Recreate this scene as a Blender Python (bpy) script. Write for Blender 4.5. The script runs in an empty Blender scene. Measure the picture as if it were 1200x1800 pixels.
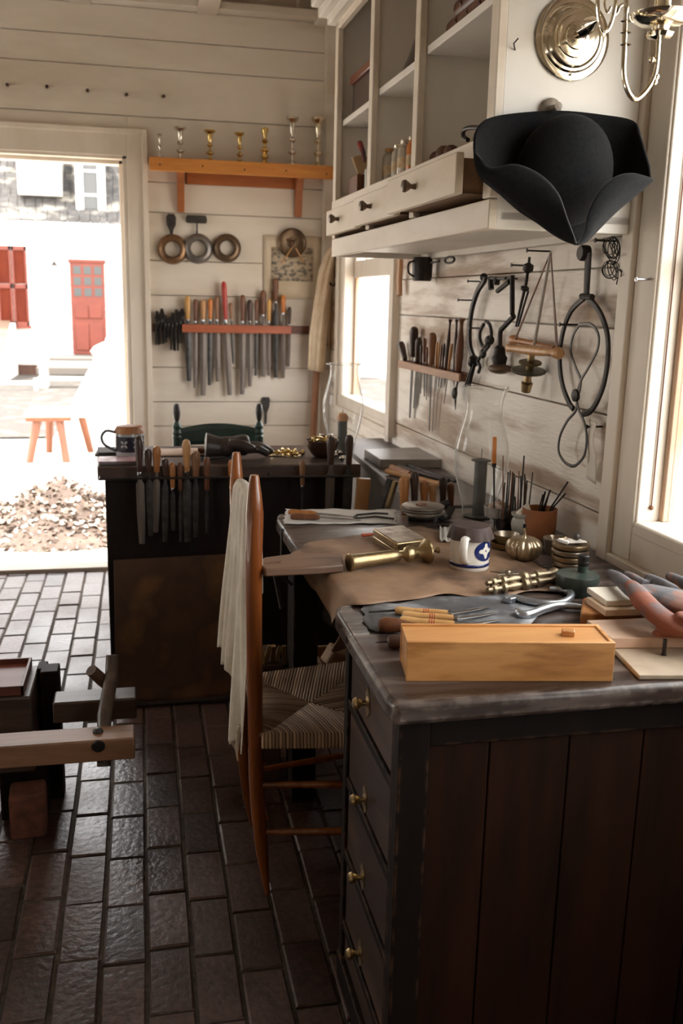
import bpy, math, random
from mathutils import Vector, Matrix, Euler
rnd = random.Random(7)
sc = bpy.context.scene
COL = sc.collection
PI = math.pi

# ------------------------------------------------------------------ camera
F = 1638.5            # focal length in pixels of the 1200x1800 frame
H = 1.5
CY, PT, RL = (math.radians(a) for a in (12.2145, 12.7025, -1.2927))
_f = Vector((math.sin(CY)*math.cos(PT), math.cos(CY)*math.cos(PT), -math.sin(PT)))
_r = Vector((math.cos(CY), -math.sin(CY), 0))
_d = _f.cross(_r)
CR = math.cos(RL)*_r + math.sin(RL)*_d
CD = -math.sin(RL)*_r + math.cos(RL)*_d
CAM = Vector((0, 0, H))
cd = bpy.data.cameras.new('camera')
cd.sensor_fit = 'VERTICAL'; cd.sensor_height = 36; cd.sensor_width = 24
cd.lens = F/1800*36
cd.clip_end = 200
cd.dof.use_dof = True; cd.dof.focus_distance = 2.15; cd.dof.aperture_fstop = 5.0
cam = bpy.data.objects.new('camera', cd)
cam.matrix_world = Matrix(((CR.x, -CD.x, -_f.x, 0), (CR.y, -CD.y, -_f.y, 0), (CR.z, -CD.z, -_f.z, H), (0, 0, 0, 1)))
COL.objects.link(cam); sc.camera = cam

# survey helpers: where the sight line through a frame pixel meets a plane of the room
def ray(px, py): return CR*((px-600)/F) + CD*((py-900)/F) + _f
def PX(px, py, x): d = ray(px, py); return CAM + d*(x/d.x)
def PY(px, py, y): d = ray(px, py); return CAM + d*(y/d.y)
def PZ(px, py, z): d = ray(px, py); return CAM + d*((z-H)/d.z)
WA = math.atan2(.09, 3.4)
W0 = Vector((1.2, 2.2, 0)); WT = Vector((-math.sin(WA), math.cos(WA), 0)); WN = Vector((-math.cos(WA), -math.sin(WA), 0))
def PW(px, py, off=0):
    d = ray(px, py); k = (W0 + WN*off - CAM).dot(WN)/d.dot(WN); return CAM + d*k
def wall(s, d, z): return W0 + WT*s + WN*d + Vector((0, 0, z))    # right wall: along, out, up
def SW(px, py, off=0):
    p = PW(px, py, off); q = p - W0; return q.dot(WT), q.dot(WN), p.z
YB = 5.6

# ------------------------------------------------------------------ materials
MC = {}
def newmat(name):
    m = bpy.data.materials.new(name); m.use_nodes = True
    nt = m.node_tree; b = nt.nodes['Principled BSDF']
    return m, nt, b
def mat(name, c, r=.5, metal=0, c2=None, scale=6, stretch=(1, 1, 1), bump=0, bscale=None, rvar=0, spec=.5, detail=6, lo=.35, hi=.65,
        c3=None, s3=2, sub=0, trans=0, coat=0, emit=None, wear=None, wr=.006):
    if name in MC: return MC[name]
    m, nt, b = newmat(name)
    N, L = nt.nodes, nt.links
    b.inputs['Base Color'].default_value = (*c, 1)
    b.inputs['Roughness'].default_value = r
    b.inputs['Metallic'].default_value = metal
    b.inputs['Specular IOR Level'].default_value = spec
    b.inputs['Coat Weight'].default_value = coat
    if trans: b.inputs['Transmission Weight'].default_value = trans
    if c2 or bump or rvar:
        tc = N.new('ShaderNodeTexCoord'); mp = N.new('ShaderNodeMapping'); mp.inputs['Scale'].default_value = stretch
        L.new(tc.outputs['Object'], mp.inputs[0])
        nz = N.new('ShaderNodeTexNoise'); nz.inputs['Scale'].default_value = scale; nz.inputs['Detail'].default_value = detail
        nz.inputs['Roughness'].default_value = .6
        L.new(mp.outputs[0], nz.inputs[0])
        out = None
        if c2:
            rp = N.new('ShaderNodeValToRGB'); rp.color_ramp.elements[0].position = lo; rp.color_ramp.elements[1].position = hi
            rp.color_ramp.elements[0].color = (*c, 1); rp.color_ramp.elements[1].color = (*c2, 1)
            L.new(nz.outputs[0], rp.inputs[0]); out = rp.outputs[0]
            if c3:
                n3 = N.new('ShaderNodeTexNoise'); n3.inputs['Scale'].default_value = s3; n3.inputs['Detail'].default_value = 5
                L.new(mp.outputs[0], n3.inputs[0])
                r3 = N.new('ShaderNodeValToRGB'); r3.color_ramp.elements[0].position = .51; r3.color_ramp.elements[1].position = .66
                L.new(n3.outputs[0], r3.inputs[0])
                mx = N.new('ShaderNodeMix'); mx.data_type = 'RGBA'; mx.inputs[7].default_value = (*c3, 1)
                L.new(r3.outputs[0], mx.inputs[0]); L.new(out, mx.inputs[6]); out = mx.outputs[2]
            if wear:
                bv = N.new('ShaderNodeBevel'); bv.inputs['Radius'].default_value = wr; bv.samples = 6
                ge = N.new('ShaderNodeNewGeometry'); dt = N.new('ShaderNodeVectorMath'); dt.operation = 'DOT_PRODUCT'
                L.new(bv.outputs[0], dt.inputs[0]); L.new(ge.outputs['Normal'], dt.inputs[1])
                iv = N.new('ShaderNodeMapRange'); iv.inputs[1].default_value = .995; iv.inputs[2].default_value = .90; L.new(dt.outputs['Value'], iv.inputs[0])
                n4 = N.new('ShaderNodeTexNoise'); n4.inputs['Scale'].default_value = 38; n4.inputs['Detail'].default_value = 6; L.new(tc.outputs['Object'], n4.inputs[0])
                r4 = N.new('ShaderNodeMapRange'); r4.inputs[1].default_value = .46; r4.inputs[2].default_value = .62; L.new(n4.outputs[0], r4.inputs[0])
                mu = N.new('ShaderNodeMath'); mu.operation = 'MULTIPLY'; L.new(iv.outputs[0], mu.inputs[0]); L.new(r4.outputs[0], mu.inputs[1])
                mw = N.new('ShaderNodeMix'); mw.data_type = 'RGBA'; mw.inputs[7].default_value = (*wear, 1); L.new(mu.outputs[0], mw.inputs[0]); L.new(out, mw.inputs[6]); out = mw.outputs[2]
            L.new(out, b.inputs['Base Color'])
        if rvar:
            mr = N.new('ShaderNodeMapRange'); mr.inputs[1].default_value = .3; mr.inputs[2].default_value = .7
            mr.inputs[3].default_value = max(.02, r-rvar); mr.inputs[4].default_value = min(1, r+rvar)
            L.new(nz.outputs[0], mr.inputs[0]); L.new(mr.outputs[0], b.inputs['Roughness'])
        if bump:
            if bscale:
                nb = N.new('ShaderNodeTexNoise'); nb.inputs['Scale'].default_value = bscale; nb.inputs['Detail'].default_value = 4
                L.new(mp.outputs[0], nb.inputs[0])
            else: nb = nz
            bp = N.new('ShaderNodeBump'); bp.inputs['Strength'].default_value = bump; bp.inputs['Distance'].default_value = .002
            L.new(nb.outputs[0], bp.inputs['Height']); L.new(bp.outputs[0], b.inputs['Normal'])
    MC[name] = m
    return m
X_, Y_, Z_ = (.12, 1, 1), (1, .12, 1), (1, 1, .12)
def wood(name, c, c2, r=.45, ax=X_, sc_=40, bump=.15, **k): return mat(name, c, r, c2=c2, scale=sc_, stretch=ax, bump=bump, **k)
def glassmat(name, tint=(1, 1, 1), edge=.35, milk=.03):
    # thin blown glass: mostly clear, more reflective and paler at grazing angles, same from both sides
    m, nt, b = newmat(name); N, L = nt.nodes, nt.links
    N.remove(b)
    g = N.new('ShaderNodeBsdfGlossy'); g.inputs['Roughness'].default_value = .04
    t = N.new('ShaderNodeBsdfTransparent'); t.inputs[0].default_value = (*tint, 1)
    d = N.new('ShaderNodeBsdfTranslucent'); d.inputs[0].default_value = (.9, .9, .88, 1)
    d2 = N.new('ShaderNodeBsdfDiffuse'); d2.inputs[0].default_value = (.9, .9, .88, 1)
    lw = N.new('ShaderNodeLayerWeight'); lw.inputs[0].default_value = .5
    pw = N.new('ShaderNodeMath'); pw.operation = 'POWER'; pw.inputs[1].default_value = 4; L.new(lw.outputs['Facing'], pw.inputs[0])
    def scaled(k, o):
        q = N.new('ShaderNodeMath'); q.operation = 'MULTIPLY_ADD'; q.inputs[1].default_value = k; q.inputs[2].default_value = o; L.new(pw.outputs[0], q.inputs[0]); return q.outputs[0]
    m1 = N.new('ShaderNodeMixShader'); L.new(scaled(edge, .035), m1.inputs[0]); L.new(t.outputs[0], m1.inputs[1]); L.new(g.outputs[0], m1.inputs[2])
    m0 = N.new('ShaderNodeMixShader'); m0.inputs[0].default_value = .5; L.new(d.outputs[0], m0.inputs[1]); L.new(d2.outputs[0], m0.inputs[2])
    m2 = N.new('ShaderNodeMixShader'); L.new(scaled(milk*8, milk*.5), m2.inputs[0]); L.new(m1.outputs[0], m2.inputs[1]); L.new(m0.outputs[0], m2.inputs[2])
    L.new(m2.outputs[0], N['Material Output'].inputs[0]); return m

whitepaint = mat('aged_white_paint', (.73, .66, .57), .55, c2=(.58, .50, .40), scale=1.6, stretch=(.5, .5, 2), bump=.35, bscale=30, c3=(.48, .39, .30), s3=.9, lo=.45, hi=.75)
whiteright = mat('worn_white_paint', (.88, .81, .72), .5, c2=(.62, .52, .42), scale=5, stretch=(1, .3, 2.2), bump=.8, bscale=60, c3=(.40, .28, .19), s3=5, lo=.46, hi=.68)
trimpaint = mat('trim_paint', (.78, .70, .60), .45, c2=(.60, .51, .41), scale=4, stretch=(1, 1, .3), bump=.2, bscale=30, lo=.4, hi=.8)
cabpaint = mat('cabinet_paint', (.84, .80, .74), .45, c2=(.72, .66, .58), scale=3, stretch=(1, 1, .4), bump=.15, bscale=25, lo=.4, hi=.75)
drawpaint = mat('drawer_paint', (.78, .68, .55), .45, c2=(.64, .52, .39), scale=5, stretch=(1, .3, 1), bump=.2, bscale=30)
darkwood = wood('dark_bench_wood', (.022, .012, .010), (.05, .026, .02), .4, Y_, 25)
redbrown = wood('dark_red_brown_wood', (.034, .011, .005), (.015, .0055, .003), .6, Z_, 22, spec=.2)
blackwood = wood('blackened_wood', (.0065, .004, .0035), (.013, .0075, .0055), .6, Z_, 20, wear=(.11, .055, .03), wr=.012, spec=.18)
topwood = wood('worn_bench_top', (.026, .016, .013), (.070, .045, .037), .33, X_, 14, bump=.7, c3=(.15, .115, .10), s3=22, rvar=.16, wear=(.42, .34, .29), wr=.022, lo=.4, hi=.6)
pine = wood('pine', (.74, .38, .14), (.58, .26, .075), .38, X_, 24, bump=.1, c3=(.40, .17, .05), s3=30)
pinelt = wood('light_pine', (.78, .60, .42), (.66, .46, .30), .5, Y_, 30, bump=.1)
orangewood = wood('orange_shelf_wood', (.64, .27, .06), (.50, .18, .035), .45, X_, 25)
chairwood = wood('chair_wood', (.31, .095, .020), (.18, .048, .010), .22, Z_, 22, bump=.06, coat=.4)
handlewood = wood('handle_wood', (.50, .22, .07), (.33, .12, .035), .35, Z_, 40)
handletan = wood('tan_handle_wood', (.60, .34, .15), (.45, .22, .08), .35, Z_, 40)
handlebrown = wood('brown_handle_wood', (.20, .075, .03), (.11, .04, .018), .35, Z_, 40)
handledark = wood('dark_handle_wood', (.035, .018, .013), (.07, .032, .02), .35, Z_, 40)
handlered = wood('red_handle', (.45, .04, .025), (.32, .025, .018), .3, Z_, 30)
handleorange = wood('orange_handle', (.62, .22, .04), (.5, .15, .025), .3, Z_, 30)
steel = mat('file_steel', (.20, .165, .14), .55, .35, c2=(.12, .095, .08), scale=20, stretch=(1, 1, .3), bump=.15, bscale=200)
darksteel = mat('dark_steel', (.075, .068, .062), .48, .5, c2=(.035, .032, .03), scale=25, bump=.15)
iron = mat('black_iron', (.022, .020, .020), .45, .6, c2=(.045, .035, .03), scale=30, bump=.2)
brightsteel = mat('bright_steel', (.55, .55, .56), .25, 1, c2=(.35, .35, .36), scale=20)
brass = mat('brass', (.78, .58, .25), .2, 1, c2=(.55, .38, .14), scale=14, rvar=.08)
palebrass = mat('polished_pale_brass', (.84, .77, .64), .13, 1, c2=(.70, .60, .44), scale=8, rvar=.05)
oldbrass = mat('aged_brass', (.50, .39, .22), .34, 1, c2=(.32, .23, .12), scale=16, rvar=.1)
pewter = mat('pewter', (.44, .38, .30), .36, 1, c2=(.28, .23, .18), scale=12, rvar=.08)
silver = mat('silver', (.85, .82, .76), .14, 1, c2=(.6, .56, .5), scale=12, rvar=.06)
glassm = glassmat('blown_glass', (.98, .985, .98), .8, .13)
pane = glassmat('window_glass', (.98, .99, .98), .3, .001)

# ------------------------------------------------------------------ geometry
class MB:
    def __init__(s): s.v = []; s.f = []; s.mi = []; s.cm = 0
    def add(s, vs, fs):
        o = len(s.v); s.v += [Vector(v) for v in vs]; s.f += [tuple(i+o for i in f) for f in fs]; s.mi += [s.cm]*len(fs); return s
    def box(s, c, d, rot=None):
        x, y, z = d[0]/2, d[1]/2, d[2]/2
        vs = [Vector((a*x, b*y, e*z)) for e in (-1, 1) for a, b in ((-1, -1), (1, -1), (1, 1), (-1, 1))]
        if rot is not None:
            R = rot if isinstance(rot, Matrix) else Euler(rot).to_matrix()
            vs = [R @ v for v in vs]
        return s.add([v + Vector(c) for v in vs], [(0, 3, 2, 1), (4, 5, 6, 7), (0, 1, 5, 4), (1, 2, 6, 5), (2, 3, 7, 6), (3, 0, 4, 7)])
    def span(s, a, b):
        a, b = Vector(a), Vector(b); return s.box((a+b)/2, [abs(q) for q in (b-a)])
    def wbox(s, s0, s1, d0, d1, z0, z1):      # box in right-wall coordinates
        vs = [wall(a, b, z) for z in (z0, z1) for a, b in ((s0, d0), (s1, d0), (s1, d1), (s0, d1))]
        return s.add(vs, [(0, 3, 2, 1), (4, 5, 6, 7), (0, 1, 5, 4), (1, 2, 6, 5), (2, 3, 7, 6), (3, 0, 4, 7)])
    def prism(s, poly, h, M=None):            # poly in xy, extruded 0..h along z, then M
        n = len(poly); vs = [Vector((p[0], p[1], 0)) for p in poly] + [Vector((p[0], p[1], h)) for p in poly]
        if M is not None: vs = [M @ v for v in vs]
        return s.add(vs, [tuple(range(n-1, -1, -1)), tuple(range(n, 2*n))] + [(i, (i+1) % n, (i+1) % n + n, i+n) for i in range(n)])
    def lathe(s, prof, M=None, n=24, cap=True, mod=None):
        vs = []; fs = []
        for k, (r, z) in enumerate(prof):
            for i in range(n):
                a = 2*PI*i/n; rr = r*(mod(a, k) if mod else 1); v = Vector((rr*math.cos(a), rr*math.sin(a), z)); vs.append(M @ v if M is not None else v)
        for k in range(len(prof)-1):
            for i in range(n): j = (i+1) % n; fs.append((k*n+i, k*n+j, (k+1)*n+j, (k+1)*n+i))
        if cap:
            if prof[0][0] > 1e-4: fs.append(tuple(range(n-1, -1, -1)))
            if prof[-1][0] > 1e-4: o = (len(prof)-1)*n; fs.append(tuple(range(o, o+n)))
        return s.add(vs, fs)
    def tube(s, pts, r, n=8, closed=False, flat=None):
        pts = [Vector(p) for p in pts]; m = len(pts)
        rs = r if isinstance(r, (list, tuple)) else [r]*m
        vs = []; fs = []; up = None
        for i, p in enumerate(pts):
            if closed: t = pts[(i+1) % m] - pts[i-1]
            else: t = pts[min(i+1, m-1)] - pts[max(i-1, 0)]
            if t.length < 1e-9: t = Vector((0, 0, 1))
            t.normalize()
            if up is None:
                up = Vector(flat) if flat is not None else (Vector((0, 0, 1)) if abs(t.z) < .9 else Vector((1, 0, 0)))
            if flat is not None: up = Vector(flat)
            u = up - t*up.dot(t)
            if u.length < 1e-6: u = t.orthogonal()
            u.normalize(); w = t.cross(u); up = u
            rr = rs[i]; ru, rw = rr if isinstance(rr, (list, tuple)) else (rr, rr)
            for k in range(n): a = 2*PI*k/n; vs.append(p + u*ru*math.cos(a) + w*rw*math.sin(a))
        for i in range(m if closed else m-1):
            for k in range(n): l = (k+1) % n; j = (i+1) % m; fs.append((i*n+k, i*n+l, j*n+l, j*n+k))
        if not closed: fs += [tuple(range(n-1, -1, -1)), tuple(range((m-1)*n, m*n))]
        return s.add(vs, fs)
    def grid(s, fn, nu, nv, th=0):
        vs = [Vector(fn(i/nu, j/nv)) for j in range(nv+1) for i in range(nu+1)]
        fs = [(j*(nu+1)+i, j*(nu+1)+i+1, (j+1)*(nu+1)+i+1, (j+1)*(nu+1)+i) for j in range(nv) for i in range(nu)]
        return s.add(vs, fs)
    def ball(s, c, r, n=12, M=None):
        rx, ry, rz = (r, r, r) if not isinstance(r, (tuple, list)) else r
        prof = [(math.sin(PI*k/n), -math.cos(PI*k/n)) for k in range(n+1)]
        T = Matrix.Translation(Vector(c)) @ (M if M is not None else Matrix()) @ Matrix.Diagonal((rx, ry, rz, 1))
        return s.lathe([(max(a, 1e-4), b) for a, b in prof], T, n+4)
def axis(a, b, up=None):
    a, b = Vector(a), Vector(b); z = (b-a).normalized()
    return Matrix.Translation(a) @ z.to_track_quat('Z', 'Y').to_matrix().to_4x4()
def smooth(pts, k=6, closed=False):          # Catmull-Rom
    P = [Vector(p) for p in pts]; n = len(P); out = []
    for i in range(n if closed else n-1):
        if closed: a, b, c, d = P[i-1], P[i], P[(i+1) % n], P[(i+2) % n]
        else: a, b, c, d = P[max(i-1, 0)], P[i], P[i+1], P[min(i+2, n-1)]
        for j in range(k):
            t = j/k; out.append(.5*((2*b) + (c-a)*t + (2*a-5*b+4*c-d)*t*t + (3*b-a-3*c+d)*t**3))
    if not closed: out.append(P[-1])
    return out

ROOTM = {}
def props(o, label=None, cat=None, group=None, kind=None):
    for k, v in (('label', label), ('category', cat), ('group', group), ('kind', kind)):
        if v: o[k] = v
    return o
def root(name, label, cat, loc, rot=None, group=None):
    o = bpy.data.objects.new(name, None); o.empty_display_size = .05; COL.objects.link(o)
    M = Matrix.Translation(Vector(loc))
    if rot is not None: M = M @ (rot.to_4x4() if isinstance(rot, Matrix) else Euler(rot).to_matrix().to_4x4())
    o.matrix_world = M; o.matrix_basis = M; ROOTM[o.name] = M.inverted()
    return props(o, label, cat, group)
def build(name, mb, m, parent=None, bev=0, label=None, local=False, ang=38, sub=0, solid=0, seg=2):
    """link one mesh object; parts get the frame of their thing (mb in world coordinates unless local)"""
    if parent is not None:
        top = parent
        while top.parent: top = top.parent
        inv = Matrix() if local else ROOTM[top.name]; org = Vector((0, 0, 0))
        vs = [inv @ v for v in mb.v]
    else:
        xs = [v for v in mb.v]; lo = [min(v[i] for v in xs) for i in range(3)]; hi = [max(v[i] for v in xs) for i in range(3)]
        org = Vector(((lo[0]+hi[0])/2, (lo[1]+hi[1])/2, lo[2])); vs = [v - org for v in xs]
    me = bpy.data.meshes.new(name); me.from_pydata([tuple(v) for v in vs], [], mb.f)
    mats = m if isinstance(m, (list, tuple)) else [m]
    for q in mats: me.materials.append(q)
    if len(mats) > 1: me.polygons.foreach_set('material_index', mb.mi)
    me.polygons.foreach_set('use_smooth', [True]*len(me.polygons))
    me.update(); me.set_sharp_from_angle(angle=math.radians(ang))
    o = bpy.data.objects.new(name, me); COL.objects.link(o)
    if parent is not None: o.parent = parent
    else: o.location = org; ROOTM[o.name] = Matrix.Translation(-org)
    if solid:
        q = o.modifiers.new('thick', 'SOLIDIFY'); q.thickness = solid; q.offset = 0
    if bev:
        q = o.modifiers.new('bevel', 'BEVEL'); q.width = bev; q.segments = seg; q.limit_method = 'ANGLE'; q.angle_limit = math.radians(40); q.harden_normals = False
    if sub:
        q = o.modifiers.new('sub', 'SUBSURF'); q.levels = sub; q.render_levels = sub
    if label: o['label'] = label
    return o
def single(name, mb, m, label, cat, group=None, kind=None, **k):
    o = build(name, mb, m, None, **k); return props(o, label, cat, group, kind)
def struct(name, mb, m, **k):
    o = build(name, mb, m, None, **k); o['kind'] = 'structure'; return o
def V(*a): return Vector(a)
# ================================================================== SETTING
# brick floor: every brick of the floor as geometry of one surface
def floor_brick_mat():
    m, nt, b = newmat('floor_brick'); N, L = nt.nodes, nt.links
    at = N.new('ShaderNodeAttribute'); at.attribute_name = 'tint'
    tc = N.new('ShaderNodeTexCoord')
    n1 = N.new('ShaderNodeTexNoise'); n1.inputs['Scale'].default_value = 55; n1.inputs['Detail'].default_value = 5; L.new(tc.outputs['Object'], n1.inputs[0])
    n2 = N.new('ShaderNodeTexNoise'); n2.inputs['Scale'].default_value = 3.2; n2.inputs['Detail'].default_value = 6; L.new(tc.outputs['Object'], n2.inputs[0])
    rp = N.new('ShaderNodeValToRGB'); e = rp.color_ramp.elements
    e[0].position = 0; e[0].color = (.042, .024, .019, 1); e[1].position = 1; e[1].color = (.105, .062, .050, 1)
    q = rp.color_ramp.elements.new(.5); q.color = (.075, .042, .033, 1)
    L.new(at.outputs['Fac'], rp.inputs[0])
    mx = N.new('ShaderNodeMix'); mx.data_type = 'RGBA'; mx.blend_type = 'MULTIPLY'; mx.inputs[0].default_value = .8
    r2 = N.new('ShaderNodeValToRGB'); r2.color_ramp.elements[0].position = .42; r2.color_ramp.elements[0].color = (.45, .42, .42, 1); r2.color_ramp.elements[1].position = .57; r2.color_ramp.elements[1].color = (1.25, 1.2, 1.2, 1)
    mm = N.new('ShaderNodeMath'); mm.operation = 'ADD'; m2 = N.new('ShaderNodeMath'); m2.operation = 'MULTIPLY'; m2.inputs[1].default_value = .5
    L.new(n1.outputs[0], mm.inputs[0]); L.new(n2.outputs[0], mm.inputs[1]); L.new(mm.outputs[0], m2.inputs[0]); L.new(m2.outputs[0], r2.inputs[0])
    L.new(rp.outputs[0], mx.inputs[6]); L.new(r2.outputs[0], mx.inputs[7]); L.new(mx.outputs[2], b.inputs['Base Color'])
    mr = N.new('ShaderNodeMapRange'); mr.inputs[1].default_value = .3; mr.inputs[2].default_value = .7; mr.inputs[3].default_value = .24; mr.inputs[4].default_value = .52
    L.new(n2.outputs[0], mr.inputs[0]); L.new(mr.outputs[0], b.inputs['Roughness'])
    bp = N.new('ShaderNodeBump'); bp.inputs['Strength'].default_value = .7; bp.inputs['Distance'].default_value = .006
    L.new(m2.outputs[0], bp.inputs['Height']); L.new(bp.outputs[0], b.inputs['Normal'])
    return m
X0, X1, Y0, Y1 = -2.4, 1.22, .3, 5.2
mb = MB(); tint = []
W_, L_ = .1035, .212
i = 0; x = X0
while x < X1:
    off = rnd.uniform(0, L_); y = Y0 - off
    while y < Y1:
        y0, y1 = y+.003+rnd.uniform(0, .002), min(y+L_-.003, Y1)
        if y1-y0 > .03:
            z = rnd.uniform(-.0025, .001); tl = rnd.uniform(-.0025, .0025); e = .004
            x0, x1 = x+.0035+rnd.uniform(0, .0015), x+W_-.0035
            dx = (y-2.5)*.0
            t0, t1 = z-tl, z+tl
            vs = [(x0, y0, z-.03), (x1, y0, z-.03), (x1, y1, z-.03), (x0, y1, z-.03),
                  (x0, y0, t0-e), (x1, y0, t0-e), (x1, y1, t1-e), (x0, y1, t1-e),
                  (x0+e, y0+e, t0), (x1-e, y0+e, t0), (x1-e, y1-e, t1), (x0+e, y1-e, t1)]
            fs = [(0, 1, 5, 4), (1, 2, 6, 5), (2, 3, 7, 6), (3, 0, 4, 7), (4, 5, 9, 8), (5, 6, 10, 9), (6, 7, 11, 10), (7, 4, 8, 11), (8, 9, 10, 11)]
            vs = [(p[0]+rnd.uniform(-.0018, .0018), p[1]+rnd.uniform(-.002, .002), p[2]) for p in vs]
            mb.add(vs, fs); tint += [rnd.random()]*9
        y += L_
    x += W_; i += 1
nb = len(mb.f)
mb.cm = 1
mb.add([(X0-.6, -1.6, -.0065), (X1, -1.6, -.0065), (X1, Y1, -.0065), (X0-.6, Y1, -.0065)], [(0, 1, 2, 3)]); tint.append(0)
mb.add([(X0-.6, -1.6, -.04), (X1, -1.6, -.04), (X1, Y1, -.04), (X0-.6, Y1, -.04)], [(3, 2, 1, 0)]); tint.append(0)
fl = struct('floor', mb, [floor_brick_mat(), mat('joint_sand', (.030, .022, .016), .9, c2=(.085, .065, .045), scale=45)], ang=20)
at = fl.data.attributes.new('tint', 'FLOAT', 'FACE'); at.data.foreach_set('value', tint)
# strip of floor behind, up to the back wall, and the threshold
mb = MB(); mb.span((-2.9, 5.2, -.06), (1.2, 5.58, -.01)); struct('trim_1', mb, mat('threshold_stone', (.62, .58, .52), .8, c2=(.45, .41, .36), scale=5, bump=.3))
mb = MB(); mb.span((-1.6, 5.2, -.01), (-.02, 5.32, .018)); struct('trim_2', mb, wood('threshold_wood', (.40, .34, .28), (.28, .22, .17), .6), bev=.004)

# back wall of wide painted boards, doorway at the left
lines = [-.05, .22, .49, .756, .90, 1.102, 1.513, 1.706, 1.968, 2.13, 2.469, 2.717, 2.863, 3.02, 3.3]
DX0, DX1, DZ = -1.35, -.045, 2.262
mb = MB()
for a, b in zip(lines, lines[1:]):
    g = .0035; dy = rnd.uniform(-.002, .002)
    def bd(x0, x1, z0, z1): mb.span((x0, YB+dy, z0), (x1, YB+.09, z1))
    if a >= DZ: bd(-3.3, 1.25, a+g, b)
    elif b <= DZ: bd(-3.3, DX0, a+g, b); bd(DX1, 1.25, a+g, b)
    else: bd(-3.3, DX0, a+g, b); bd(DX1, 1.25, a+g, b); bd(DX0, DX1, DZ, b)
mb.span((-3.3, YB+.03, -.05), (DX0, YB+.09, 3.3)); mb.span((DX1, YB+.03, -.05), (1.25, YB+.09, 3.3)); mb.span((DX0, YB+.03, DZ), (DX1, YB+.09, 3.3))
struct('wall_back', mb, whitepaint, bev=.0025)
# door casing with moulded outer edge
mb = MB()
for x0, x1, z0, z1, yy in ((DX1-.005, .05, 0, 2.38, .022), (DX0-.10, DX0+.005, 0, 2.38, .022), (DX0+.005, DX1-.005, DZ-.003, 2.38, .0215)):
    mb.span((x0, YB-yy, z0), (x1, YB+.002, z1))
mb.span((.034, YB-.04, 0), (.062, YB, 2.40)); mb.span((DX0-.12, YB-.038, 2.372), (.034, YB, 2.40))
mb.span((DX1-.03, YB-.012, 0), (DX1, YB+.14, DZ)); mb.span((DX0, YB-.012, 0), (DX0+.03, YB+.14, DZ)); mb.span((DX0, YB-.012, DZ-.02), (DX1, YB+.14, DZ+.01))
mb.span((DX1-.05, YB+.05, 0), (DX1-.02, YB+.14, DZ-.02)); mb.span((DX0, YB+.05, DZ-.04), (DX1, YB+.14, DZ-.015))
struct('trim_3', mb, trimpaint, bev=.003)
# corner post and ceiling
mb = MB(); mb.span((1.055, YB-.06, 0), (1.11, YB+.01, 3.02)); struct('trim_4', mb, whitepaint, bev=.004)
mb = MB()
for k in range(24): mb.span((-3.3+.2*k+.002, -1.6, 3.17), (-3.3+.2*k+.198, YB+.1, 3.21))
aged = mat('low_bounce_paint', (.44, .37, .29), .7, c2=(.34, .28, .21), scale=2.5, stretch=(1, .2, 1))  # paint darkened to cut bounce light from the ceiling and unseen walls
struct('ceiling', mb, aged, bev=.002)
mb = MB(); mb.span((-3.3, YB-.002, 3.0195), (1.2, YB-.10, 3.06)); struct('trim_5', mb, whitepaint, bev=.004)
for k, (xa, xb) in enumerate(((.340, .455), (-.325, -.21), (-1.0, -.885), (-1.66, -1.545))):
    mb = MB(); mb.span((xa, -1.5, 3.012), (xb, YB-.0, 3.17)); struct('ceiling_joist', mb, whitepaint, bev=.005)
mb = MB(); mb.span((.99, 3.9, 3.0), (1.12, YB, 3.17)); struct('trim_6', mb, whitepaint, bev=.01)

# right wall: boards with two window openings (wall coordinates s, d, z)
rl = [-.05, .25, .53, .808, .957, 1.222, 1.447, 1.60, 1.86, 2.12, 2.42, 2.72, 3.0, 3.3]
NW = (-1.30, -.150, .972, 2.25)       # near window opening
FW = (2.075, 2.98, .985, 2.05)        # far window opening
TW = (-2.80, -1.75, .972, 2.25)       # unseen third window beside the camera, added for more frontal light
mb = MB()
def rboard(s0, s1, z0, z1):
    segs = [(s0, s1, z0, z1)]
    for (a, b, c, d) in (NW, FW, TW):
        out = []
        for (p, q, r_, t_) in segs:
            if q <= a or p >= b or t_ <= c or r_ >= d: out.append((p, q, r_, t_)); continue
            if p < a: out.append((p, a, r_, t_))
            if q > b: out.append((b, q, r_, t_))
            if r_ < c: out.append((max(p, a), min(q, b), r_, c))
            if t_ > d: out.append((max(p, a), min(q, b), d, t_))
        segs = out
    return segs
for a, b in zip(rl, rl[1:]):
    dd = rnd.uniform(-.002, .003)
    for (p, q, r_, t_) in rboard(-3.9, 3.45, a+.004, b): mb.wbox(p, q, -.068, dd, r_, t_)
for (p, q, r_, t_) in rboard(-3.9, 3.45, -.05, 3.3): mb.wbox(p, q, -.066, -.03, r_, t_)
struct('wall_right', mb, whiteright, bev=.002)
# the rest of the room, beside and behind the camera
LY0, LY1, LZ0, LZ1 = 2.9, 4.2, 1.0, 2.3
mb = MB(); mb.span((-3.36, -1.7, -.05), (-3.30, LY0, 3.3)); mb.span((-3.36, LY1, -.05), (-3.30, YB+.1, 3.3)); mb.span((-3.36, LY0, -.05), (-3.30, LY1, LZ0)); mb.span((-3.36, LY0, LZ1), (-3.30, LY1, 3.3)); struct('wall_left', mb, aged)
mb = MB(); mb.span((-3.3, -1.7, -.05), (1.35, -1.62, 3.3)); struct('wall_rear', mb, aged)
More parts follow.
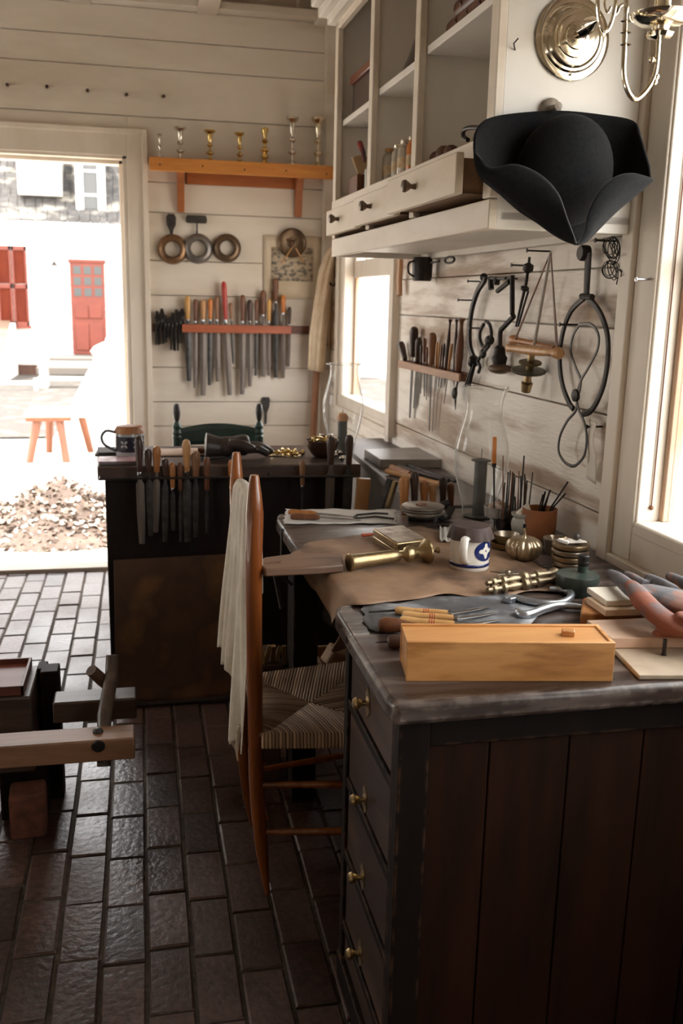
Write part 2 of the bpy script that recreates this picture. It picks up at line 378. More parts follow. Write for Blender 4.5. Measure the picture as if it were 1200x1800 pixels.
# near window (window_1)
def window(name, NWv, cz0, casing_w, left=True):
    a, b, c, d = NWv
    mb = MB(); w = casing_w
    # flat casing
    mb.wbox(b, b+w, -.01, .022, c-w, d+w); mb.wbox(a-w, a, -.01, .022, c-w, d+w); mb.wbox(a, b, -.01, .022, d, d+w); mb.wbox(a, b, -.01, .022, c-w, c)
    # outer moulding
    o = .055
    mb.wbox(b+w, b+w+o, 0, .036, c-w-.035, d+w+o); mb.wbox(a-w-o, a-w, 0, .036, c-w-.035, d+w+o); mb.wbox(a-w, b+w, 0, .036, d+w, d+w+o); mb.wbox(a-w, b+w, 0, .036, c-w-.035, c-w)
    # jambs through the wall
    mb.wbox(b-.006, b+.003, -.085, .016, c, d); mb.wbox(a-.003, a+.006, -.085, .016, c, d); mb.wbox(a, b, -.085, .016, d-.012, d+.003)
    return struct(name, mb, trimpaint, bev=.004)
w1 = window('window_1', NW, .85, .09)
def W_in(o, mb, nm, m, **k): return build(nm, mb, m, o, **k)
a, b, c, d = NW
mb = MB(); mb.wbox(a+.007, b-.007, -.075, .024, c-.02, c+.014); W_in(w1, mb, 'window_sill', trimpaint, bev=.006)
oldsash = wood('bare_sash_wood', (.50, .26, .14), (.62, .50, .40), .6, Z_, 20, bump=.4)
mb = MB()
for s0, s1, z0, z1 in ((a+.007, a+.06, c+.014, d-.012), (a+.06, b-.03, d-.07, d-.012)): mb.wbox(s0, s1, -.075, -.045, z0, z1)
for k in (1, 2): q = a+(b-a)*k/3-.01; mb.wbox(q-.011, q+.011, -.07, -.05, c+.014, d-.07)
for z in (1.60, ): mb.wbox(a+.06, b-.03, -.072, -.048, z-.02, z+.02)
W_in(w1, mb, 'sash', trimpaint, bev=.003)
mb = MB(); mb.wbox(b-.024, b-.007, -.08, -.045, c+.014, d-.012); W_in(w1, mb, 'bare_wood_strip', oldsash, bev=.003, label='bare orange wood strip')
mb = MB(); mb.wbox(a+.06, b-.024, -.062, -.058, c+.014, d-.07); W_in(w1, mb, 'window_pane', pane)
mb = MB(); p = [wall(-.160, -.02, z) for z in (2.2, 1.5, 1.02)]; mb.tube(p, .0018, 5); mb.ball(wall(-.160, -.02, 1.02), .006, 6); W_in(w1, mb, 'sash_cord', handlebrown)
mb = MB()
for y0, y1, z0, z1 in ((LY0-.09, LY0, LZ0-.09, LZ1+.09), (LY1, LY1+.09, LZ0-.09, LZ1+.09), (LY0, LY1, LZ1, LZ1+.09), (LY0, LY1, LZ0-.09, LZ0)): mb.span((-3.31, y0, z0), (-3.275, y1, z1))
w4 = struct('window_4', mb, trimpaint, bev=.004)
mb = MB()
for y0, y1, z0, z1 in ((LY0, LY0+.04, LZ0, LZ1), (LY1-.04, LY1, LZ0, LZ1), (LY0+.04, LY1-.04, LZ0, LZ0+.05), (LY0+.04, LY1-.04, LZ1-.05, LZ1), (LY0+.04, LY1-.04, 1.63, 1.67)): mb.span((-3.35, y0, z0), (-3.32, y1, z1))
build('sash', mb, trimpaint, w4, bev=.003)
mb = MB(); mb.span((-3.337, LY0+.04, LZ0+.05), (-3.333, LY1-.04, LZ1-.05)); build('window_pane', mb, pane, w4)
w3 = window('added_window', TW, .85, .09)
a, b, c, d = TW
mb = MB(); mb.wbox(a+.007, b-.007, -.075, .024, c-.02, c+.014); W_in(w3, mb, 'window_sill', trimpaint, bev=.006)
mb = MB()
for s0, s1, z0, z1 in ((a+.007, a+.05, c+.014, d-.012), (b-.05, b-.007, c+.014, d-.012), (a+.05, b-.05, d-.07, d-.012), (a+.05, b-.05, 1.58, 1.62)): mb.wbox(s0, s1, -.075, -.045, z0, z1)
W_in(w3, mb, 'sash', trimpaint, bev=.003)
mb = MB(); mb.wbox(a+.05, b-.05, -.062, -.058, c+.014, d-.07); W_in(w3, mb, 'window_pane', pane)
w2 = window('window_2', FW, .80, .06)
a, b, c, d = FW
mb = MB(); mb.wbox(a-.055, b+.055, -.08, .026, c-.04, c+.006); W_in(w2, mb, 'window_sill', trimpaint, bev=.006)
mb = MB(); mb.wbox(a-.06, a, -.01, .02, .80, c); mb.wbox(b, b+.1, -.01, .02, .80, c); W_in(w2, mb, 'apron', trimpaint, bev=.003)
mb = MB()
for s0, s1, z0, z1 in ((b-.04, b-.007, 1.63, d-.012), (a+.007, a+.03, c+.006, d-.012), (a+.03, b-.04, 1.63, 1.72), (a+.03, b-.04, d-.07, d-.012)): mb.wbox(s0, s1, -.07, -.04, z0, z1)
for k in (1, 2, 3): q = a+(b-a)*k/4; mb.wbox(q-.009, q+.009, -.065, -.045, 1.72, d-.07)
mb.wbox(a+.03, b-.04, -.064, -.046, 1.87, 1.89)
W_in(w2, mb, 'sash', trimpaint, bev=.003)
mb = MB(); mb.wbox(b-.03, b-.007, -.08, -.045, c+.006, 1.628); W_in(w2, mb, 'bare_wood_strip', oldsash, bev=.003, label='bare orange wood strip')
mb = MB(); mb.wbox(a+.03, b-.04, -.057, -.053, 1.72, d-.07); W_in(w2, mb, 'window_pane', pane)

# ------------------------------------------------------------------ outdoors
ground = mat('pale_sandy_ground', (.62, .57, .50), .95, c2=(.46, .41, .35), scale=.8, bump=.3, bscale=30, c3=(.33, .28, .22), s3=.5)
mb = MB(); mb.add([(-30, YB+.09, -.10), (30, YB+.09, -.10), (30, 45, -.10), (-30, 45, -.10)], [(0, 1, 2, 3)])
mb.add([(-30, -12, -.10), (-3.4, -12, -.10), (-3.4, YB+.09, -.10), (-30, YB+.09, -.10)], [(0, 1, 2, 3)])
mb.add([(1.3, -12, -.10), (30, -12, -.10), (30, YB+.09, -.10), (1.3, YB+.09, -.10)], [(0, 1, 2, 3)])
o = struct('ground', mb, ground)
# worn dirt strip before the far house, shade put into its dark colour
mb = MB(); 
for k in range(2): mb.grid(lambda u, v: (-9+14*u, 11.4+8.4*v + .4*math.sin(u*9+v*3)*(1-v), -.075+.012*math.sin(u*31)*math.sin(v*9)), 40, 8) if k == 0 else None
struct('ground', mb, mat('shaded_dirt', (.060, .052, .044), .95, c2=(.035, .028, .022), scale=3, bump=.4, c3=(.11, .098, .082), s3=3))

YH = 20.0
white = mat('whitewash', (.86, .83, .78), .7, c2=(.80, .76, .70), scale=3)
redp = mat('red_house_paint', (.155, .026, .010), .5, c2=(.13, .020, .008), scale=4)
shingle = mat('weathered_shingle', (.075, .07, .065), .85, c2=(.035, .031, .028), scale=7, stretch=(1, 1, 3), c3=(.26, .24, .20), s3=1.6)
house = root('far_house', 'white clapboard house with red door and shingled roof, beyond the doorway', 'house', (-1.4, YH, -.1))
mb = MB()
for k in range(17): z = -.02+.175*k; mb.add([(-12, YH-.02, z), (9, YH-.02, z), (9, YH, z+.175), (-12, YH, z+.175), (-12, YH+.05, z), (9, YH+.05, z)], [(0, 1, 2, 3), (0, 4, 5, 1)])
mb.span((-12, YH+.05, -.1), (9, YH+4.5, 2.85)); build('clapboard_wall', mb, white, house)
mb = MB(); mb.span((-12, YH-.25, 2.80), (9, YH+.05, 2.93)); build('cornice', mb, white, house, bev=.01)
# roof with real shingle courses
mb = MB()
for k in range(17):
    y, z = YH-.3+.19*k, 2.90+.20*k
    x = -11.0 - (k % 3)*.07
    while x < 8:
        w = rnd.uniform(.13, .26); mb.box((x+w/2, y+.12, z+.13), (w-.012, .03, .30), (-.55, 0, rnd.uniform(-.02, .02))); x += w
mb.add([(-12, YH-.25, 2.88), (9, YH-.25, 2.88), (9, YH+3.2, 6.5), (-12, YH+3.2, 6.5)], [(0, 1, 2, 3)])
build('shingled_roof', mb, shingle, house)
mb = MB(); mb.span((-2.25, YH-.1, 3.40), (-1.44, YH+1.2, 4.45)); build('dormer', mb, white, house, bev=.01)
dw = root_part = None
mb = MB(); mb.span((-1.22, YH+.0, 2.98), (-.60, YH+1.4, 4.35)); build('dormer', mb, shingle, house)
mb = MB()
for x in (-1.10, -.68): mb.span((x-.07, YH-.09, 3.02), (x+.07, YH+.02, 4.3))
for z in (3.06, 3.45, 3.9): mb.span((-1.05, YH-.05, z-.02), (-.7, YH+.0, z+.02))
fr = build('dormer_window', mb, white, house)
mb = MB(); mb.span((-1.04, YH-.03, 3.02), (-.74, YH-.01, 4.3)); build('window_pane', mb, mat('dark_far_glass', (.06, .06, .055), .1), fr)
# red door
def hx(px, py): return PY(px, py, YH-.06)
da, db = hx(122, 460), hx(189, 622)
x0, x1, z0, z1 = -1.345, -.675, .34, 2.165
mb = MB(); mb.span((x0, YH-.09, z0), (x1, YH-.02, z1))
for cx in (x0+.2, x1-.2):
    for za, zb in ((z0+.08, z0+.62), (z0+.72, z0+.98)):
        mb.span((cx-.13, YH-.115, za), (cx+.13, YH-.08, zb))
mb.span((x0-.03, YH-.11, z1-.02), (x1+.03, YH-.03, z1+.05))
dr = build('front_door', mb, redp, house, bev=.012)
gl = mat('far_pane_glass', (.05, .055, .052), .35)
for j in range(3):
    for i in range(3):
        mb = MB(); cx = x0+.14+.2*i; cz = z1-.16-.215*j
        mb.span((cx-.07, YH-.10, cz-.078), (cx+.07, YH-.085, cz+.078)); build('door_pane', mb, gl, dr)
# shutters at the left
for xa, xb in ((-2.44, -2.165), (-2.73, -2.46)):
    mb = MB()
    for p, q, r_, t_ in ((xa, xa+.035, .89, 2.43), (xb-.035, xb, .89, 2.43), (xa, xb, .89, .97), (xa, xb, 1.62, 1.70), (xa, xb, 2.35, 2.43)): mb.span((p, YH-.08, r_), (q, YH-.02, t_))
    for k in range(34):
        z = .98+.042*k
        if abs(z-1.66) > .05: mb.box(((xa+xb)/2, YH-.045, z), (xb-xa-.06, .012, .045), (.6, 0, 0))
    build('shutter', mb, redp, house)
mb = MB(); mb.span((-2.9, YH-.12, .84), (-2.13, YH-.02, .89)); build('shutter_ledge', mb, redp, house)
# lantern by the door
ln = V(-1.635, YH-.12, 1.97)
mb = MB(); mb.lathe([(.01, .20), (.06, .12), (.055, .11)], Matrix.Translation(ln), 6); mb.lathe([(.06, -.16), (.065, -.14), (.04, -.14)], Matrix.Translation(ln), 6)
for k in range(4): a = PI/4+k*PI/2; mb.tube([ln+V(.05*math.cos(a), .05*math.sin(a), -.14), ln+V(.05*math.cos(a), .05*math.sin(a), .12)], .008, 5)
build('wall_lantern', mb, iron, house)
mb = MB(); mb.span((-1.75, YH-.9, .18), (-.3, YH-.02, .32)); mb.span((-1.95, YH-1.3, .02), (-.25, YH-.9, .16))
build('door_steps', mb, mat('step_stone', (.14, .12, .10), .8), house, bev=.01)
mb = MB(); mb.span((-2.5, YH-.06, -.1), (-1.9, YH-.01, .12)); build('brick_foundation', mb, mat('far_brick', (.10, .05, .035), .9, c2=(.07, .035, .025), scale=12), house)
# white bench in front of the steps
bn = root('garden_bench', 'long low white bench standing before the far house steps', 'bench', (-1.1, 17.2, -.1))
mb = MB(); mb.span((-1.75, 17.0, .30), (.5, 17.35, .36)); build('seat', mb, white, bn, bev=.01)
mb = MB(); mb.span((-1.75, 17.04, .05), (.5, 17.08, .12)); build('rail', mb, white, bn, bev=.005)
for x in (-1.66, -.25): mb = MB(); mb.span((x-.06, 17.0, -.1), (x+.06, 17.35, .30)); build('leg', mb, white, bn, bev=.01)
# low white fence rail and tilted cellar hatch to the left
mb = MB(); mb.span((-4.2, 16.6, .02), (-1.7, 16.65, .07))
for x in (-4, -2.9, -1.75): mb.span((x-.03, 16.58, -.1), (x+.03, 16.67, .12))
single('low_fence', mb, white, 'low white rail fence running left from the white bench', 'fence', bev=.004)
hp = [V(-3.2, 18.9, -.1), V(-2.35, 18.9, -.1), V(-2.55, 18.9, .75), V(-3.2, 18.9, .75)]
mb = MB(); mb.add([(-3.2, 17.6, -.1), (-2.42, 17.6, -.1), (-2.42, 19.85, -.1), (-3.2, 19.85, -.1), (-3.2, 17.7, .1), (-2.42, 17.7, .1), (-2.42, 19.85, .95), (-3.2, 19.85, .95)], [(0, 3, 2, 1), (4, 5, 6, 7), (0, 1, 5, 4), (1, 2, 6, 5), (2, 3, 7, 6), (3, 0, 4, 7)])
ht = root('cellar_hatch', 'sloping white cellar hatch against the far house, at the frame edge', 'hatch', (-2.8, 19, -.1))
build('hatch_sides', mb, white, ht, bev=.01)
mb = MB(); mb.add([(-3.2, 17.75, .14), (-2.52, 17.75, .14), (-2.52, 19.85, .99), (-3.2, 19.85, .99), (-3.2, 17.75, .11), (-2.52, 17.75, .11), (-2.52, 19.85, .96), (-3.2, 19.85, .96)], [(0, 1, 2, 3), (7, 6, 5, 4), (0, 4, 5, 1), (1, 5, 6, 2), (2, 6, 7, 3), (3, 7, 4, 0)])
build('hatch_door', mb, mat('bare_boards_far', (.17, .11, .075), .7, c2=(.13, .08, .05), scale=4), ht, label='bare brown boarded hatch door')
# rustic stool
stw = wood('stool_wood', (.19, .065, .028), (.14, .045, .02), .5, Z_, 14)
st = root('rustic_stool', 'rustic slab stool with splayed brown legs, out in the bright yard', 'stool', (-.78, 9.75, -.1))
mb = MB(); mb.span((-1.12, 9.45, .335), (-.50, 10.05, .385)); build('seat', mb, mat('sunbleached_board', (.70, .62, .52), .6), st, bev=.01)
mb = MB(); mb.span((-1.11, 9.44, .30), (-.68, 9.50, .338)); build('apron', mb, stw, st, bev=.005)
for (tx, ty), (bx, by) in (((-1.0, 9.52), (-1.09, 9.42)), ((-.80, 9.52), (-.74, 9.42)), ((-.92, 9.9), (-.96, 10.05)), ((-.62, 9.9), (-.54, 10.05))):
    mb = MB(); mb.tube([(tx, ty, .34), (bx, by, -.1)], [.045, .036], 8); build('leg', mb, stw, st)
# white canvas draped over something tall
def heap(u, v):
    a = 2*PI*u; t = v
    px_ = -.30+.02*t; py_ = 10.65
    r0 = .55*(1-t)**.8 + .07 + (.10*math.exp(-((t-.93)/.05)**2))
    r0 *= 1+.07*math.sin(5*a+2*t)+.04*math.sin(11*a)*(1-t)
    return (px_ - .02 + r0*math.cos(a)*1.02, py_ + r0*math.sin(a)*.8, -.1 + 1.12*t)
mb = MB(); mb.grid(heap, 48, 22); mb.ball((-.30, 10.65, 1.03), (.075, .075, .06), 10)
single('canvas_cover', mb, mat('white_canvas', (.88, .86, .82), .9), 'white canvas heaped into a cone, in the yard beside the rustic stool', 'cover')
# heap of chips just outside the doorway
mb = MB()
for k in range(2600):
    a = rnd.uniform(0, 2*PI); q = rnd.random()**.6; x = -.58+q*.85*math.cos(a); y = 6.75+q*.75*math.sin(a)
    hgt = .36*max(0, 1-q*1.05)**1.1
    z = -.1 + hgt*rnd.uniform(.8, 1.02) + .005; s_ = rnd.uniform(.012, .034)
    mb.cm = 0 if rnd.random() < .6 else 1
    R = Euler((rnd.uniform(-.8, .8), rnd.uniform(-.8, .8), rnd.uniform(0, 6))).to_matrix()
    pts = [R @ V(s_*math.cos(t)*rnd.uniform(.6, 1), s_*math.sin(t)*rnd.uniform(.5, 1), rnd.uniform(-.3, .3)*s_) for t in (0, 1.2, 2.5, 3.7, 5)]
    c = V(x, y, z); mb.add([c+p for p in pts]+[c+R@V(0, 0, -.006)], [(0, 1, 2, 3, 4), (1, 0, 5), (2, 1, 5), (3, 2, 5), (4, 3, 5), (0, 4, 5)])
mb.cm = 1; mb.lathe([(.75, 0), (.5, .09), (.25, .21), (.08, .31), (.001, .34)], Matrix.Translation((-.58, 6.75, -.1)), 30)
single('chip_heap', mb, [mat('pale_chip', (.34, .28, .24), .85, c2=(.60, .54, .47), scale=9), mat('brown_chip', (.07, .045, .032), .85, c2=(.15, .105, .08), scale=9)], 'heap of pale and brown chips on the ground outside the doorway', 'heap', kind='stuff')

# ------------------------------------------------------------------ light
w = bpy.data.worlds.new('sky'); sc.world = w; w.use_nodes = True
bg = w.node_tree.nodes['Background']; bg.inputs[0].default_value = (.97, .96, .96, 1); bg.inputs[1].default_value = 3.0
sd = bpy.data.lights.new('sun', 'SUN'); sd.energy = 5.0; sd.angle = math.radians(.6); sd.color = (1, .95, .87)
so = bpy.data.objects.new('sun', sd); COL.objects.link(so)
so.rotation_euler = Vector((-.42, .10, .90)).to_track_quat('Z', 'Y').to_euler(); so.location = (-3, 8, 8)
def portal(name, c, sx, sy, nrm):
    ld = bpy.data.lights.new(name, 'AREA'); ld.shape = 'RECTANGLE'; ld.size = sx; ld.size_y = sy; ld.cycles.is_portal = True
    o = bpy.data.objects.new(name, ld); COL.objects.link(o); o.location = c
    z = -Vector(nrm).normalized(); x = Vector((0, 0, 1)).cross(z).normalized(); y = z.cross(x)
    o.matrix_world = Matrix.Translation(Vector(c)) @ Matrix((x, y, z)).transposed().to_4x4(); return o
portal('daylight_near_window', wall((NW[0]+NW[1])/2, -.10, (NW[2]+NW[3])/2), NW[1]-NW[0], NW[3]-NW[2], WN)
portal('daylight_left_window', (-3.40, (LY0+LY1)/2, (LZ0+LZ1)/2), LY1-LY0, LZ1-LZ0, (1, 0, 0))
portal('daylight_added_window', wall((TW[0]+TW[1])/2, -.10, (TW[2]+TW[3])/2), TW[1]-TW[0], TW[3]-TW[2], WN)
portal('daylight_far_window', wall((FW[0]+FW[1])/2, -.10, (FW[2]+FW[3])/2), FW[1]-FW[0], FW[3]-FW[2], WN)
portal('daylight_doorway', ((DX0+DX1)/2, YB+.16, 1.13), DX1-DX0, 2.26, (0, -1, 0))
sc.view_settings.view_transform = 'Standard'; sc.view_settings.look = 'None'; sc.view_settings.gamma = 1
sc.view_settings.exposure = 1.47; sc.view_settings.use_curve_mapping = False
sc.cycles.max_bounces = 10; sc.cycles.diffuse_bounces = 5; sc.cycles.transparent_max_bounces = 16
sc.cycles.sample_clamp_indirect = 6; sc.cycles.caustics_reflective = False; sc.cycles.caustics_refractive = False
# ================================================================== WALL CUPBOARD
S0, S1 = -.035, 1.61; DF = .40; ZB, ZT = 1.675, 2.78
cab = root('hanging_cupboard', 'white open-fronted wall cupboard with three drawers, hung high on the right wall', 'cupboard', wall(.8, .2, ZB))
mb = MB()
mb.wbox(S0, S0+.022, 0, DF-.02, ZB, ZT); mb.wbox(S1-.022, S1, 0, DF-.02, ZB, ZT)
mb.wbox(S0, S1, .0, DF-.03, ZB+.02, ZB+.04); mb.wbox(S0, S1, 0, .012, ZB, ZT); mb.wbox(S0, S1, 0, DF, ZT-.02, ZT)
mb.wbox(S0, S1, 0, DF-.02, 1.845, 1.865)
mb.wbox(S0, S1, 0, .03, ZB, ZB+.03)
for s_ in (.57, 1.07): mb.wbox(s_-.01, s_+.01, .01, DF-.02, 1.7, ZT)
build('carcass', mb, cabpaint, cab, bev=.002)
mb = MB()
for a, b in ((S0, .012), (.547, .590), (1.047, 1.09), (1.565, S1)): mb.wbox(a, b, DF-.022, DF, 1.745, ZT)
mb.wbox(S0, S1, DF-.022, DF, ZB, 1.742); mb.wbox(S0, S1, DF-.022, DF+.003, 1.842, 1.886)
mb.wbox(S0, S1, DF-.022, DF, 2.505, ZT)
build('face_frame', mb, mat('warm_lit_paint', (.82, .73, .62), .45, c2=(.68, .58, .46), scale=5, stretch=(1, .3, 1), bump=.2, bscale=30, lo=.4, hi=.7), cab, bev=.003)  # cupboard paint warmed, the room's warm light put into the colour
mb = MB(); 
for dz, dd in ((2.53, .03), (2.56, .06), (2.60, .085)): mb.wbox(S0-.0, S1+dd*.8, DF-.01, DF+dd, dz, dz+.035)
build('cornice', mb, cabpaint, cab, bev=.006)
for s0, s1, z in ((.012, .547, 2.185), (.59, 1.047, 2.172), (1.09, 1.565, 2.160)):
    mb = MB(); mb.wbox(s0, s1, .012, DF-.024, z, z+.022); build('shelf', mb, cabpaint, cab, bev=.002)
darkin = wood('raw_drawer_side', (.26, .15, .08), (.18, .10, .05), .6, Y_, 20)
for s0, s1, d in ((1.105, 1.575, .432), (.585, 1.075, .447), (-.005, .565, .475)):
    mb = MB(); mb.wbox(s0, s1, d-.02, d, 1.752, 1.845); dr = build('drawer', mb, drawpaint, cab, bev=.003)
    mb = MB(); mb.wbox(s0+.02, s0+.034, .06, d-.018, 1.758, 1.835); mb.wbox(s1-.034, s1-.02, .06, d-.018, 1.758, 1.835); mb.wbox(s0+.02, s1-.02, .06, d-.018, 1.758, 1.766)
    build('drawer_box', mb, darkin, dr, label='bare brown wood drawer sides')
    sm = (s0+s1)/2 + .02
    mb = MB(); mb.lathe([(.008, 0), (.006, .012), (.012, .02), (.0165, .028), (.014, .036), (.004, .039)], axis(wall(sm, d, 1.80), wall(sm, d+.04, 1.80)), 20)
    build('knob', mb, oldbrass if False else mat('dark_knob', (.16, .11, .075), .35, .3), dr)
# small bracket nail on the cupboard side
mb = MB(); p = PY(905, 88, 2.155); mb.tube([p, p+V(-.012, -.02, .008)], .0016, 6); mb.tube([p+V(-.012, -.02, .008), p+V(-.004, -.026, .018)], .0016, 6)
single('bent_nail', mb, iron, 'small bent nail in the side of the wall cupboard, left of the wall lamp plate', 'nail')

# things on the cupboard shelves --------------------------------------------
def lbox(mb, s0, s1, d0, d1, z0, z1): mb.wbox(s0, s1, d0, d1, z0, z1)
zc, zs1, zs2, zs3 = 1.886, 2.182, 2.194, 2.207
bx = root('wooden_case', 'dark wooden case with reddish lid on the far upper shelf of the wall cupboard', 'case', wall(1.25, .28, zs1))
mb = MB(); lbox(mb, 1.14, 1.50, .20, .355, zs1, zs1+.115); build('case_body', mb, handledark, bx, bev=.004)
mb = MB(); lbox(mb, 1.13, 1.51, .19, .365, zs1+.115, zs1+.145); build('lid', mb, handlered if False else wood('mahogany', (.20, .045, .02), (.12, .025, .012), .3, Y_, 20), bx, bev=.004)
bell = root('hand_bell', 'dark iron bell shape standing on the middle shelf of the wall cupboard', 'bell', wall(.80, .30, zs2))
mb = MB(); mb.lathe([(.075, 0), (.07, .01), (.055, .04), (.038, .09), (.026, .12), (.010, .135), (.001, .136)], Matrix.Translation(wall(.80, .30, zs2)), 28); build('bell_cup', mb, mat('dull_bell', (.10, .085, .07), .5, .5), bell)
mb = MB(); mb.lathe([(.012, .13), (.009, .16), (.014, .20), (.011, .24), (.001, .245)], Matrix.Translation(wall(.80, .30, zs2)), 16); build('handle', mb, handlebrown, bell)
mb = MB(); lbox(mb, .63, .645, .12, .36, zs2, zs2+.32); single('upright_board', mb, handlewood, 'brown wooden board standing upright beside the dark bell in the wall cupboard', 'board', bev=.003)
bk = mat('brown_leather', (.13, .045, .025), .35, c2=(.07, .022, .014), scale=14, bump=.2)
for k, (s_, lean, lb) in enumerate(((.44, 0, 'brown ribbed leather book lying on the top right cupboard shelf, the lower one'), (.42, 0, 'brown leather book with ribbed spine on top of another, on the top right cupboard shelf'))):
    z = zs3 + k*.046
    r_ = root('leather_book', lb, 'book', wall(.30, .28, z), group='leather books on the top right shelf')
    mb = MB(); lbox(mb, .05+.02*k, .46-.02*k, .15, .345-.012*k, z, z+.006); lbox(mb, .05+.02*k, .46-.02*k, .15, .345-.012*k, z+.039, z+.045)
    pts = []; 
    mb.tube([wall(.05+.02*k, .340-.012*k, z+.0225), wall(.46-.02*k, .340-.012*k, z+.0225)], [(.0225, .014)]*2, 12, flat=(0, 0, 1)); build('cover', mb, bk, r_, bev=.001)
    mb = MB(); lbox(mb, .06+.02*k, .45-.02*k, .155, .335-.012*k, z+.006, z+.039); build('pages', mb, mat('aged_pages', (.66, .56, .40), .9), r_)
    mb = MB()
    for q in (.13, .21, .30, .38): mb.tube([wall(q, .342-.012*k, z+.002), wall(q, .356-.012*k, z+.0225), wall(q, .342-.012*k, z+.043)], .004, 6)
    build('spine_rib', mb, bk, r_)
# bottles
botg = glassmat('milky_bottle_glass', (.80, .78, .74))
gl_ = mat('cloudy_glass', (.42, .36, .29), .18, c2=(.55, .50, .42), scale=25, stretch=(1, 1, .3))
for k, (px, pt, w, lb, cc) in enumerate(((683, 262, .021, 'cork-stoppered cloudy bottle with a tan label band, farthest of the shelf bottles', handletan), (697, 254, .016, 'narrow cloudy bottle with pale cap, second of the row of shelf bottles', palebrass), (711, 247, .022, 'wider cloudy bottle with amber flecked label, third of the row of shelf bottles', pewter), (722, 240, .014, 'orange slim bottle with pale stopper, nearest of the row of shelf bottles', pewter))):
    s_ = SW(px, 300, .33)[0]; top = SW(px, pt, .33)[2]; h = top-zc; c = wall(s_, .33, zc)
    r_ = root('bottle', lb, 'bottle', c, group='bottles in the wall cupboard'); w *= 1.15
    mb = MB(); mb.lathe([(w*.9, 0), (w, .004), (w, h*.72), (w*.92, h*.80), (w*.5, h*.86), (w*.5, h*.93)], Matrix.Translation(c), 20); build('bottle_body', mb, gl_ if k < 3 else mat('amber_glass', (.60, .20, .06), .2), r_)
    mb = MB(); mb.lathe([(w*.62, h*.90), (w*.66, h*.92), (w*.66, h*.99), (w*.5, h), (.001, h)], Matrix.Translation(c), 16); build('stopper', mb, cc, r_)
    mb = MB(); mb.lathe([(w*1.02, h*.30), (w*1.02, h*.55)], Matrix.Translation(c), 20, cap=False); build('label_band', mb, mat('old_label', (.48, .33, .18), .8, c2=(.62, .50, .33), scale=50), r_)
# brush block at far end
br = root('brush_block', 'small wooden block holding a pale fan brush, far lower corner of the wall cupboard', 'block', wall(1.46, .33, zc))
mb = MB(); lbox(mb, 1.38, 1.52, .27, .36, zc, zc+.08); build('block', mb, handlebrown, br, bev=.003)
mb = MB()
for k in range(7): a = (k-3)*.14; p = wall(1.45, .33, zc+.07); mb.tube([p, p+V(math.sin(a)*.075, 0, .085*math.cos(a))], [.003, .006], 5)
build('fan_brush', mb, mat('bristle', (.55, .38, .22), .8), br)
mb = MB(); lbox(mb, 1.13, 1.30, .22, .35, zc, zc+.085); single('small_dark_box', mb, handledark, 'small dark box low in the far bay of the wall cupboard', 'box', bev=.003)
mb = MB(); c = wall(1.22, .362, zc); mb.lathe([(.011, 0), (.011, .075), (.002, .08)], Matrix.Translation(c), 12); single('white_vial', mb, mat('white_vial', (.72, .70, .66), .3), 'small white vial before the dark box in the wall cupboard', 'vial')
mb = MB(); mb.tube([PW(632, 252, .33), PW(638, 268, .33), PW(641, 284, .33)], [.012, .010, .005], 8); single('red_handled_blade', mb, wood('red_black', (.35, .03, .02), (.03, .02, .02), .4, Z_, 8), 'red and black handle leaning in the far lower bay of the wall cupboard', 'tool')
mb = MB()
pp = [(762, 270, .02), (772, 262, .028), (783, 262, .03), (795, 262, .026)]
for px, py, r_ in pp: c = PW(px, py, .33); mb.ball(V(c.x, c.y, zc+r_*.8), (r_, r_, r_*.8), 10, Euler((rnd.random(), rnd.random(), 0)).to_matrix().to_4x4())
single('leather_pouch', mb, mat('rough_brown', (.09, .04, .025), .7, c2=(.16, .08, .05), scale=30, bump=.6), 'lumpy dark brown leather pouch on the ledge of the near cupboard bay', 'pouch')
mb = MB(); mb.tube(smooth([PW(822, 246, .35), PW(814, 240, .35), PW(816, 228, .35), PW(830, 224, .35), PW(850, 226, .35)], 5), .006, 8); mb.lathe([(.04, 0), (.045, .05), (.04, .09)], Matrix.Translation(wall(.07, .33, zc)), 20)
single('black_pot', mb, iron, 'black pot with curved handle, partly behind the black hat in the near cupboard bay', 'pot')

# ================================================================== HAT
felt = mat('black_felt', (.0055, .0055, .006), .9, c2=(.010, .010, .011), scale=120, bump=.25, spec=.12)
felt.node_tree.nodes['Principled BSDF'].inputs['Sheen Weight'].default_value = .03
edgem = mat('lit_felt_edge', (.045, .043, .043), .9)  # same felt made greyer: light caught by the cut edge, as colour
hat = root('tricorn_hat', 'black felt three-cornered hat hung point down on the end of the wall cupboard', 'hat', PY(985, 320, 2.08))
def hp_(px, py, y): return PY(px, py, y)
# turned-up back brim: a shallow curved sheet behind the crown
topc = smooth([hp_(833, 262, 2.03), hp_(836, 232, 2.05), hp_(856, 209, 2.08), hp_(905, 199, 2.115), hp_(985, 195, 2.135), hp_(1060, 202, 2.125), hp_(1112, 212, 2.09), hp_(1124, 236, 2.06), hp_(1140, 292, 2.01)], 4)
botc = smooth([hp_(838, 300, 2.02), hp_(850, 318, 2.04), hp_(880, 342, 2.07), hp_(925, 380, 2.10), hp_(1013, 426, 2.06), hp_(1062, 388, 2.10), hp_(1100, 352, 2.07), hp_(1125, 335, 2.04), hp_(1144, 318, 2.01)], 4)
def back(u, v):
    i = u*(len(topc)-1); k = min(int(i), len(topc)-2); f = i-k
    a = topc[k].lerp(topc[k+1], f); b = botc[k].lerp(botc[k+1], f); p = a.lerp(b, v); p.y += .012*math.sin(PI*v)*math.sin(PI*u); return p
mb = MB(); mb.grid(back, 40, 10); build('back_brim', mb, felt, hat, solid=.005, ang=60)
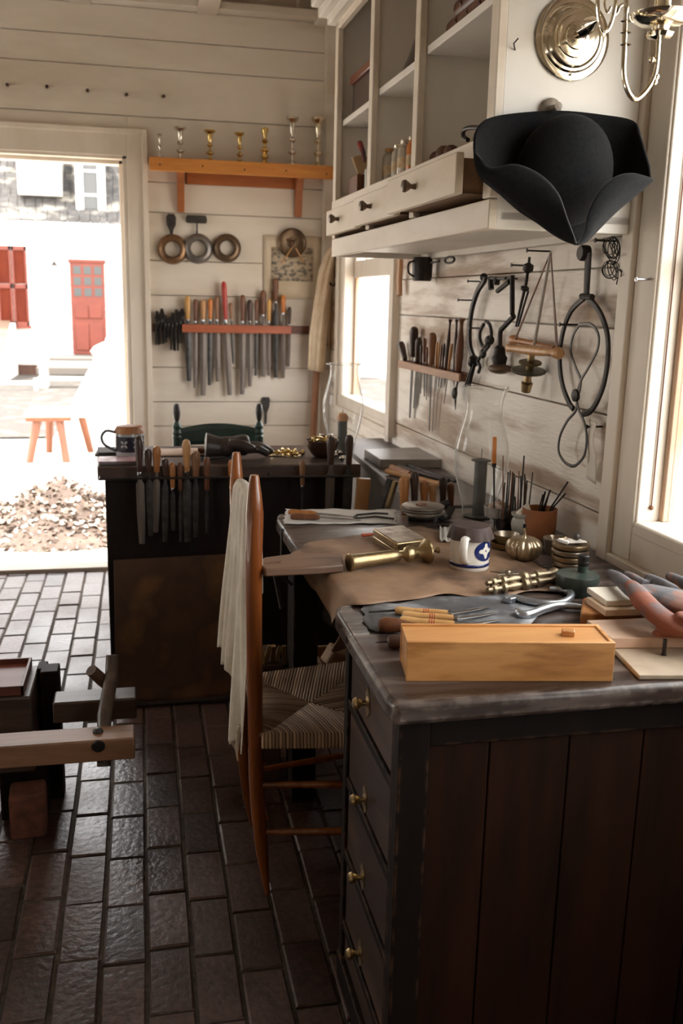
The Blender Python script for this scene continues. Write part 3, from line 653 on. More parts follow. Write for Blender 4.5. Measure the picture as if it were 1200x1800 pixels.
mb = MB(); mb.ball(hp_(992, 304, 2.085), (.114, .080, .125), 20, Euler((.12, .1, .05)).to_matrix().to_4x4()); build('crown', mb, felt, hat, ang=80)
def flap(out, edge, name):
    o_, e_ = smooth(out, 5), smooth(edge, 5)
    def fn(u, v):
        i = u*(len(o_)-1); k = min(int(i), len(o_)-2); f = i-k
        a = o_[k].lerp(o_[k+1], f); b = e_[k].lerp(e_[k+1], f); p = a.lerp(b, v); p.y -= .020*math.sin(PI*v)*math.sin(PI*min(1, u*1.0)); return p
    mb = MB(); mb.grid(fn, 30, 10); fo = build(name, mb, felt, hat, solid=.005, ang=60)
    mb = MB(); mb.tube(e_, .0024, 6); build('brim_edge', mb, edgem, fo)
flap([hp_(833, 262, 2.03), hp_(838, 300, 2.00), hp_(870, 330, 1.99), hp_(915, 368, 1.975), hp_(958, 402, 1.95), hp_(988, 421, 1.925), hp_(1013, 430, 1.90)],
     [hp_(836, 268, 2.01), hp_(862, 296, 1.985), hp_(905, 290, 1.96), hp_(948, 308, 1.94), hp_(979, 340, 1.92), hp_(996, 385, 1.90), hp_(1012, 428, 1.895)], 'side_brim')
flap([hp_(1013, 430, 1.90), hp_(1030, 424, 1.925), hp_(1052, 402, 1.95), hp_(1080, 374, 1.97), hp_(1108, 350, 1.985), hp_(1130, 332, 1.99), hp_(1147, 317, 2.0)],
     [hp_(1014, 428, 1.895), hp_(1026, 410, 1.90), hp_(1034, 372, 1.92), hp_(1052, 338, 1.94), hp_(1080, 313, 1.96), hp_(1112, 306, 1.975), hp_(1146, 315, 1.995)], 'side_brim')
mb = MB(); c = PY(973, 190, 2.135); mb.lathe([(.024, 0), (.025, .006), (.021, .010), (.008, .012), (.006, .035), (.009, .045), (.001, .047)], axis(c+V(0, .02, 0), c-V(0, .05, 0)), 24)
single('hat_peg', mb, mat('weathered_peg', (.30, .25, .20), .55, c2=(.18, .14, .11), scale=40), 'round weathered wooden peg just above the black hat', 'peg')

# ================================================================== WALL LAMP
lamp = root('candle_sconce', 'polished pale brass candle bracket with round backplate on the cupboard end', 'wall lamp', PY(1005, 70, 2.15))
c = PY(1005, 68, 2.155); YV = V(0, -1, 0)
mb = MB(); mb.lathe([(.088, 0), (.090, .003), (.086, .006), (.074, .0062), (.070, .011), (.065, .012), (.060, .018), (.056, .0195), (.046, .020), (.044, .025), (.037, .026), (.030, .0265), (.028, .031), (.020, .032), (.016, .036), (.010, .037), (.009, .048), (.012, .052), (.007, .058), (.001, .059)], axis(c, c+YV), 48); mb.ball(PY(1003, 131, 2.145), (.003, .003, .003), 6)
build('backplate', mb, palebrass, lamp)
h1 = PY(1022, 52, 2.10); h2 = PY(1046, 38, 2.02)
mb = MB(); mb.lathe([(.010, 0), (.016, .01), (.012, .015), (.017, .025), (.012, .032), (.017, .042), (.012, .05), (.015, .06), (.008, .075), (.001, .09)], axis(h1, h2), 20); build('arm_socket', mb, palebrass, lamp)
mb = MB()
lk = smooth([PY(x, y, 1.97) for x, y in ((1058, -45), (1050, -10), (1053, 36), (1063, 56), (1074, 40), (1082, 0), (1078, -40))], 6)
mb.tube(lk, .0042, 8); mb.tube([PY(1063, 54, 1.97), PY(1061, 64, 1.97)], [.005, .001], 8)
mb.tube(smooth([PY(x, y, 1.97) for x, y in ((1075, 30), (1084, 22), (1088, 12), (1095, 8), (1098, 14))], 5), .0035, 7)
mb.tube(smooth([PY(x, y, 1.965) for x, y in ((1068, -20), (1062, 5), (1067, 22), (1073, 12))], 5), .003, 7)
build('scroll', mb, palebrass, lamp)
ua = smooth([PY(x, y, yy) for x, y, yy in ((1078, -60, 1.96), (1098, -40, 1.9), (1101, 0, 1.86), (1099, 40, 1.86), (1097, 90, 1.86), (1096, 132, 1.86), (1104, 162, 1.86), (1116, 174, 1.86), (1131, 164, 1.86), (1146, 142, 1.86), (1153, 118, 1.86), (1157, 67, 1.86))], 6)
mb = MB(); mb.tube(ua, .0052, 10); build('arm', mb, palebrass, lamp)
mb = MB()
for y in (38, 58, 79): q = PY(1099, y, 1.86); mb = MB(); mb.lathe([(.006, -.002), (.011, 0), (.006, .003)], Matrix.Translation(q), 16); build('collar', mb, palebrass, lamp)
for x, y in ((1153, 135), (1150, 144), (1145, 105)): mb = MB(); mb.ball(PY(x, y, 1.86), .0065, 8); build('bead', mb, palebrass, lamp)
q = PY(1160, 55, 1.86)
mb = MB(); mb.lathe([(.008, -.016), (.022, -.012), (.026, -.004), (.016, .002), (.018, .008), (.04, .012), (.058, .022), (.062, .030), (.058, .031), (.035, .022), (.001, .020)], Matrix.Translation(q), 36, mod=lambda a, k: 1+(.08*math.cos(8*a) if k in (1, 2) else 0)); build('drip_pan', mb, palebrass, lamp)
mb = MB(); mb.lathe([(.012, .02), (.020, .028), (.016, .05), (.018, .08)], Matrix.Translation(q), 20); build('candle_cup', mb, palebrass, lamp)

# ================================================================== BACK WALL THINGS
YW = YB-.002
for k, ((px, py), lb) in enumerate(zip(((17, 152), (86, 155), (157, 162), (225, 169), (290, 172)), ('leftmost', 'second from the left', 'middle one', 'fourth from the left', 'rightmost'))):
    p = PY(px-4, py-2, YW); mb = MB(); mb.tube([p, p+V(.005, -.05, -.006)], [.008, .009], 8)
    single('wall_peg', mb, handledark, 'short dark peg in the row above the doorway, %s' % lb, 'peg', 'short dark pegs in the back wall')
# shelf with brackets
sh = root('display_shelf', 'orange-brown wooden shelf on two brackets high on the back wall', 'shelf', V(.6, YB-.08, 2.15))
yf = YB-.15
a = PY(262, 277, yf); b = PY(583, 297, yf); a2 = PY(262, 300, yf)
zt, zb = a.z, a2.z
mb = MB(); mb.span((a.x, yf, zt-.022), (1.07, YW, zt)); build('board', mb, orangewood, sh, bev=.002)
mb = MB(); mb.span((a.x, yf-.018, zb), (1.09, yf, zt+.004)); ed = build('front_strip', mb, orangewood, sh, bev=.003)
mb = MB()
for px, py in ((281, 289), (356, 292), (430, 298), (503, 300), (574, 306)): q = PY(px, py, yf-.019); mb.lathe([(.005, 0), (.004, .002), (.001, .003)], axis(q, q+YV), 8)
build('nail_heads', mb, iron, ed)
mb = MB(); mb.span((PY(328, 310, YB-.02).x, YB-.022, zb-.045), (PY(520, 318, YB-.02).x, YW, zb+.02)); build('cleat', mb, wood('red_shelf_wood', (.40, .13, .035), (.30, .09, .025), .5, X_, 25), sh, bev=.002)
for px in (318, 527):
    x = PY(px, 330, YB-.07).x; pf = [(0, 0), (0, -.24), (.015, -.245), (.035, -.22), (.045, -.12), (.08, -.045), (.125, -.02), (.125, 0)]
    M = Matrix(((0, 0, 1, x-.02), (-1, 0, 0, YW), (0, 1, 0, zt-.022), (0, 0, 0, 1)))
    mb = MB(); mb.prism(pf, .04, M); build('bracket', mb, wood('red_shelf_wood', (0,)*3, (0,)*3), sh, bev=.003)
# candlesticks
profs = [
 [(.95, 0), (1, .05), (.5, .09), (.2, .13), (.22, .2), (.5, .24), (.5, .28), (.16, .33), (.16, .44), (.45, .50), (.18, .56), (.16, .64), (.34, .70), (.34, .86), (.7, .90), (.7, .95), (.3, .96), (.28, .84)],
 [(1, 0), (1, .05), (.6, .09), (.24, .13), (.2, .22), (.62, .27), (.62, .31), (.18, .36), (.16, .46), (.52, .51), (.52, .55), (.18, .60), (.40, .68), (.44, .86), (.95, .93), (.95, .98), (.35, .99), (.3, .85)],
 [(1, 0), (.95, .06), (.5, .1), (.3, .15), (.72, .21), (.72, .26), (.3, .31), (.8, .38), (.8, .43), (.28, .49), (.26, .56), (.72, .64), (.3, .71), (.5, .82), (.75, .92), (.7, .98), (.4, 1), (.35, .9)]]
names = ('small silver candlestick with a round base, leftmost on the high shelf', 'silver candlestick with flat cup rim, second from the left on the high shelf', 'golden brass candlestick with broad rim, third from the left on the high shelf', 'short golden brass candlestick, fourth from the left on the high shelf', 'knobbly golden brass candlestick with ball turnings, fifth on the high shelf', 'tall silver candlestick with wide drip rim, second from the right on the high shelf', 'tall slim candlestick with wide drip rim, rightmost on the high shelf')
for (px, y0, y1, w, m, pf), lb in zip(((281, 240, 272, 9, silver, 0), (317, 230, 273, 15, silver, 1), (369, 235, 276, 14, brass, 1), (421, 239, 279, 12, brass, 1), (465, 232, 281, 12, brass, 2), (513, 217, 286, 16, silver, 1), (558, 217, 287, 17, palebrass, 1)), names):
    yc = YB-.085; c = PY(px, y1, yc); h = (y1-y0+8)/F*5.75; c.z = zt; w_ = w/F*5.75/2*1.35
    r_ = root('candlestick', lb, 'candlestick', c, group='candlesticks on the high shelf')
    pts = [(r*w_, z*h) for r, z in profs[pf]]
    mb = MB(); mb.lathe(pts[:5], Matrix.Translation(c), 20); build('base', mb, m, r_)
    mb = MB(); mb.lathe(pts[4:-4], Matrix.Translation(c), 20); build('stem', mb, m, r_)
    mb = MB(); mb.lathe(pts[-5:], Matrix.Translation(c), 20); build('candle_cup', mb, m, r_)
# ring moulds
def ringthing(px, py, rp, m, lb, top=None):
    c = PY(px, py, YB-.01); k = 5.7/F; R = rp*k
    r_ = root('ring_mould', lb, 'ring', c, group='round ring moulds on the back wall')
    pf = [(R*.50, .0), (R*.52, .016), (R*.62, .026), (R*.8, .024), (R*.95, .012), (R, 0)]
    mb = MB(); mb.lathe(pf, axis(c, c+YV), 40, cap=False); mb.lathe([(R, 0), (R*.5, 0)], axis(c, c+YV), 40, cap=False); build('ring', mb, m, r_)
    q = PY(px, py-rp*.8, YB-.005); mb = MB(); mb.tube([q, q+V(0, -.035, .004)], .003, 6); single('nail', mb, iron, 'nail carrying the %s' % lb, 'nail')
    if top == 'paddle':
        mb = MB(); mb.prism([(-.004, -.02), (.004, -.02), (.012, .02), (.026, .05), (.028, .09), (.018, .108), (-.018, .108), (-.028, .09), (-.026, .05), (-.012, .02)], .006, Matrix(((1, 0, 0, c.x-.005), (0, 0, 1, c.y-.012), (0, 1, 0, c.z+R), (0, 0, 0, 1)))); build('paddle_handle', mb, darksteel, r_, bev=.001)
    if top == 'bar':
        mb = MB(); mb.prism([(-.06, .10), (-.058, .08), (-.05, .075), (.05, .075), (.058, .08), (.06, .1), (.052, .118), (-.052, .118)], .008, Matrix(((1, 0, 0, c.x-.008), (0, 0, 1, c.y-.012), (0, 1, 0, c.z+R-.02), (0, 0, 0, 1)))); mb.tube([c+V(-.006, -.008, R-.015), c+V(-.006, -.008, R+.06)], .005, 6); build('bar_handle', mb, darksteel, r_, bev=.001)
coppery = mat('dark_copper', (.30, .17, .09), .38, .8, c2=(.17, .10, .06), scale=14)
ringthing(303, 438, 24, coppery, 'coppery ring mould with paddle handle, leftmost on the back wall', 'paddle')
ringthing(348, 437, 24, mat('grey_pewter', (.26, .24, .22), .38, .7, c2=(.16, .14, .13), scale=12), 'grey ring mould with bar handle, second on the back wall', 'bar')
ringthing(399, 436, 23, mat('dark_bronze', (.20, .13, .08), .4, .8, c2=(.12, .08, .05), scale=14), 'dark bronze ring mould without a handle, hanging on the back wall')
# print and pewter disc
def printmat():
    m, nt, b = newmat('engraving'); N, L = nt.nodes, nt.links
    tc = N.new('ShaderNodeTexCoord'); mp = N.new('ShaderNodeMapping'); mp.inputs['Scale'].default_value = (1, 1, 1.6); L.new(tc.outputs['Object'], mp.inputs[0])
    n1 = N.new('ShaderNodeTexNoise'); n1.inputs['Scale'].default_value = 34; n1.inputs['Detail'].default_value = 10; L.new(mp.outputs[0], n1.inputs[0])
    rp = N.new('ShaderNodeValToRGB'); e = rp.color_ramp.elements; e[0].position = .40; e[0].color = (.17, .15, .13, 1); e[1].position = .53; e[1].color = (.56, .46, .33, 1)
    L.new(n1.outputs[0], rp.inputs[0]); L.new(rp.outputs[0], b.inputs['Base Color']); b.inputs['Roughness'].default_value = .9; return m
paper = mat('aged_paper', (.68, .58, .44), .85, c2=(.58, .47, .33), scale=5)
pr_ = root('pinned_print', 'aged paper print of a small engraved scene pinned to the back wall', 'print', PY(512, 470, YB-.004))
a, b = PY(463, 413, YB-.005), PY(565, 527, YB-.005)
mb = MB(); mb.grid(lambda u, v: (a.x+(b.x-a.x)*u, YB-.006-.004*math.sin(u*3)*math.sin(v*3), a.z+(b.z-a.z)*v), 8, 8); build('sheet', mb, paper, pr_, solid=.0006)
a2, b2 = PY(477, 434, YB-.011), PY(549, 495, YB-.011)
mb = MB(); mb.grid(lambda u, v: (a2.x+(b2.x-a2.x)*u, YB-.0115, a2.z+(b2.z-a2.z)*v), 2, 2); build('engraving', mb, printmat(), pr_, solid=.0004)
c = PY(513, 427, YB-.016); R = 24*5.7/F
r_ = root('bronze_disc', 'dark bronze disc with a spoked hub hanging over the print', 'disc', c)
mb = MB(); mb.lathe([(.001, .012), (R*.30, .010), (R*.34, .004), (R*.75, .006), (R*.9, .016), (R, .010), (R*1.0, 0)], axis(c, c+YV), 40); build('disc', mb, mat('dark_bronze', (0,)*3), r_)
mb = MB(); 
for k in range(3): t = 2*PI*k/3+.5; mb.tube([c+V(0, -.02, 0), c+V(math.cos(t)*R*.38, -.014, math.sin(t)*R*.38)], .007, 6)
mb.ball(c+V(0, -.022, 0), .014, 8); build('hub', mb, coppery, r_)
mb = MB(); mb.tube([c+V(-.005, -.02, -.03), c+V(-.06, -.012, -.12)], .004, 6); mb.tube([c+V(.02, -.02, -.03), c+V(.07, -.012, -.11)], .005, 6); build('hanging_strap', mb, handletan, r_)

# ---- file rack on the back wall
rk = root('file_rack', 'narrow red-brown wall rack holding a row of files on the back wall', 'rack', PY(415, 577, YB-.03))
yr = YB-.055
a, b = PY(320, 571, yr), PY(512, 572, yr); zR = (a.z+b.z)/2; xl, xr = a.x, PY(543, 577, YB-.02).x
redrack = wood('red_rack_wood', (.42, .115, .05), (.30, .075, .03), .45, X_, 22)
mb = MB(); mb.span((a.x, yr-.004, zR-.046), (b.x, yr+.008, zR)); build('front_bar', mb, redrack, rk, bev=.002)
mb = MB(); mb.span((PY(268, 577, YB-.015).x, YB-.016, zR-.046), (xr, YW, zR)); build('back_bar', mb, wood('old_rack_wood', (.17, .06, .035), (.10, .035, .02), .5, X_, 22), rk, bev=.002)
mb = MB(); mb.span((a.x, yr, zR-.04), (a.x+.012, YB-.01, zR-.004)); mb.span((b.x-.012, yr, zR-.04), (b.x, YB-.01, zR-.004)); build('end_block', mb, redrack, rk)

def filetool(name, lb, cat, top, hb, tip, wh, wb, hm, bm, up=V(0, -1, 0), group=None, taper=.7, ferr=True, th=.35, pear=.75):
    """a handled tool: top, handle end and tip are world points"""
    r_ = root(name, lb, cat, hb, group=group)
    L_ = (hb-top).length
    mb = MB(); M = axis(hb, top); w = wh/2
    mb.lathe([(w*.55, 0), (w*.72, L_*.04), (w*pear, L_*.25), (w*.95, L_*.6), (w, L_*.82), (w*.8, L_*.95), (w*.35, L_), (.0005, L_*1.005)], M, 14); build('handle', mb, hm, r_)
    if ferr:
        mb = MB(); mb.lathe([(w*.55, -L_*.10), (w*.66, -L_*.08), (w*.62, L_*.05), (w*.55, L_*.06)], M, 12); build('ferrule', mb, brightsteel, r_)
    if tip is not None:
        mb = MB(); s_ = (tip-hb); mb.tube([hb-s_*.0, hb+s_*.12, hb+s_*.16, hb+s_*.6, tip], [(wb*th*.5*.5, wb*.22), (wb*th*.5*.6, wb*.28), (wb*th*.5, wb*.5), (wb*th*.5, wb*.5), (wb*th*.35, wb*.5*taper)], 8 if th > .8 else 4, flat=up); build('blade', mb, bm, r_)
    return r_
Zc = lambda x, y: (250+x/3.4286, 360+y/3.4286)
hm_ = dict(light=mat('yellow_handle', (.62, .36, .11), .35, c2=(.5, .26, .07), scale=30, stretch=Z_), brown=handlebrown, tan=handletan, red=handlered, orange=handleorange, dark=handledark, wood=handlewood, mid=mat('mid_handle', (.30, .15, .075), .4, c2=(.20, .09, .04), scale=30, stretch=Z_))
fl_ = [((272, 550), 690, (282, 1062), 34, 36, 'light', 'first in the row'), ((320, 568), 700, (318, 1103), 28, 28, 'brown', 'second in the row'), ((367, 572), 690, (366, 1150), 32, 42, 'tan', 'third, broadest blade'),
 ((410, 565), 690, (405, 1088), 28, 28, 'orange', 'fourth in the row'), ((448, 552), 690, (455, 1065), 28, 34, 'mid', 'fifth in the row'), ((490, 462), 690, (527, 1147), 32, 36, 'red', 'standing taller than its neighbours'),
 ((532, 590), 690, (548, 957), 24, 17, 'mid', 'small, just right of the red one'), ((605, 543), 700, (602, 1143), 30, 36, 'brown', 'first of the right-hand group'), ((648, 572), 700, (648, 1095), 30, 30, 'dark', 'second of the right-hand group'),
 ((688, 572), 700, (684, 1030), 24, 24, 'brown', 'third of the right-hand group'), ((728, 515), 660, (728, 1037), 32, 30, 'brown', 'taller, fourth of the right-hand group'), ((764, 568), 700, (760, 1030), 28, 24, 'light', 'between two taller brown ones'),
 ((803, 443), 580, (804, 1042), 34, 34, 'brown', 'tallest of the right-hand group'), ((850, 543), 650, (848, 1045), 30, 28, 'orange', 'second from the right end'), ((888, 615), 720, (880, 975), 22, 20, 'dark', 'last at the right end')]
cn = dict(light='yellow', brown='brown', tan='tan', orange='orange', mid='mid-brown', red='red', dark='dark')
for k, (tp, hb, tip, wh, wb, m, pos) in enumerate(fl_):
    yy = YB-.036-.004*(k % 2); u = 5.6/F/3.4286*1.03
    top = PY(*Zc(*tp), yy); tpt = PY(*Zc(*tip), yy+.01); f = (hb-tp[1])/(tip[1]-tp[1]); hbp = top.lerp(tpt, f)
    filetool('file', 'file with %s handle in the red wall rack, %s' % (cn[m], pos), 'file', top, hbp, tpt, wh*u, wb*u, hm_[m], steel if k % 3 else darksteel, group='files in the back wall rack')
# pliers and small tongs at the left end
for k, (x, y0, y1, w, sp, pos) in enumerate(((90, 640, 845, 16, 5, 'leftmost'), (118, 625, 840, 18, -4, 'second from the left'), (138, 665, 830, 12, 3, 'small, third from the left'), (160, 680, 800, 12, -3, 'short, fourth from the left'), (182, 650, 875, 16, 6, 'longest one'), (206, 630, 880, 18, -5, 'sixth from the left'), (228, 640, 835, 16, 4, 'thick one, seventh from the left'), (240, 625, 780, 14, 3, 'nearest the first file'))):
    yy = YB-.035; u = 5.6/F/3.4286
    a = PY(*Zc(x, y0), yy); b = PY(*Zc(x, y1), yy); r_ = root('pliers', 'dark iron pliers left of the wall files, %s' % pos, 'pliers', a, group='small pliers left of the files')
    m_ = a.lerp(b, .35)
    for sg in (-1, 1):
        mb = MB(); mb.tube([a+V(sg*w*u*.15, 0, 0), a.lerp(b, .2)+V(sg*w*u*.5, 0, 0), m_, m_.lerp(b, .3)+V(-sg*w*u*.45, -.004*sg, 0), b+V(-sg*(w*.35+abs(sp)*.4)*u, -.004*sg, 0)], [.005, .008, .009, .007, .006], 6); build('arm', mb, iron, r_)
    mb = MB(); mb.lathe([(.009, 0), (.008, .012), (.001, .014)], axis(m_, m_+YV), 10); build('rivet', mb, darksteel, r_)
# hanging spatula
c = PY(467, 700, YB-.012)
mb = MB(); mb.prism([(-.006, -.155), (.006, -.155), (.008, -.09), (.022, -.05), (.026, -.01), (.02, .006), (-.02, .006), (-.026, -.01), (-.022, -.05), (-.008, -.09)], .006, Matrix(((1, 0, 0, c.x), (0, 0, 1, c.y), (0, 1, 0, c.z), (0, 0, 0, 1))))
single('spatula', mb, darksteel, 'dark steel spatula hanging on the back wall behind the green chair', 'spatula', bev=.001)

# cloth on hooks and the stick below it, at the corner
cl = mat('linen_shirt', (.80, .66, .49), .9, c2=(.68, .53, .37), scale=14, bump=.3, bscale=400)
def clothfn(u, v):
    # left edge and right edge in frame measures from top to bottom
    le = [(598, 418), (574, 440), (560, 475), (552, 530), (543, 590), (541, 650)]; re = [(592, 430), (588, 470), (586, 500), (580, 540), (574, 600), (569, 655)]
    i = v*5; k = min(int(i), 4); f = i-k
    lx = le[k][0]*(1-f)+le[k+1][0]*f; ly = le[k][1]*(1-f)+le[k+1][1]*f; rx = re[k][0]*(1-f)+re[k+1][0]*f; ry = re[k][1]*(1-f)+re[k+1][1]*f
    y = YB-.10-.016*math.sin(u*11+v*2)*min(1, v*2)-.006*math.sin(u*19+3)-.05*math.sin(PI*u)
    return PY(lx+(rx-lx)*u, ly+(ry-ly)*u, y)
mb = MB(); mb.grid(clothfn, 40, 30)
cr = root('hanging_shirt', 'cream linen shirt hanging from a hook in the corner beside the far window', 'shirt', PY(565, 500, YB-.1))
build('cloth', mb, cl, cr, solid=.003, ang=80)
def sl(u, v):
    le = [(590, 440), (582, 480), (577, 540), (576, 580), (577, 618)]; re = [(618, 455), (603, 475), (594, 540), (590, 580), (588, 600)]
    i = v*4; k = min(int(i), 3); f = i-k; l_ = [le[k][j]*(1-f)+le[k+1][j]*f for j in (0, 1)]; r__ = [re[k][j]*(1-f)+re[k+1][j]*f for j in (0, 1)]
    return PY(l_[0]+(r__[0]-l_[0])*u, l_[1]+(r__[1]-l_[1])*u, YB-.07-.018*math.sin(u*12)-.03*math.sin(PI*u))
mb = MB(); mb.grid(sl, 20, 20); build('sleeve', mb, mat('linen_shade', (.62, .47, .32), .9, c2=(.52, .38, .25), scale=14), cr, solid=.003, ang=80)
mb = MB(); mb.tube(smooth([PY(575, 484, YB-.09), PY(578, 495, YB-.13), PY(585, 502, YB-.14), PY(592, 498, YB-.11)], 5), .005, 7); mb.tube([PY(578, 502, YB), PY(580, 500, YB-.13)], .005, 6)
single('wall_hook', mb, iron, 'black iron hook catching the cream shirt in the corner', 'hook')
mb = MB(); q = PY(578, 605, YB-.06); mb.tube([q+V(0, .06, 0), q], .006, 6); mb.ball(q, .012, 8); mb.tube([q+V(.04, .05, 0), q+V(.04, -.01, 0)], .006, 6)
single('iron_peg', mb, iron, 'short iron peg low beside the cream shirt', 'peg')
st_ = smooth([PY(558, 600, YB-.07), PY(556, 660, YB-.07), PY(553, 710, YB-.075), PY(549, 790, YB-.08)], 4)
mb = MB(); mb.tube(st_, .021, 10); bot = st_[-1]; mb.tube([bot, V(bot.x, bot.y+.02, 0)], .020, 10); single('wooden_pole', mb, wood('pole_wood', (.36, .17, .09), (.26, .11, .055), .5, Z_, 22), 'brown wooden pole standing in the corner below the cream shirt', 'pole')

# green chair behind the back bench
green = mat('dull_green_paint', (.045, .085, .07), .4, c2=(.03, .055, .045), scale=10)
gc = root('green_chair', 'dark green ladder-back chair with turned finials behind the back bench', 'chair', V(.35, 4.45, 0))
yc = 4.3
xl_, xr_ = PY(311, 760, yc).x, PY(455, 760, yc).x
for x in (xl_, xr_):
    zt_ = PY(311, 709, yc).z
    mb = MB(); mb.lathe([(.014, 0), (.020, .1), (.020, zt_-.16), (.022, zt_-.155), (.017, zt_-.145), (.022, zt_-.135), (.016, zt_-.12), (.021, zt_-.105), (.015, zt_-.092), (.010, zt_-.082)], Matrix.Translation((x, yc, 0)), 18); po = build('back_post', mb, green, gc)
    mb = MB(); mb.lathe([(.009, zt_-.083), (.013, zt_-.07), (.017, zt_-.045), (.016, zt_-.02), (.012, zt_-.004), (.001, zt_)], Matrix.Translation((x, yc, 0)), 18); build('finial', mb, mat('dark_finial', (.05, .045, .04), .4), po)
for z0 in (PY(380, 782, yc).z, .62, .74-.0):
    hgt = .075
    if z0 < .76: hgt = .06
    def slat(u, v):
        x = xl_+(xr_-xl_)*u; return (x, yc+.025*math.sin(PI*u), z0+(hgt+.022*math.sin(PI*u))*v - .0)
    mb = MB(); mb.grid(slat, 20, 4); build('slat', mb, green, gc, solid=.01)
rush = mat('rush_seat', (.36, .25, .14), .8, c2=(.24, .15, .08), scale=60, stretch=(.1, 1, 1), bump=.6)
mb = MB(); mb.span((xl_-.01, yc-.0, .425), (xr_+.01, yc+.36, .455)); build('seat', mb, rush, gc, bev=.012)
for x in (xl_, xr_): mb = MB(); mb.tube([(x, yc+.36, 0), (x, yc+.36, .46)], .019, 12); build('front_leg', mb, green, gc)
mb = MB()
for z in (.15, .30):
    mb.tube([(xl_, yc+.36, z), (xr_, yc+.36, z)], .010, 8); mb.tube([(xl_, yc, z+.02), (xr_, yc, z+.02)], .010, 8)
    for x in (xl_, xr_): mb.tube([(x, yc, z+.04), (x, yc+.36, z+.04)], .010, 8)
build('stretchers', mb, green, gc)
# ================================================================== MAIN BENCH
ZT = .86
bench = root('workbench', 'long dark worn workbench with drawers, running along the right wall', 'workbench', V(.8, 1.8, 0))
WXf = lambda y: 1.2-(y-2.2)*.0265
# worn top: chest part, then the jeweller's part with a bay cut in its edge
ed = [(.392, 1.362), (1.215, 1.372), (WXf(1.9)-.004, 1.9), (WXf(2.8)-.004, 2.80), (.40, 2.775), (.385, 2.70), (.388, 2.36), (.43, 2.31), (.50, 2.26), (.55, 2.16), (.545, 2.04), (.50, 1.94), (.45, 1.893), (.40, 1.875), (.388, 1.83), (.386, 1.40)]
M0 = Matrix.Translation((0, 0, ZT-.04))
mb = MB(); mb.prism(ed, .04, M0); build('bench_top', mb, topwood, bench, bev=.010, seg=3)
# board joints across the top are shallow grooves
mb = MB()
# chest carcass
mb = MB()
cx0, cx1, cy0, cy1 = .408, 1.185, 1.388, 1.812
mb.span((cx0, cy0+.03, .06), (cx0+.02, cy0+.035, .80))
mb.span((cx0, cy0, 0), (cx0+.055, cy0+.045, .82)); mb.span((cx0, cy1-.03, 0), (cx0+.04, cy1, .82)); mb.span((cx1-.05, cy0, 0), (cx1, cy0+.045, .82)); mb.span((cx1-.05, cy1-.03, 0), (cx1, cy1, .82))
for z in (.675, .495, .322, .145): mb.span((cx0+.001, cy0+.045, z-.011), (cx0+.03, cy1-.03, z+.011))
mb.span((cx0-.004, cy0+.045, 0), (cx0+.02, cy1-.0, .06)); mb.span((cx0+.002, cy0+.045, .80), (cx0+.03, cy1-.03, .82))
mb.span((cx0+.055, cy0+.004, .765), (cx1-.05, cy0+.03, .82)); mb.span((cx0+.055, cy0+.004, 0), (cx1-.05, cy0+.03, .07))
mb.span((cx0+.04, cy1-.02, .02), (cx1-.05, cy1-.004, .82))
build('chest_frame', mb, blackwood, bench, bev=.003)
xs = [cx0+.055, .575, .725, .87, 1.0, cx1-.05]
for i_, (a, b) in enumerate(zip(xs, xs[1:])):
    mb = MB(); mb.span((a+.0015, cy0+.010+.001*i_, .07), (b-.0015, cy0+.024, .765)); build('end_plank', mb, redbrown, bench, bev=.002)
drwood = wood('drawer_front_wood', (.020, .009, .006), (.042, .019, .012), .42, Y_, 20, bump=.4, c3=(.075, .040, .025), s3=22, wear=(.24, .14, .09), wr=.012)
for z0, z1 in ((.688, .80), (.508, .662), (.335, .482), (.158, .309), (.064, .132)):
    mb = MB(); mb.span((cx0+.006, cy0+.049, z0), (cx0+.03, cy1-.034, z1)); dr = build('drawer', mb, drwood, bench, bev=.004)
    zc_ = (z0+z1)/2
    ymid = (cy0+cy1)/2 + .03
    if z1 - z0 > .1:
        c = V(cx0+.006, ymid, z0+.056 if z0 > .6 else z0+.03)
        mb = MB(); mb.lathe([(.013, 0), (.012, .002), (.006, .004), (.005, .012), (.010, .018), (.0125, .024), (.009, .030), (.001, .032)], axis(c, c+V(-1, 0, 0)), 18)
        mb.prism([(0, -.032), (.018, -.014), (.012, 0), (.018, .014), (0, .032), (-.018, .014), (-.012, 0), (-.018, -.014)], .0015, axis(c+V(-.0002, 0, 0), c+V(-1, 0, 0)))
        build('drawer_pull', mb, oldbrass, dr, label='brass drawer pull')
# legs and rails of the jeweller's part
def leg(x, y, w=.07, d=.07, z=.82): m_ = MB(); m_.span((x-w/2, y-d/2, 0), (x+w/2, y+d/2, z)); build('leg', m_, blackwood, bench, bev=.004)
leg(.455, 2.60, .075, .075); leg(1.12, 2.70); leg(.455, 2.70+.03, .05, .05, .818)
mb = MB(); mb.span((.47, 2.66, .70), (1.12, 2.70, .82)); mb.span((.43, 2.62, .74), (.47, 2.76, .82)); build('apron_rail', mb, blackwood, bench, bev=.003)
mb = MB(); mb.span((.43, 2.50, .33), (1.15, 2.78, .352)); build('lower_shelf', mb, handledark, bench, bev=.003)

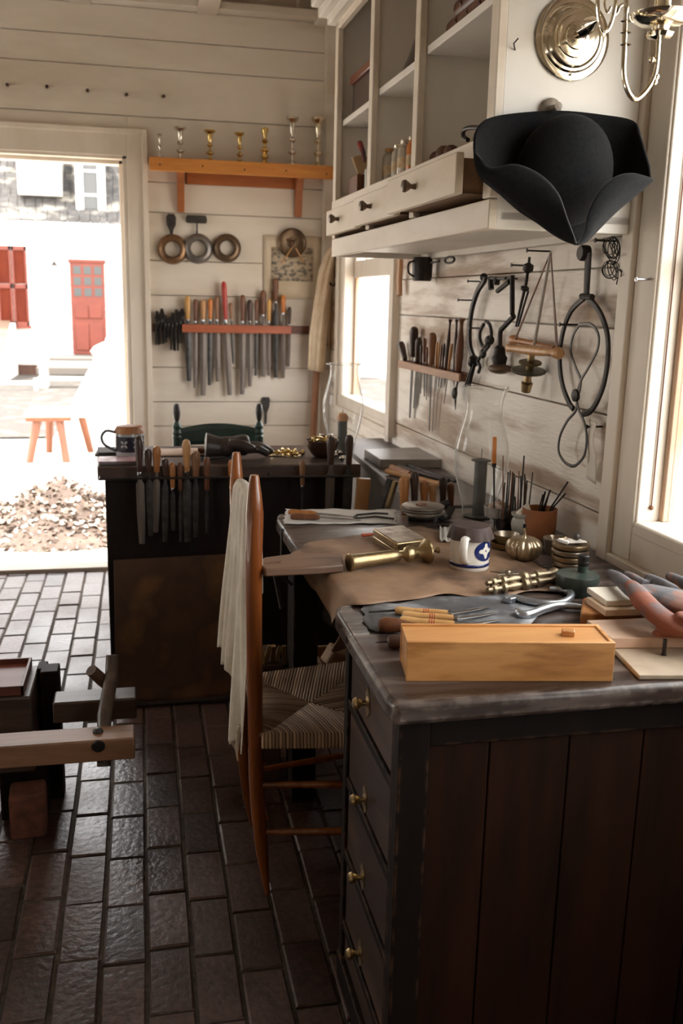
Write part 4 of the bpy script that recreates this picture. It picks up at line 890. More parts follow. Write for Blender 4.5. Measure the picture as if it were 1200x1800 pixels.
# leather skin over the bay of the bench
lea = mat('tan_leather', (.36, .22, .135), .6, c2=(.20, .115, .065), scale=9, bump=.5, bscale=35, c3=(.12, .07, .045), s3=7, lo=.32, hi=.68)
def leafn(u, v):
    # u: near edge -> far edge, v: left (bay) -> right
    lo = [(583, 1096, .795), (622, 1064, .864), (760, 1052, .863), (880, 1045, .863), (985, 1042, .864), (1020, 1035, .864)]
    hi = [(510, 975, .866), (545, 952, .864), (640, 940, .863), (740, 925, .863), (830, 950, .863), (930, 985, .863)]
    i = v*5; k = min(int(i), 4); f = i-k
    a = PZ(*lo[k][:2], lo[k][2]).lerp(PZ(*lo[k+1][:2], lo[k+1][2]), f); b = PZ(*hi[k][:2], hi[k][2]).lerp(PZ(*hi[k+1][:2], hi[k+1][2]), f)
    p = a.lerp(b, u)
    p.y += .012*math.sin(v*19)*(1-u)*(.4+v) + .006*math.sin(v*47)*(1-u)
    p.x += .03*math.sin(PI*min(1, u*1.2))*max(0, 1-v*6)
    if v < .1: p.z -= .035*(1-v/.1)*math.sin(PI*min(1, u*1.3))
    p.z += .0035*math.sin(9*u+4*v)*math.sin(13*v+2)**2 + .002*abs(math.sin(31*v))
    return p
mb = MB(); mb.grid(leafn, 30, 50)
lr = root('leather_skin', 'tan leather skin spread on the workbench and hanging down inside its bay', 'leather', V(.7, 2.1, .862))
build('top_skin', mb, lea, lr, solid=.0018, ang=80)
# the part that hangs into the bay
rim = smooth([V(.44, 1.892, .863), V(.49, 1.925, .864), V(.535, 2.0, .865), V(.548, 2.10, .865), V(.53, 2.20, .866), V(.47, 2.285, .866), V(.42, 2.325, .866)], 6)
def hang(u, v):
    i = u*(len(rim)-1); k = min(int(i), len(rim)-2); p = rim[k].lerp(rim[k+1], i-k)
    dep = .085 + .05*math.sin(PI*min(1, u*1.5)) - .045*max(0, u-.55)*2 + .045*math.exp(-((u-.0)/.14)**2) + .03*math.exp(-((u-.86)/.07)**2)
    inw = V(.3, 2.1, 0) - V(p.x, p.y, 0); inw.normalize()
    q = p + inw*(.006+.05*v*v) ; q.z = p.z - dep*v**1.2 - .002; q += inw*.01*math.sin(u*14+1)*v
    return q
mb = MB(); mb.grid(hang, 44, 12); build('hanging_flap', mb, lea, lr, solid=.0018, ang=80)

# bench pin: old forked board sticking out of the bench
pinw = wood('old_pin_wood', (.23, .13, .08), (.13, .07, .045), .5, X_, 18, bump=.8, c3=(.07, .04, .028), s3=22)
z = .884
P = [PZ(*q, z) for q in ((458, 981), (520, 972), (560, 972), (598, 975))]; Q = [PZ(*q, z) for q in ((598, 993), (560, 997), (520, 999), (463, 994))]
mb = MB(); poly = [(p.x, p.y) for p in P] + [(q.x, q.y) for q in Q]
poly = [(PZ(x, y, z).x, PZ(x, y, z).y) for x, y in ((457, 984), (465, 979), (520, 972), (600, 972), (604, 992), (560, 996), (466, 1000), (458, 994), (462, 991), (492, 989), (492, 986), (461, 988))]
mb.prism(poly, .020, Matrix.Translation((0, 0, .864))); pn = root('bench_pin', 'old forked wooden bench pin jutting from the workbench edge towards the tall chair', 'bench pin', V(.4, 2.2, .864)); build('pin_board', mb, pinw, pn, bev=.004)

# under-bench objects seen past the chair
trw = wood('trough_wood', (.50, .31, .18), (.36, .21, .12), .5, X_, 20)
tr = root('wooden_tray', 'small brown wooden tray on the shelf under the workbench, right of its leg', 'tray', V(.60, 2.62, .354))
mb = MB(); x0, x1, y0, y1 = .505, .74, 2.56, 2.77; z0, z1 = .354, .425
mb.span((x0, y0, z0), (x1, y0+.012, z1)); mb.span((x0, y1-.012, z0), (x1, y1, z1)); mb.span((x0, y0, z0), (x0+.012, y1, z1)); mb.span((x1-.012, y0, z0), (x1, y1, z1)); mb.span((x0, y0, z0), (x1, y1, z0+.008)); build('tray_body', mb, trw, tr, bev=.002)
for k, (x, y, a, lb) in enumerate(((.58, 2.65, .3, 'rough brown wood offcut on the left in the tray under the workbench'), (.66, 2.67, -.5, 'rough brown wood offcut standing highest in the tray under the workbench'))):
    mb = MB(); mb.box((x, y, .42+.02*k), (.10, .06, .07), (.3*(1-2*k), .4, a)); single('wood_offcut', mb, trw, lb, 'offcut', bev=.006)
mb = MB(); x0, x1, y0, y1 = .31, .405, 2.70, 2.86; z0, z1 = .0, .40
mb.span((x0, y0, z0), (x1-.0, y1, .38)); mb.span((x0-.008, y0-.008, .38), (x1+.004, y1+.008, .40)); single('standing_crate', mb, wood('crate_wood', (.08, .045, .028), (.05, .028, .018), .6, X_, 20), 'narrow dark crate on the floor under the bench, just right of the tall chair post', 'crate', bev=.004)
mb = MB()
for k in range(5):
    mb.box((.345+.017*k, 2.705+.01*(k % 2), .425), (.013, .012, .05+.01*(k % 3)), (.2*(k % 3-1), .3*(k % 2), 0))
single('small_brass_fittings', mb, oldbrass, 'cluster of small brass fittings on the narrow crate below the bench', 'fittings', kind='stuff')
mb = MB(); p = smooth([V(.40, 2.45, .80), V(.392, 2.44, .70), V(.40, 2.43, .64), V(.412, 2.425, .58)], 5); 
mb = MB(); c = V(.365, 2.58, .72); mb.lathe([(.012, 0), (.014, .03), (.01, .05)], axis(c, c+V(.2, 0, .05)), 12); mb.tube([c, c+V(.02, 0, -.10)], .006, 6); mb.tube([c+V(-.03, 0, .05), c+V(.05, 0, -.03)], .005, 6); mb.tube([c+V(.02, 0, .14), c+V(.02, 0, 0)], .005, 6)
single('screw_clamp', mb, darksteel, 'dark iron screw clamp hanging under the far left edge of the workbench', 'clamp')
mb = MB(); c = V(.56, 2.56, .62); mb.lathe([(.05, 0), (.062, .004), (.062, .016), (.05, .02)], axis(c, c+V(-.5, -.8, .2)), 24); mb.tube([c+V(0, -.01, -.05), c+V(.0, -.01, .12)], .008, 6)
single('iron_pulley', mb, iron, 'black iron wheel below the bench behind the hanging leather', 'wheel')

# ================================================================== BACK BENCH (dark counter)
bb = root('dark_counter', 'tall dark wooden counter with heavy top, standing across the room before the back wall', 'counter', V(.33, 3.65, 0))
ctop = wood('counter_top_wood', (.045, .028, .024), (.085, .055, .046), .36, X_, 20, bump=.3, c3=(.12, .06, .035), s3=9, wear=(.22, .12, .07), wr=.014)
tl, tr_ = PY(174, 812, 3.47), PY(642, 820, 3.43)
zt2 = .895
mb = MB(); mb.prism([(-.166, 3.46), (.815, 3.43), (.83, 3.92), (-.185, 3.94)], .053, Matrix.Translation((0, 0, zt2-.053))); build('counter_top', mb, ctop, bb, bev=.006)
mb = MB(); mb.span((-.142, 3.50, 0), (.785, 3.90, .842)); build('counter_body', mb, wood('counter_body_wood', (.018, .010, .008), (.010, .006, .005), .55, Z_, 18, spec=.25), bb, bev=.004)
mb = MB(); mb.tube([(-.155, 3.392, .862), (.785, 3.382, .858)], .004, 8)
for x in (-.155, .20, .46, .775): mb.tube([(x, 3.386, .860), (x, 3.47, .862)], .004, 6)
build('tool_rod', mb, iron, bb)
mb = MB(); 
for x0, x1, z0, z1 in ((.045, .165, .69, .70),): mb.tube([V(.04, 3.497, .565), V(.04, 3.492, .632), V(.168, 3.492, .634), V(.168, 3.497, .565)], .0022, 6)
build('hanging_loop', mb, iron, bb)
ZT2 = zt2
def zq(x, y): return (160+x/2.4, 690+y/2.4)
tl_ = [((200, 180), 332, (215, 640), 34, 32, 'dark', steel, 'broad black handle, leftmost'), ((240, 235), 335, (252, 605), 30, 26, 'dark', darksteel, 'plain dark grip, second'), ((277, 224), 332, (273, 592), 34, 28, 'wood', steel, 'light round grip, third'),
 ((312, 276), 350, (312, 632), 28, 26, 'dark', darksteel, 'dark short grip, fourth'), ((341, 292), 400, (347, 586), 26, 20, 'wood', darksteel, 'small tan grip, fifth'), ((374, 292), 408, (378, 632), 22, 14, 'brown', darksteel, 'thin brown grip, sixth'),
 ((401, 196), 330, (407, 632), 34, 34, 'tan', darksteel, 'tallest tan grip, seventh'), ((440, 246), 350, (441, 612), 38, 24, 'mid', darksteel, 'fat brown grip, eighth'), ((487, 270), 408, (488, 596), 28, 14, 'brown', darksteel, 'long brown grip, ninth'), ((590, 282), 400, (592, 600), 26, 16, 'orange', darksteel, 'half behind the chair post'),
 ((888, 284), 388, (890, 560), 24, 10, 'mid', darksteel, 'slim brown grip, right of the chair'), ((1010, 182), 300, (1004, 560), 36, 38, 'dark', steel, 'broad black grip, second from right'), ((1087, 177), 300, (1078, 560), 36, 40, 'dark', darksteel, 'broad black grip, rightmost')]
for k, (tp, hb, tip, wh, wb, m, bm, pos) in enumerate(tl_):
    yy = 3.414; u = 3.6/F/2.4
    top = PY(*zq(*tp), yy); tpt = PY(*zq(*tip), yy); f = (hb-tp[1])/(tip[1]-tp[1]); hbp = top.lerp(tpt, f)
    top.y -= 0.012; hbp.y -= .012; tpt.y += .008
    filetool('file', 'file on the dark counter rod, %s' % pos, 'file', top, hbp, tpt, wh*u, wb*u, hm_[m], bm, group='files on the counter rod', ferr=k in (0, 4, 6, 7, 10))
a = PY(622, 838, 3.40); b = PY(652, 900, 3.40)
mb = MB(); mb.box(((a.x+b.x)/2, 3.405, .77), (.052, .02, .15), (0, .06, 0)); single('wooden_batten', mb, handletan, 'short pale wood slat hanging at the right end of the dark counter', 'batten', bev=.002)

# leaning metal sheet
a0, a1 = PY(197, 981, 3.462), PY(205, 1243, 3.36)
rust = mat('rusty_sheet', (.095, .050, .030), .42, .3, c2=(.05, .028, .02), scale=5, bump=.3, bscale=30, c3=(.19, .09, .035), s3=5, spec=.4)
mb = MB(); mb.add([(-.118, 3.466, .535), (.385, 3.468, .545), (.385, 3.358, .012), (-.122, 3.358, .008), (-.118, 3.474, .537), (.385, 3.476, .547), (.385, 3.366, .014), (-.122, 3.366, .010)], [(0, 3, 2, 1), (4, 5, 6, 7), (0, 1, 5, 4), (1, 2, 6, 5), (2, 3, 7, 6), (3, 0, 4, 7)])
single('metal_sheet', mb, rust, 'large rust-brown metal sheet leaning against the front of the dark counter', 'sheet', bev=.001)
mb = MB(); mb.tube([V(-.12, 3.33, .012), V(.38, 3.33, .012)], .010, 8); single('iron_bar', mb, iron, 'black iron bar lying on the floor before the leaning metal sheet', 'bar')

# grey side bench behind the work bench, with slab
greyp = mat('grey_purple_paint', (.19, .16, .155), .5, c2=(.12, .10, .10), scale=6, bump=.2)
gb = root('grey_side_bench', 'low grey-painted side bench in the corner under the far window', 'bench', V(1.0, 3.35, 0))
mb = MB(); mb.prism([(.865, 2.83), (WXf(2.83)-.006, 2.83), (WXf(4.35)-.006, 4.35), (.90, 4.35)], .03, Matrix.Translation((0, 0, .83))); build('bench_top', mb, greyp, gb, bev=.004)
mb = MB(); mb.prism([(.88, 2.85), (WXf(2.85)-.012, 2.85), (WXf(4.33)-.012, 4.33), (.915, 4.33)], .83, Matrix()); build('bench_body', mb, greyp, gb, bev=.004)
slabm = mat('grey_slab_paint', (.36, .345, .33), .35, c2=(.28, .265, .25), scale=8)
# slab: front edge at (690..780, 812..820), back at (640,795)-(757,788)
z0 = .875
pl = [PZ(*q, z0+.02) for q in ((668, 808), (783, 808), (742, 786), (640, 790))]
mb = MB(); mb.prism([(p.x, p.y) for p in pl], .035, Matrix.Translation((0, 0, z0-.014))); single('grey_slab', mb, slabm, 'thick grey painted slab lying on the side bench beneath the far window', 'slab', bev=.003)

# ================================================================== RUSH CHAIR
ch = root('rush_chair', 'tall orange-brown post chair with rush seat, pulled up to the workbench', 'chair', V(.45, 2.3, 0))
def post(pts, rs): m_ = MB(); m_.tube(smooth(pts, 5), [a for k in range(len(rs)-1) for a in [rs[k]*(1-j/5)+rs[k+1]*j/5 for j in range(5)]]+[rs[-1]], 18); return build('back_post', m_, chairwood, ch)
def ppx(y, ys): return [PY(px, py, y) for px, py in ys]
post(ppx(2.123, ((447, 835), (447, 850), (447.5, 905), (446, 1000), (447, 1150), (449, 1300), (452, 1400), (460, 1490), (470, 1572))), [.0098, .0132, .0208, .0202, .0196, .019, .0185, .017, .006])
post(ppx(2.456, ((415, 795), (415.5, 808), (416, 860), (417, 950), (419, 1100), (423, 1230), (428, 1330), (436, 1400), (444, 1452))), [.0095, .0125, .0190, .0185, .0178, .0175, .0172, .016, .006])
# seat: woven rush over four rails, corners
A = V(.268, 2.105, .455); B = V(.285, 2.475, .455); C = V(.68, 2.545, .455); D = V(.66, 2.045, .455)
cen = (A+B+C+D)/4; cen.x = .42; cen.y = 2.285
def rushmat(name, stretch):
    m, nt, b = newmat(name); N, L = nt.nodes, nt.links
    at = N.new('ShaderNodeAttribute'); at.attribute_name = 'strand'
    rp = N.new('ShaderNodeValToRGB'); e = rp.color_ramp.elements; e[0].color = (.22, .14, .09, 1); e[1].color = (.52, .37, .25, 1)
    L.new(at.outputs['Fac'], rp.inputs[0]); L.new(rp.outputs[0], b.inputs['Base Color']); b.inputs['Roughness'].default_value = .6; return m
mb = MB(); strand = []
nS = 46
for (p, q) in ((A, B), (B, C), (C, D), (D, A)):
    # strands run perpendicular to the rail, from rail towards the diagonals
    for k in range(nS):
        f = (k+.5)/nS; s0 = p.lerp(q, f)
        lim = f/.5 if f < .5 else (1-f)/.5
        mid = (p+q)/2
        # the diagonal point at this f
        dg = p.lerp(cen, lim) if f < .5 else q.lerp(cen, lim)
        rail = (q-p).normalized(); inn = V(rail.y, -rail.x, 0)
        if (cen-s0).dot(inn) < 0: inn = -inn
        w_ = (q-p).length/nS*.52
        dd = (dg-s0)
        out = s0 - inn*.012
        pts = [out+V(0, 0, -.026), out+inn*-.004+V(0, 0, -.010), s0+V(0, 0, .006), s0.lerp(dg, .5)+V(0, 0, .004), dg+V(0, 0, -.006)]
        o = len(mb.f); mb.tube(pts, w_, 6); strand += [rnd.random()]*(len(mb.f)-o)
mb.add([A+V(0, 0, -.012), B+V(0, 0, -.012), C+V(0, 0, -.012), D+V(0, 0, -.012)], [(0, 1, 2, 3)]); strand.append(.1)
se = build('rush_seat', mb, rushmat('woven_rush', 1), ch, ang=70)
at = se.data.attributes.new('strand', 'FLOAT', 'FACE'); at.data.foreach_set('value', strand)
for x, y in ((.66, 2.06), (.68, 2.53)):
    mb = MB(); mb.tube([(x, y, 0), (x, y, .05), (x, y, .47)], [.012, .016, .018], 14); build('front_leg', mb, chairwood, ch)
def rung(a, b, r=.010): m_ = MB(); m_.tube([a, V(*a).lerp(V(*b), .5), b], [r*.8, r, r*.8], 10); build('rung', m_, chairwood, ch)
rung((.272, 2.118, .315), (.66, 2.06, .315)); rung((.280, 2.12, .182), (.66, 2.06, .182)); rung((.275, 2.46, .30), (.68, 2.53, .30)); rung((.28, 2.46, .17), (.68, 2.53, .17))
rung((.272, 2.12, .37), (.28, 2.455, .37)); rung((.28, 2.12, .22), (.285, 2.455, .22)); rung((.66, 2.06, .34), (.68, 2.53, .34)); rung((.66, 2.06, .2), (.68, 2.53, .2))
for z in (.60, .76, .92):
    def sl2(u, v): return (.252+.008*0-.012*math.sin(PI*u), 2.13+.32*u, z+(.06+.012*math.sin(PI*u))*v)
    mb = MB(); mb.grid(sl2, 16, 4); build('slat', mb, chairwood, ch, solid=.008)
# towel over the top slat
tow = mat('off_white_cotton', (.74, .68, .58), .95, c2=(.56, .49, .40), scale=9, bump=.4, bscale=500)
def towf(u, v):
    # u along the slat, v from inside hem over the top to the outside hem
    y = 2.148+.285*u
    zt = 1.025+.012*math.sin(PI*u)
    fold = .011*math.sin(u*23+.5+.8*math.sin(v*4))+.006*math.sin(u*47+v*2)
    if v < .25: t = v/.25; return V(.262+.006*(1-t)+fold*.5, y, zt-.22*(1-t))
    if v < .32: t = (v-.25)/.07; a = PI*t; return V(.250+.013*math.cos(a), y, zt+.012*math.sin(a))
    t = (v-.32)/.68
    hem = .40 + .22*u*0 + (.155*max(0, min(1, (u-.18)/.25)))  # far side ends higher
    return V(.236-.020*t+fold*(.3+.9*t)-.012*u*t, y+.03*t*(u-.6), zt-(zt-hem+.01*math.sin(u*37))*t)
mb = MB(); mb.grid(towf, 44, 60); tw = root('cotton_towel', 'long off-white cotton cloth hung over the back of the rush-seated chair', 'towel', V(.24, 2.3, .6)); build('cloth', mb, tow, tw, solid=.0025, ang=80)
mb = MB()
for k in range(14):
    y = 2.15+.006*k; z = .41+rnd.uniform(-.01, .02); mb.tube([V(.214+rnd.uniform(-.004, .01), y, z+.03), V(.212+rnd.uniform(-.01, .01), y+rnd.uniform(-.006, .006), z-.01), V(.214, y+rnd.uniform(-.01, .01), z-rnd.uniform(.02, .06))], [.0035, .003, .001], 5)
build('frayed_hem', mb, tow, tw)

# ================================================================== LOG VICE at the left
vw = wood('vice_wood', (.035, .022, .017), (.09, .055, .04), .4, X_, 20, bump=.5)
vlt = wood('vice_rail_wood', (.30, .16, .09), (.17, .085, .045), .45, X_, 20, bump=.6, c3=(.06, .035, .025), s3=22)
vi = root('wooden_vice', 'low dark wooden screw vice with two rails, at the left edge of the floor', 'vice', V(-.4, 2.6, 0))
mb = MB(); mb.span((-.95, 2.56, .17), (-.325, 2.80, .40)); build('block', mb, vw, vi, bev=.006)
mb = MB(); mb.span((-.315, 2.70, .0), (-.262, 2.77, .415)); mb.span((-.328, 2.745, .06), (-.30, 2.81, .408)); build('cheek', mb, blackwood, vi, bev=.004)
def vb(z_, pts): return [(PZ(x, y, z_).x, PZ(x, y, z_).y) for x, y in pts]
mb = MB(); mb.span((-1.0, 2.262, .338), (-.040, 2.345, .398)); build('rail', mb, vlt, vi, bev=.004, label='worn light brown rail')
mb = MB(); mb.span((-.262, 2.50, .340), (-.036, 2.585, .402)); build('rail', mb, vw, vi, bev=.005)
# screw
s0, s1 = V(-.115, 2.325, .335), V(-.062, 2.60, .515)
a = PY(181, 1285, 2.33); b = PY(197, 1150, 2.56)
c0 = PY(182, 1240, 2.42)
mb = MB(); mb.tube([V(a.x, 2.31, .30), V(a.x+.002, 2.38, .41), V(b.x-.002, 2.535, .46), V(b.x, 2.555, b.z)], [.018, .019, .019, .017], 14); build('screw', mb, mat('worn_screw_wood', (.12, .085, .065), .4, c2=(.07, .045, .035), scale=30, bump=.5), vi)
mb = MB(); h0 = PY(160, 1178, 2.52); h1 = PY(196, 1210, 2.56); mb.tube([h0, h0.lerp(h1, .5), h1], [.017, .018, .016], 12); build('screw_handle', mb, wood('peg_wood', (.16, .095, .06), (.09, .05, .035), .4, Z_, 20), vi)
mb = MB(); q = PY(172, 1282, 2.31); q.z = .399; mb.lathe([(.014, 0), (.013, .004), (.008, .009), (.001, .010)], Matrix.Translation(q), 16); build('bolt_head', mb, darksteel, vi)
q = PY(173, 1312, 2.261); mb = MB(); mb.lathe([(.017, 0), (.015, .004), (.001, .005)], axis(q, q+YV), 14); mb.tube([V(q.x, 2.29, .34), V(q.x, 2.29, .325)], .007, 8); build('plugged_bolt', mb, iron, vi)
mb = MB(); mb.span((-.43, 2.60, 0), (-.30, 2.78, .175)); build('foot', mb, blackwood, vi, bev=.004)
mb = MB(); mb.span((-.9, 2.6, 0), (-.8, 2.78, .175)); build('foot', mb, blackwood, vi, bev=.004)
# tray on the vice
ty = root('red_tray', 'shallow reddish wooden box resting on top of the dark wooden vice', 'box', V(-.5, 2.7, .402))
x0, x1, y0, y1, z0, z1 = -.80, -.345, 2.57, 2.79, .402, .43
mb = MB(); rw = wood('red_tray_wood', (.17, .055, .035), (.10, .032, .022), .45, X_, 20)
mb.span((x0, y0, z0), (x1, y0+.008, z1)); mb.span((x0, y1-.008, z0), (x1, y1, z1)); mb.span((x1-.008, y0, z0), (x1, y1, z1-.0005)); mb.span((x0, y0, z0), (x0+.008, y1, z1-.0005)); build('tray_rim', mb, rw, ty, bev=.001)
mb = MB(); mb.span((x0+.004, y0+.004, z0+.002), (x1-.004, y1-.004, z0+.012)); build('tray_floor', mb, wood('tray_floor_wood', (.26, .085, .055), (.20, .06, .04), .45, X_, 14), ty)
mb = MB(); c = V(-.52, 2.68, .416); mb.lathe([(.06, 0), (.055, .004), (.001, .005)], Matrix.Translation(c) @ Matrix.Diagonal((1, .5, 1, 1)), 20); build('dark_hollow', mb, blackwood, ty)
# brick on the floor
mb = MB(); mb.box((-.345, 2.537, .067), (.098, .10, .135), (0, 0, .06)); single('loose_brick', mb, mat('loose_brick_clay', (.22, .080, .050), .85, c2=(.10, .04, .028), scale=25, bump=.8, bscale=60), 'loose red brick standing on the floor in front of the wooden vice', 'brick', bev=.012, seg=3)
# ================================================================== TOOLS ON THE RIGHT WALL
def z6(x, y): return (560+x/4, 400+y/4)
def z7(x, y): return (800+x/3, 400+y/3)
def nail(px, py, ln, lb, m=iron, r=.0028, dz=0):
    p = PW(px, py, -.005); q = p + WN*ln + V(0, 0, dz)
    mb = MB(); mb.tube([p, q], [r, r], 7); mb.lathe([(r*2.2, 0), (r*2.2, .002), (.0005, .003)], axis(q, q+WN), 8)
    return single('nail', mb, m, lb, 'nail')
rr = root('tool_rack', 'narrow pale wooden rack on the right wall holding slim handled tools', 'rack', wall(1.42, .03, 1.22))
mb = MB(); mb.wbox(1.035, 1.80, .040, .050, 1.226, 1.256); build('front_bar', mb, wood('rack_bar_wood', (.48, .27, .16), (.34, .18, .10), .5, Y_, 22), rr, bev=.002)
mb = MB(); mb.wbox(1.035, 1.80, .0, .012, 1.222, 1.258); mb.wbox(1.035, 1.047, .012, .040, 1.228, 1.254); mb.wbox(1.788, 1.80, .012, .040, 1.228, 1.254); build('back_bar', mb, handlebrown, rr, bev=.002)
Uw = lambda p: (p-CAM).dot(_f)/F/4          # one zoomed pixel at this depth
LT = [((575, 805), 930, (625, 990), 44, 10, 'dark', iron, 'broad dark paddle grip leaning at the far left end', 'paddle'),
 ((672, 697), 905, (640, 1338), 56, 26, 'dark', darksteel, 'tallest black grip near the left end', 'tool'), ((706, 772), 960, (668, 1268), 44, 22, 'dark', darksteel, 'bottle-shaped black grip', 'tool'),
 ((722, 820), 970, (715, 1165), 18, 16, 'dark', iron, 'thin short black one behind the bottle-shaped grip', 'tool'), ((744, 776), 945, (742, 1188), 26, 18, 'brown', iron, 'slim brown grip', 'tool'), ((800, 738), 960, (777, 1432), 54, 14, 'mid', darksteel, 'broad reddish brown grip with the longest point', 'tool'),
 ((762, 840), 980, (757, 1212), 16, 12, 'brown', iron, 'thin one left of the reddish brown grip', 'tool'), ((833, 803), 985, (798, 1432), 17, 12, 'tan', steel, 'thin pale stem with a long point', 'tool'), ((850, 806), 990, (822, 1150), 15, 12, 'tan', steel, 'thin pale stem, second of the close trio', 'tool'),
 ((866, 822), 995, (840, 1120), 14, 12, 'brown', iron, 'thin brown stem, third of the close trio', 'tool'), ((884, 815), 1000, (858, 1125), 18, 12, 'dark', iron, 'thin dark stem just left of the flared grips', 'tool'), ((936, 815), 1005, (880, 1240), 22, 12, 'tan', steel, 'tan stem between two flared grips', 'tool')]
for k, (tp, hb, tip, wh, wb, m, bm, pos, nm) in enumerate(LT):
    off = .026+.004*(k % 2); wb *= 2.1; wh *= 1.15
    top = PW(*z6(*tp), off); tpt = PW(*z6(*tip), off-.012); u = Uw(top); f = (hb-tp[1])/(tip[1]-tp[1]); hbp = top.lerp(tpt, f)
    filetool('graver', '%s in the right wall rack' % pos, 'tool', top, hbp, tpt, wh*u, wb*u, hm_[m], bm, up=WN, group='slim tools in the right wall rack', ferr=False)
for k, (tp, hb, tip, wh, pos, m) in enumerate((((925, 645), 1010, (885, 1105), 34, 'first dark grip with a flared top, left of the pair', 'dark'), ((970, 645), 1020, (950, 1120), 32, 'middle dark grip with a flared top, behind the bottle-shaped brown one', 'dark'), ((1007, 636), 1030, (960, 1283), 62, 'large bottle-shaped brown grip with flared top, rightmost', 'brown'))):
    off = .028; top = PW(*z6(*tp), off); tpt = PW(*z6(*tip), off-.01); u = Uw(top); hbp = top.lerp(tpt, (hb-tp[1])/(tip[1]-tp[1])); w = wh*u/2; L_ = (top-hbp).length
    r_ = root('graver', '%s, right wall rack' % pos, 'tool', hbp, group='slim tools in the right wall rack')
    mb = MB(); mb.lathe([(w*.5, 0), (w*.8, L_*.1), (w, L_*.35), (w*.85, L_*.6), (w*.42, L_*.85), (w*.5, L_*.94), (w*.85, L_*.97), (w*.8, L_), (.0005, L_*1.003)], axis(hbp, top), 16); build('handle', mb, hm_[m], r_)
    mb = MB(); mb.tube([hbp, hbp.lerp(tpt, .5), tpt], [.003, .0028, .001], 6); build('blade', mb, darksteel, r_)
mb = MB(); c = PW(*z6(955, 1165), .04); mb.ball(c, (.010, .018, .022), 12); mb.tube([c+V(0, 0, -.01), PW(*z6(962, 1275), .03)], .002, 6); mb.tube([c, PW(*z6(985, 1060), .03)], .004, 6)
single('spoon', mb, darksteel, 'dark round spoon bowl hanging below the right end of the wall rack', 'spoon')
# black cup & its hook
c = PW(742, 473, .055)
r_ = root('iron_cup', 'black iron cup hung on the right wall under the cupboard', 'cup', c)
mb = MB(); mb.lathe([(.036, -.046), (.040, -.03), (.041, .03), (.036, .046), (.033, .046), (.036, .03), (.034, -.04), (.001, -.042)], Matrix.Translation(c), 28); build('cup_body', mb, iron, r_)
mb = MB(); mb.tube(smooth([c+V(-.035, -.01, .03), c+V(-.062, -.02, .02), c+V(-.062, -.02, -.015), c+V(-.036, -.01, -.03)], 5), .004, 7); build('handle', mb, iron, r_)
p = PW(790, 457, .045)
mb = MB(); mb.tube([PW(757, 462, .05), PW(772, 459, .05)], .004, 6)
mb.tube(smooth([p+WT*(.05*math.cos(a))+V(0, 0, .011*math.sin(a)) for a in [2*PI*i/10 for i in range(10)]], 4, True), .0045, 7, closed=True)
single('iron_ladle_ring', mb, iron, 'dark iron ring ladle sticking out from behind the black cup', 'ladle')

# curved bow frame
bw = root('bow_frame', 'large dark curved iron frame saw hanging on the right wall, left of the pliers', 'frame saw', PW(*z7(80, 540), .03))
mb = MB(); mb.tube(smooth([PW(*z7(x, y), .03) for x, y in ((158, 258), (150, 285), (118, 335), (88, 430), (74, 540), (78, 630), (102, 700))], 6), [(.008, .012)]*37, 8, flat=WN); mb.ball(PW(*z7(150, 262), .03), .014, 8); build('bow', mb, iron, bw)
mb = MB(); mb.lathe([(.010, -.02), (.018, -.012), (.018, .012), (.010, .022)], axis(PW(*z7(95, 705), .03), PW(*z7(80, 760), .03)), 12); mb.tube([PW(*z7(105, 720), .03), PW(*z7(75, 835), .03)], .004, 6); mb.tube([PW(*z7(92, 720), .03), PW(*z7(52, 838), .03)], .005, 6); mb.tube([PW(*z7(98, 720), .035), PW(*z7(62, 838), .035)], .003, 6); build('jaw', mb, iron, bw)
nail(833, 528, .06, 'iron nail through the curved frame saw on the right wall'); nail(848, 577, .05, 'iron nail holding the ringed pliers on the right wall'); nail(846, 495, .05, 'iron nail at the top of the curved frame saw')
# ringed pliers
pl_ = root('ringed_pliers', 'dark iron pliers with looped handles hanging beside the curved frame saw', 'pliers', PW(*z7(160, 600), .03))
for pts in (((150, 510), (132, 545), (130, 590), (150, 630), (178, 600), (190, 585)), ((160, 495), (180, 510), (190, 560), (178, 620), (140, 670), (120, 705), (130, 735), (122, 765))):
    mb = MB(); mb.tube(smooth([PW(*z7(x, y), .03) for x, y in pts], 6), [.0062]*(6*(len(pts)-1)+1), 8); build('arm', mb, iron, pl_)
mb = MB(); q = PW(*z7(180, 595), .03); mb.ball(q, .017, 10); build('pivot', mb, darksteel, pl_)
mb = MB(); mb.ball(PW(*z7(145, 665), .03), (.011, .02, .017), 10); build('jaw', mb, iron, pl_)
# brace
bc = root('carpenters_brace', 'black iron crank brace with a brown breast pad, hanging on the right wall', 'brace', PW(*z7(250, 500), .035))
mb = MB(); mb.tube([PW(*z7(x, y), .035) for x, y in ((300, 253), (300, 300), (300, 455), (308, 468), (240, 540), (236, 560), (234, 625))], [.0085]*7, 8); build('crank', mb, iron, bc)
mb = MB(); mb.lathe([(.010, 0), (.018, .008), (.020, .03), (.026, .04), (.022, .06), (.018, .075)], axis(PW(*z7(234, 622), .035), PW(*z7(232, 725), .035)), 16); build('chuck', mb, iron, bc)
mb = MB(); c = PW(*z7(234, 745), .035); mb.ball(c, (.036, .050, .017), 14); build('breast_pad', mb, mat('pad_bronze', (.16, .10, .055), .45, .3, c2=(.09, .055, .03), scale=14), bc, label='brown breast pad')
mb = MB(); mb.tube([PW(*z7(185, 262), .03), PW(*z7(190, 325), .03)], .010, 8); mb.tube([PW(*z7(175, 268), .03), PW(*z7(250, 268), .04), PW(*z7(300, 262), .035)], .005, 6); mb.tube([PW(*z7(220, 262), .035), PW(*z7(215, 300), .035)], .012, 8)
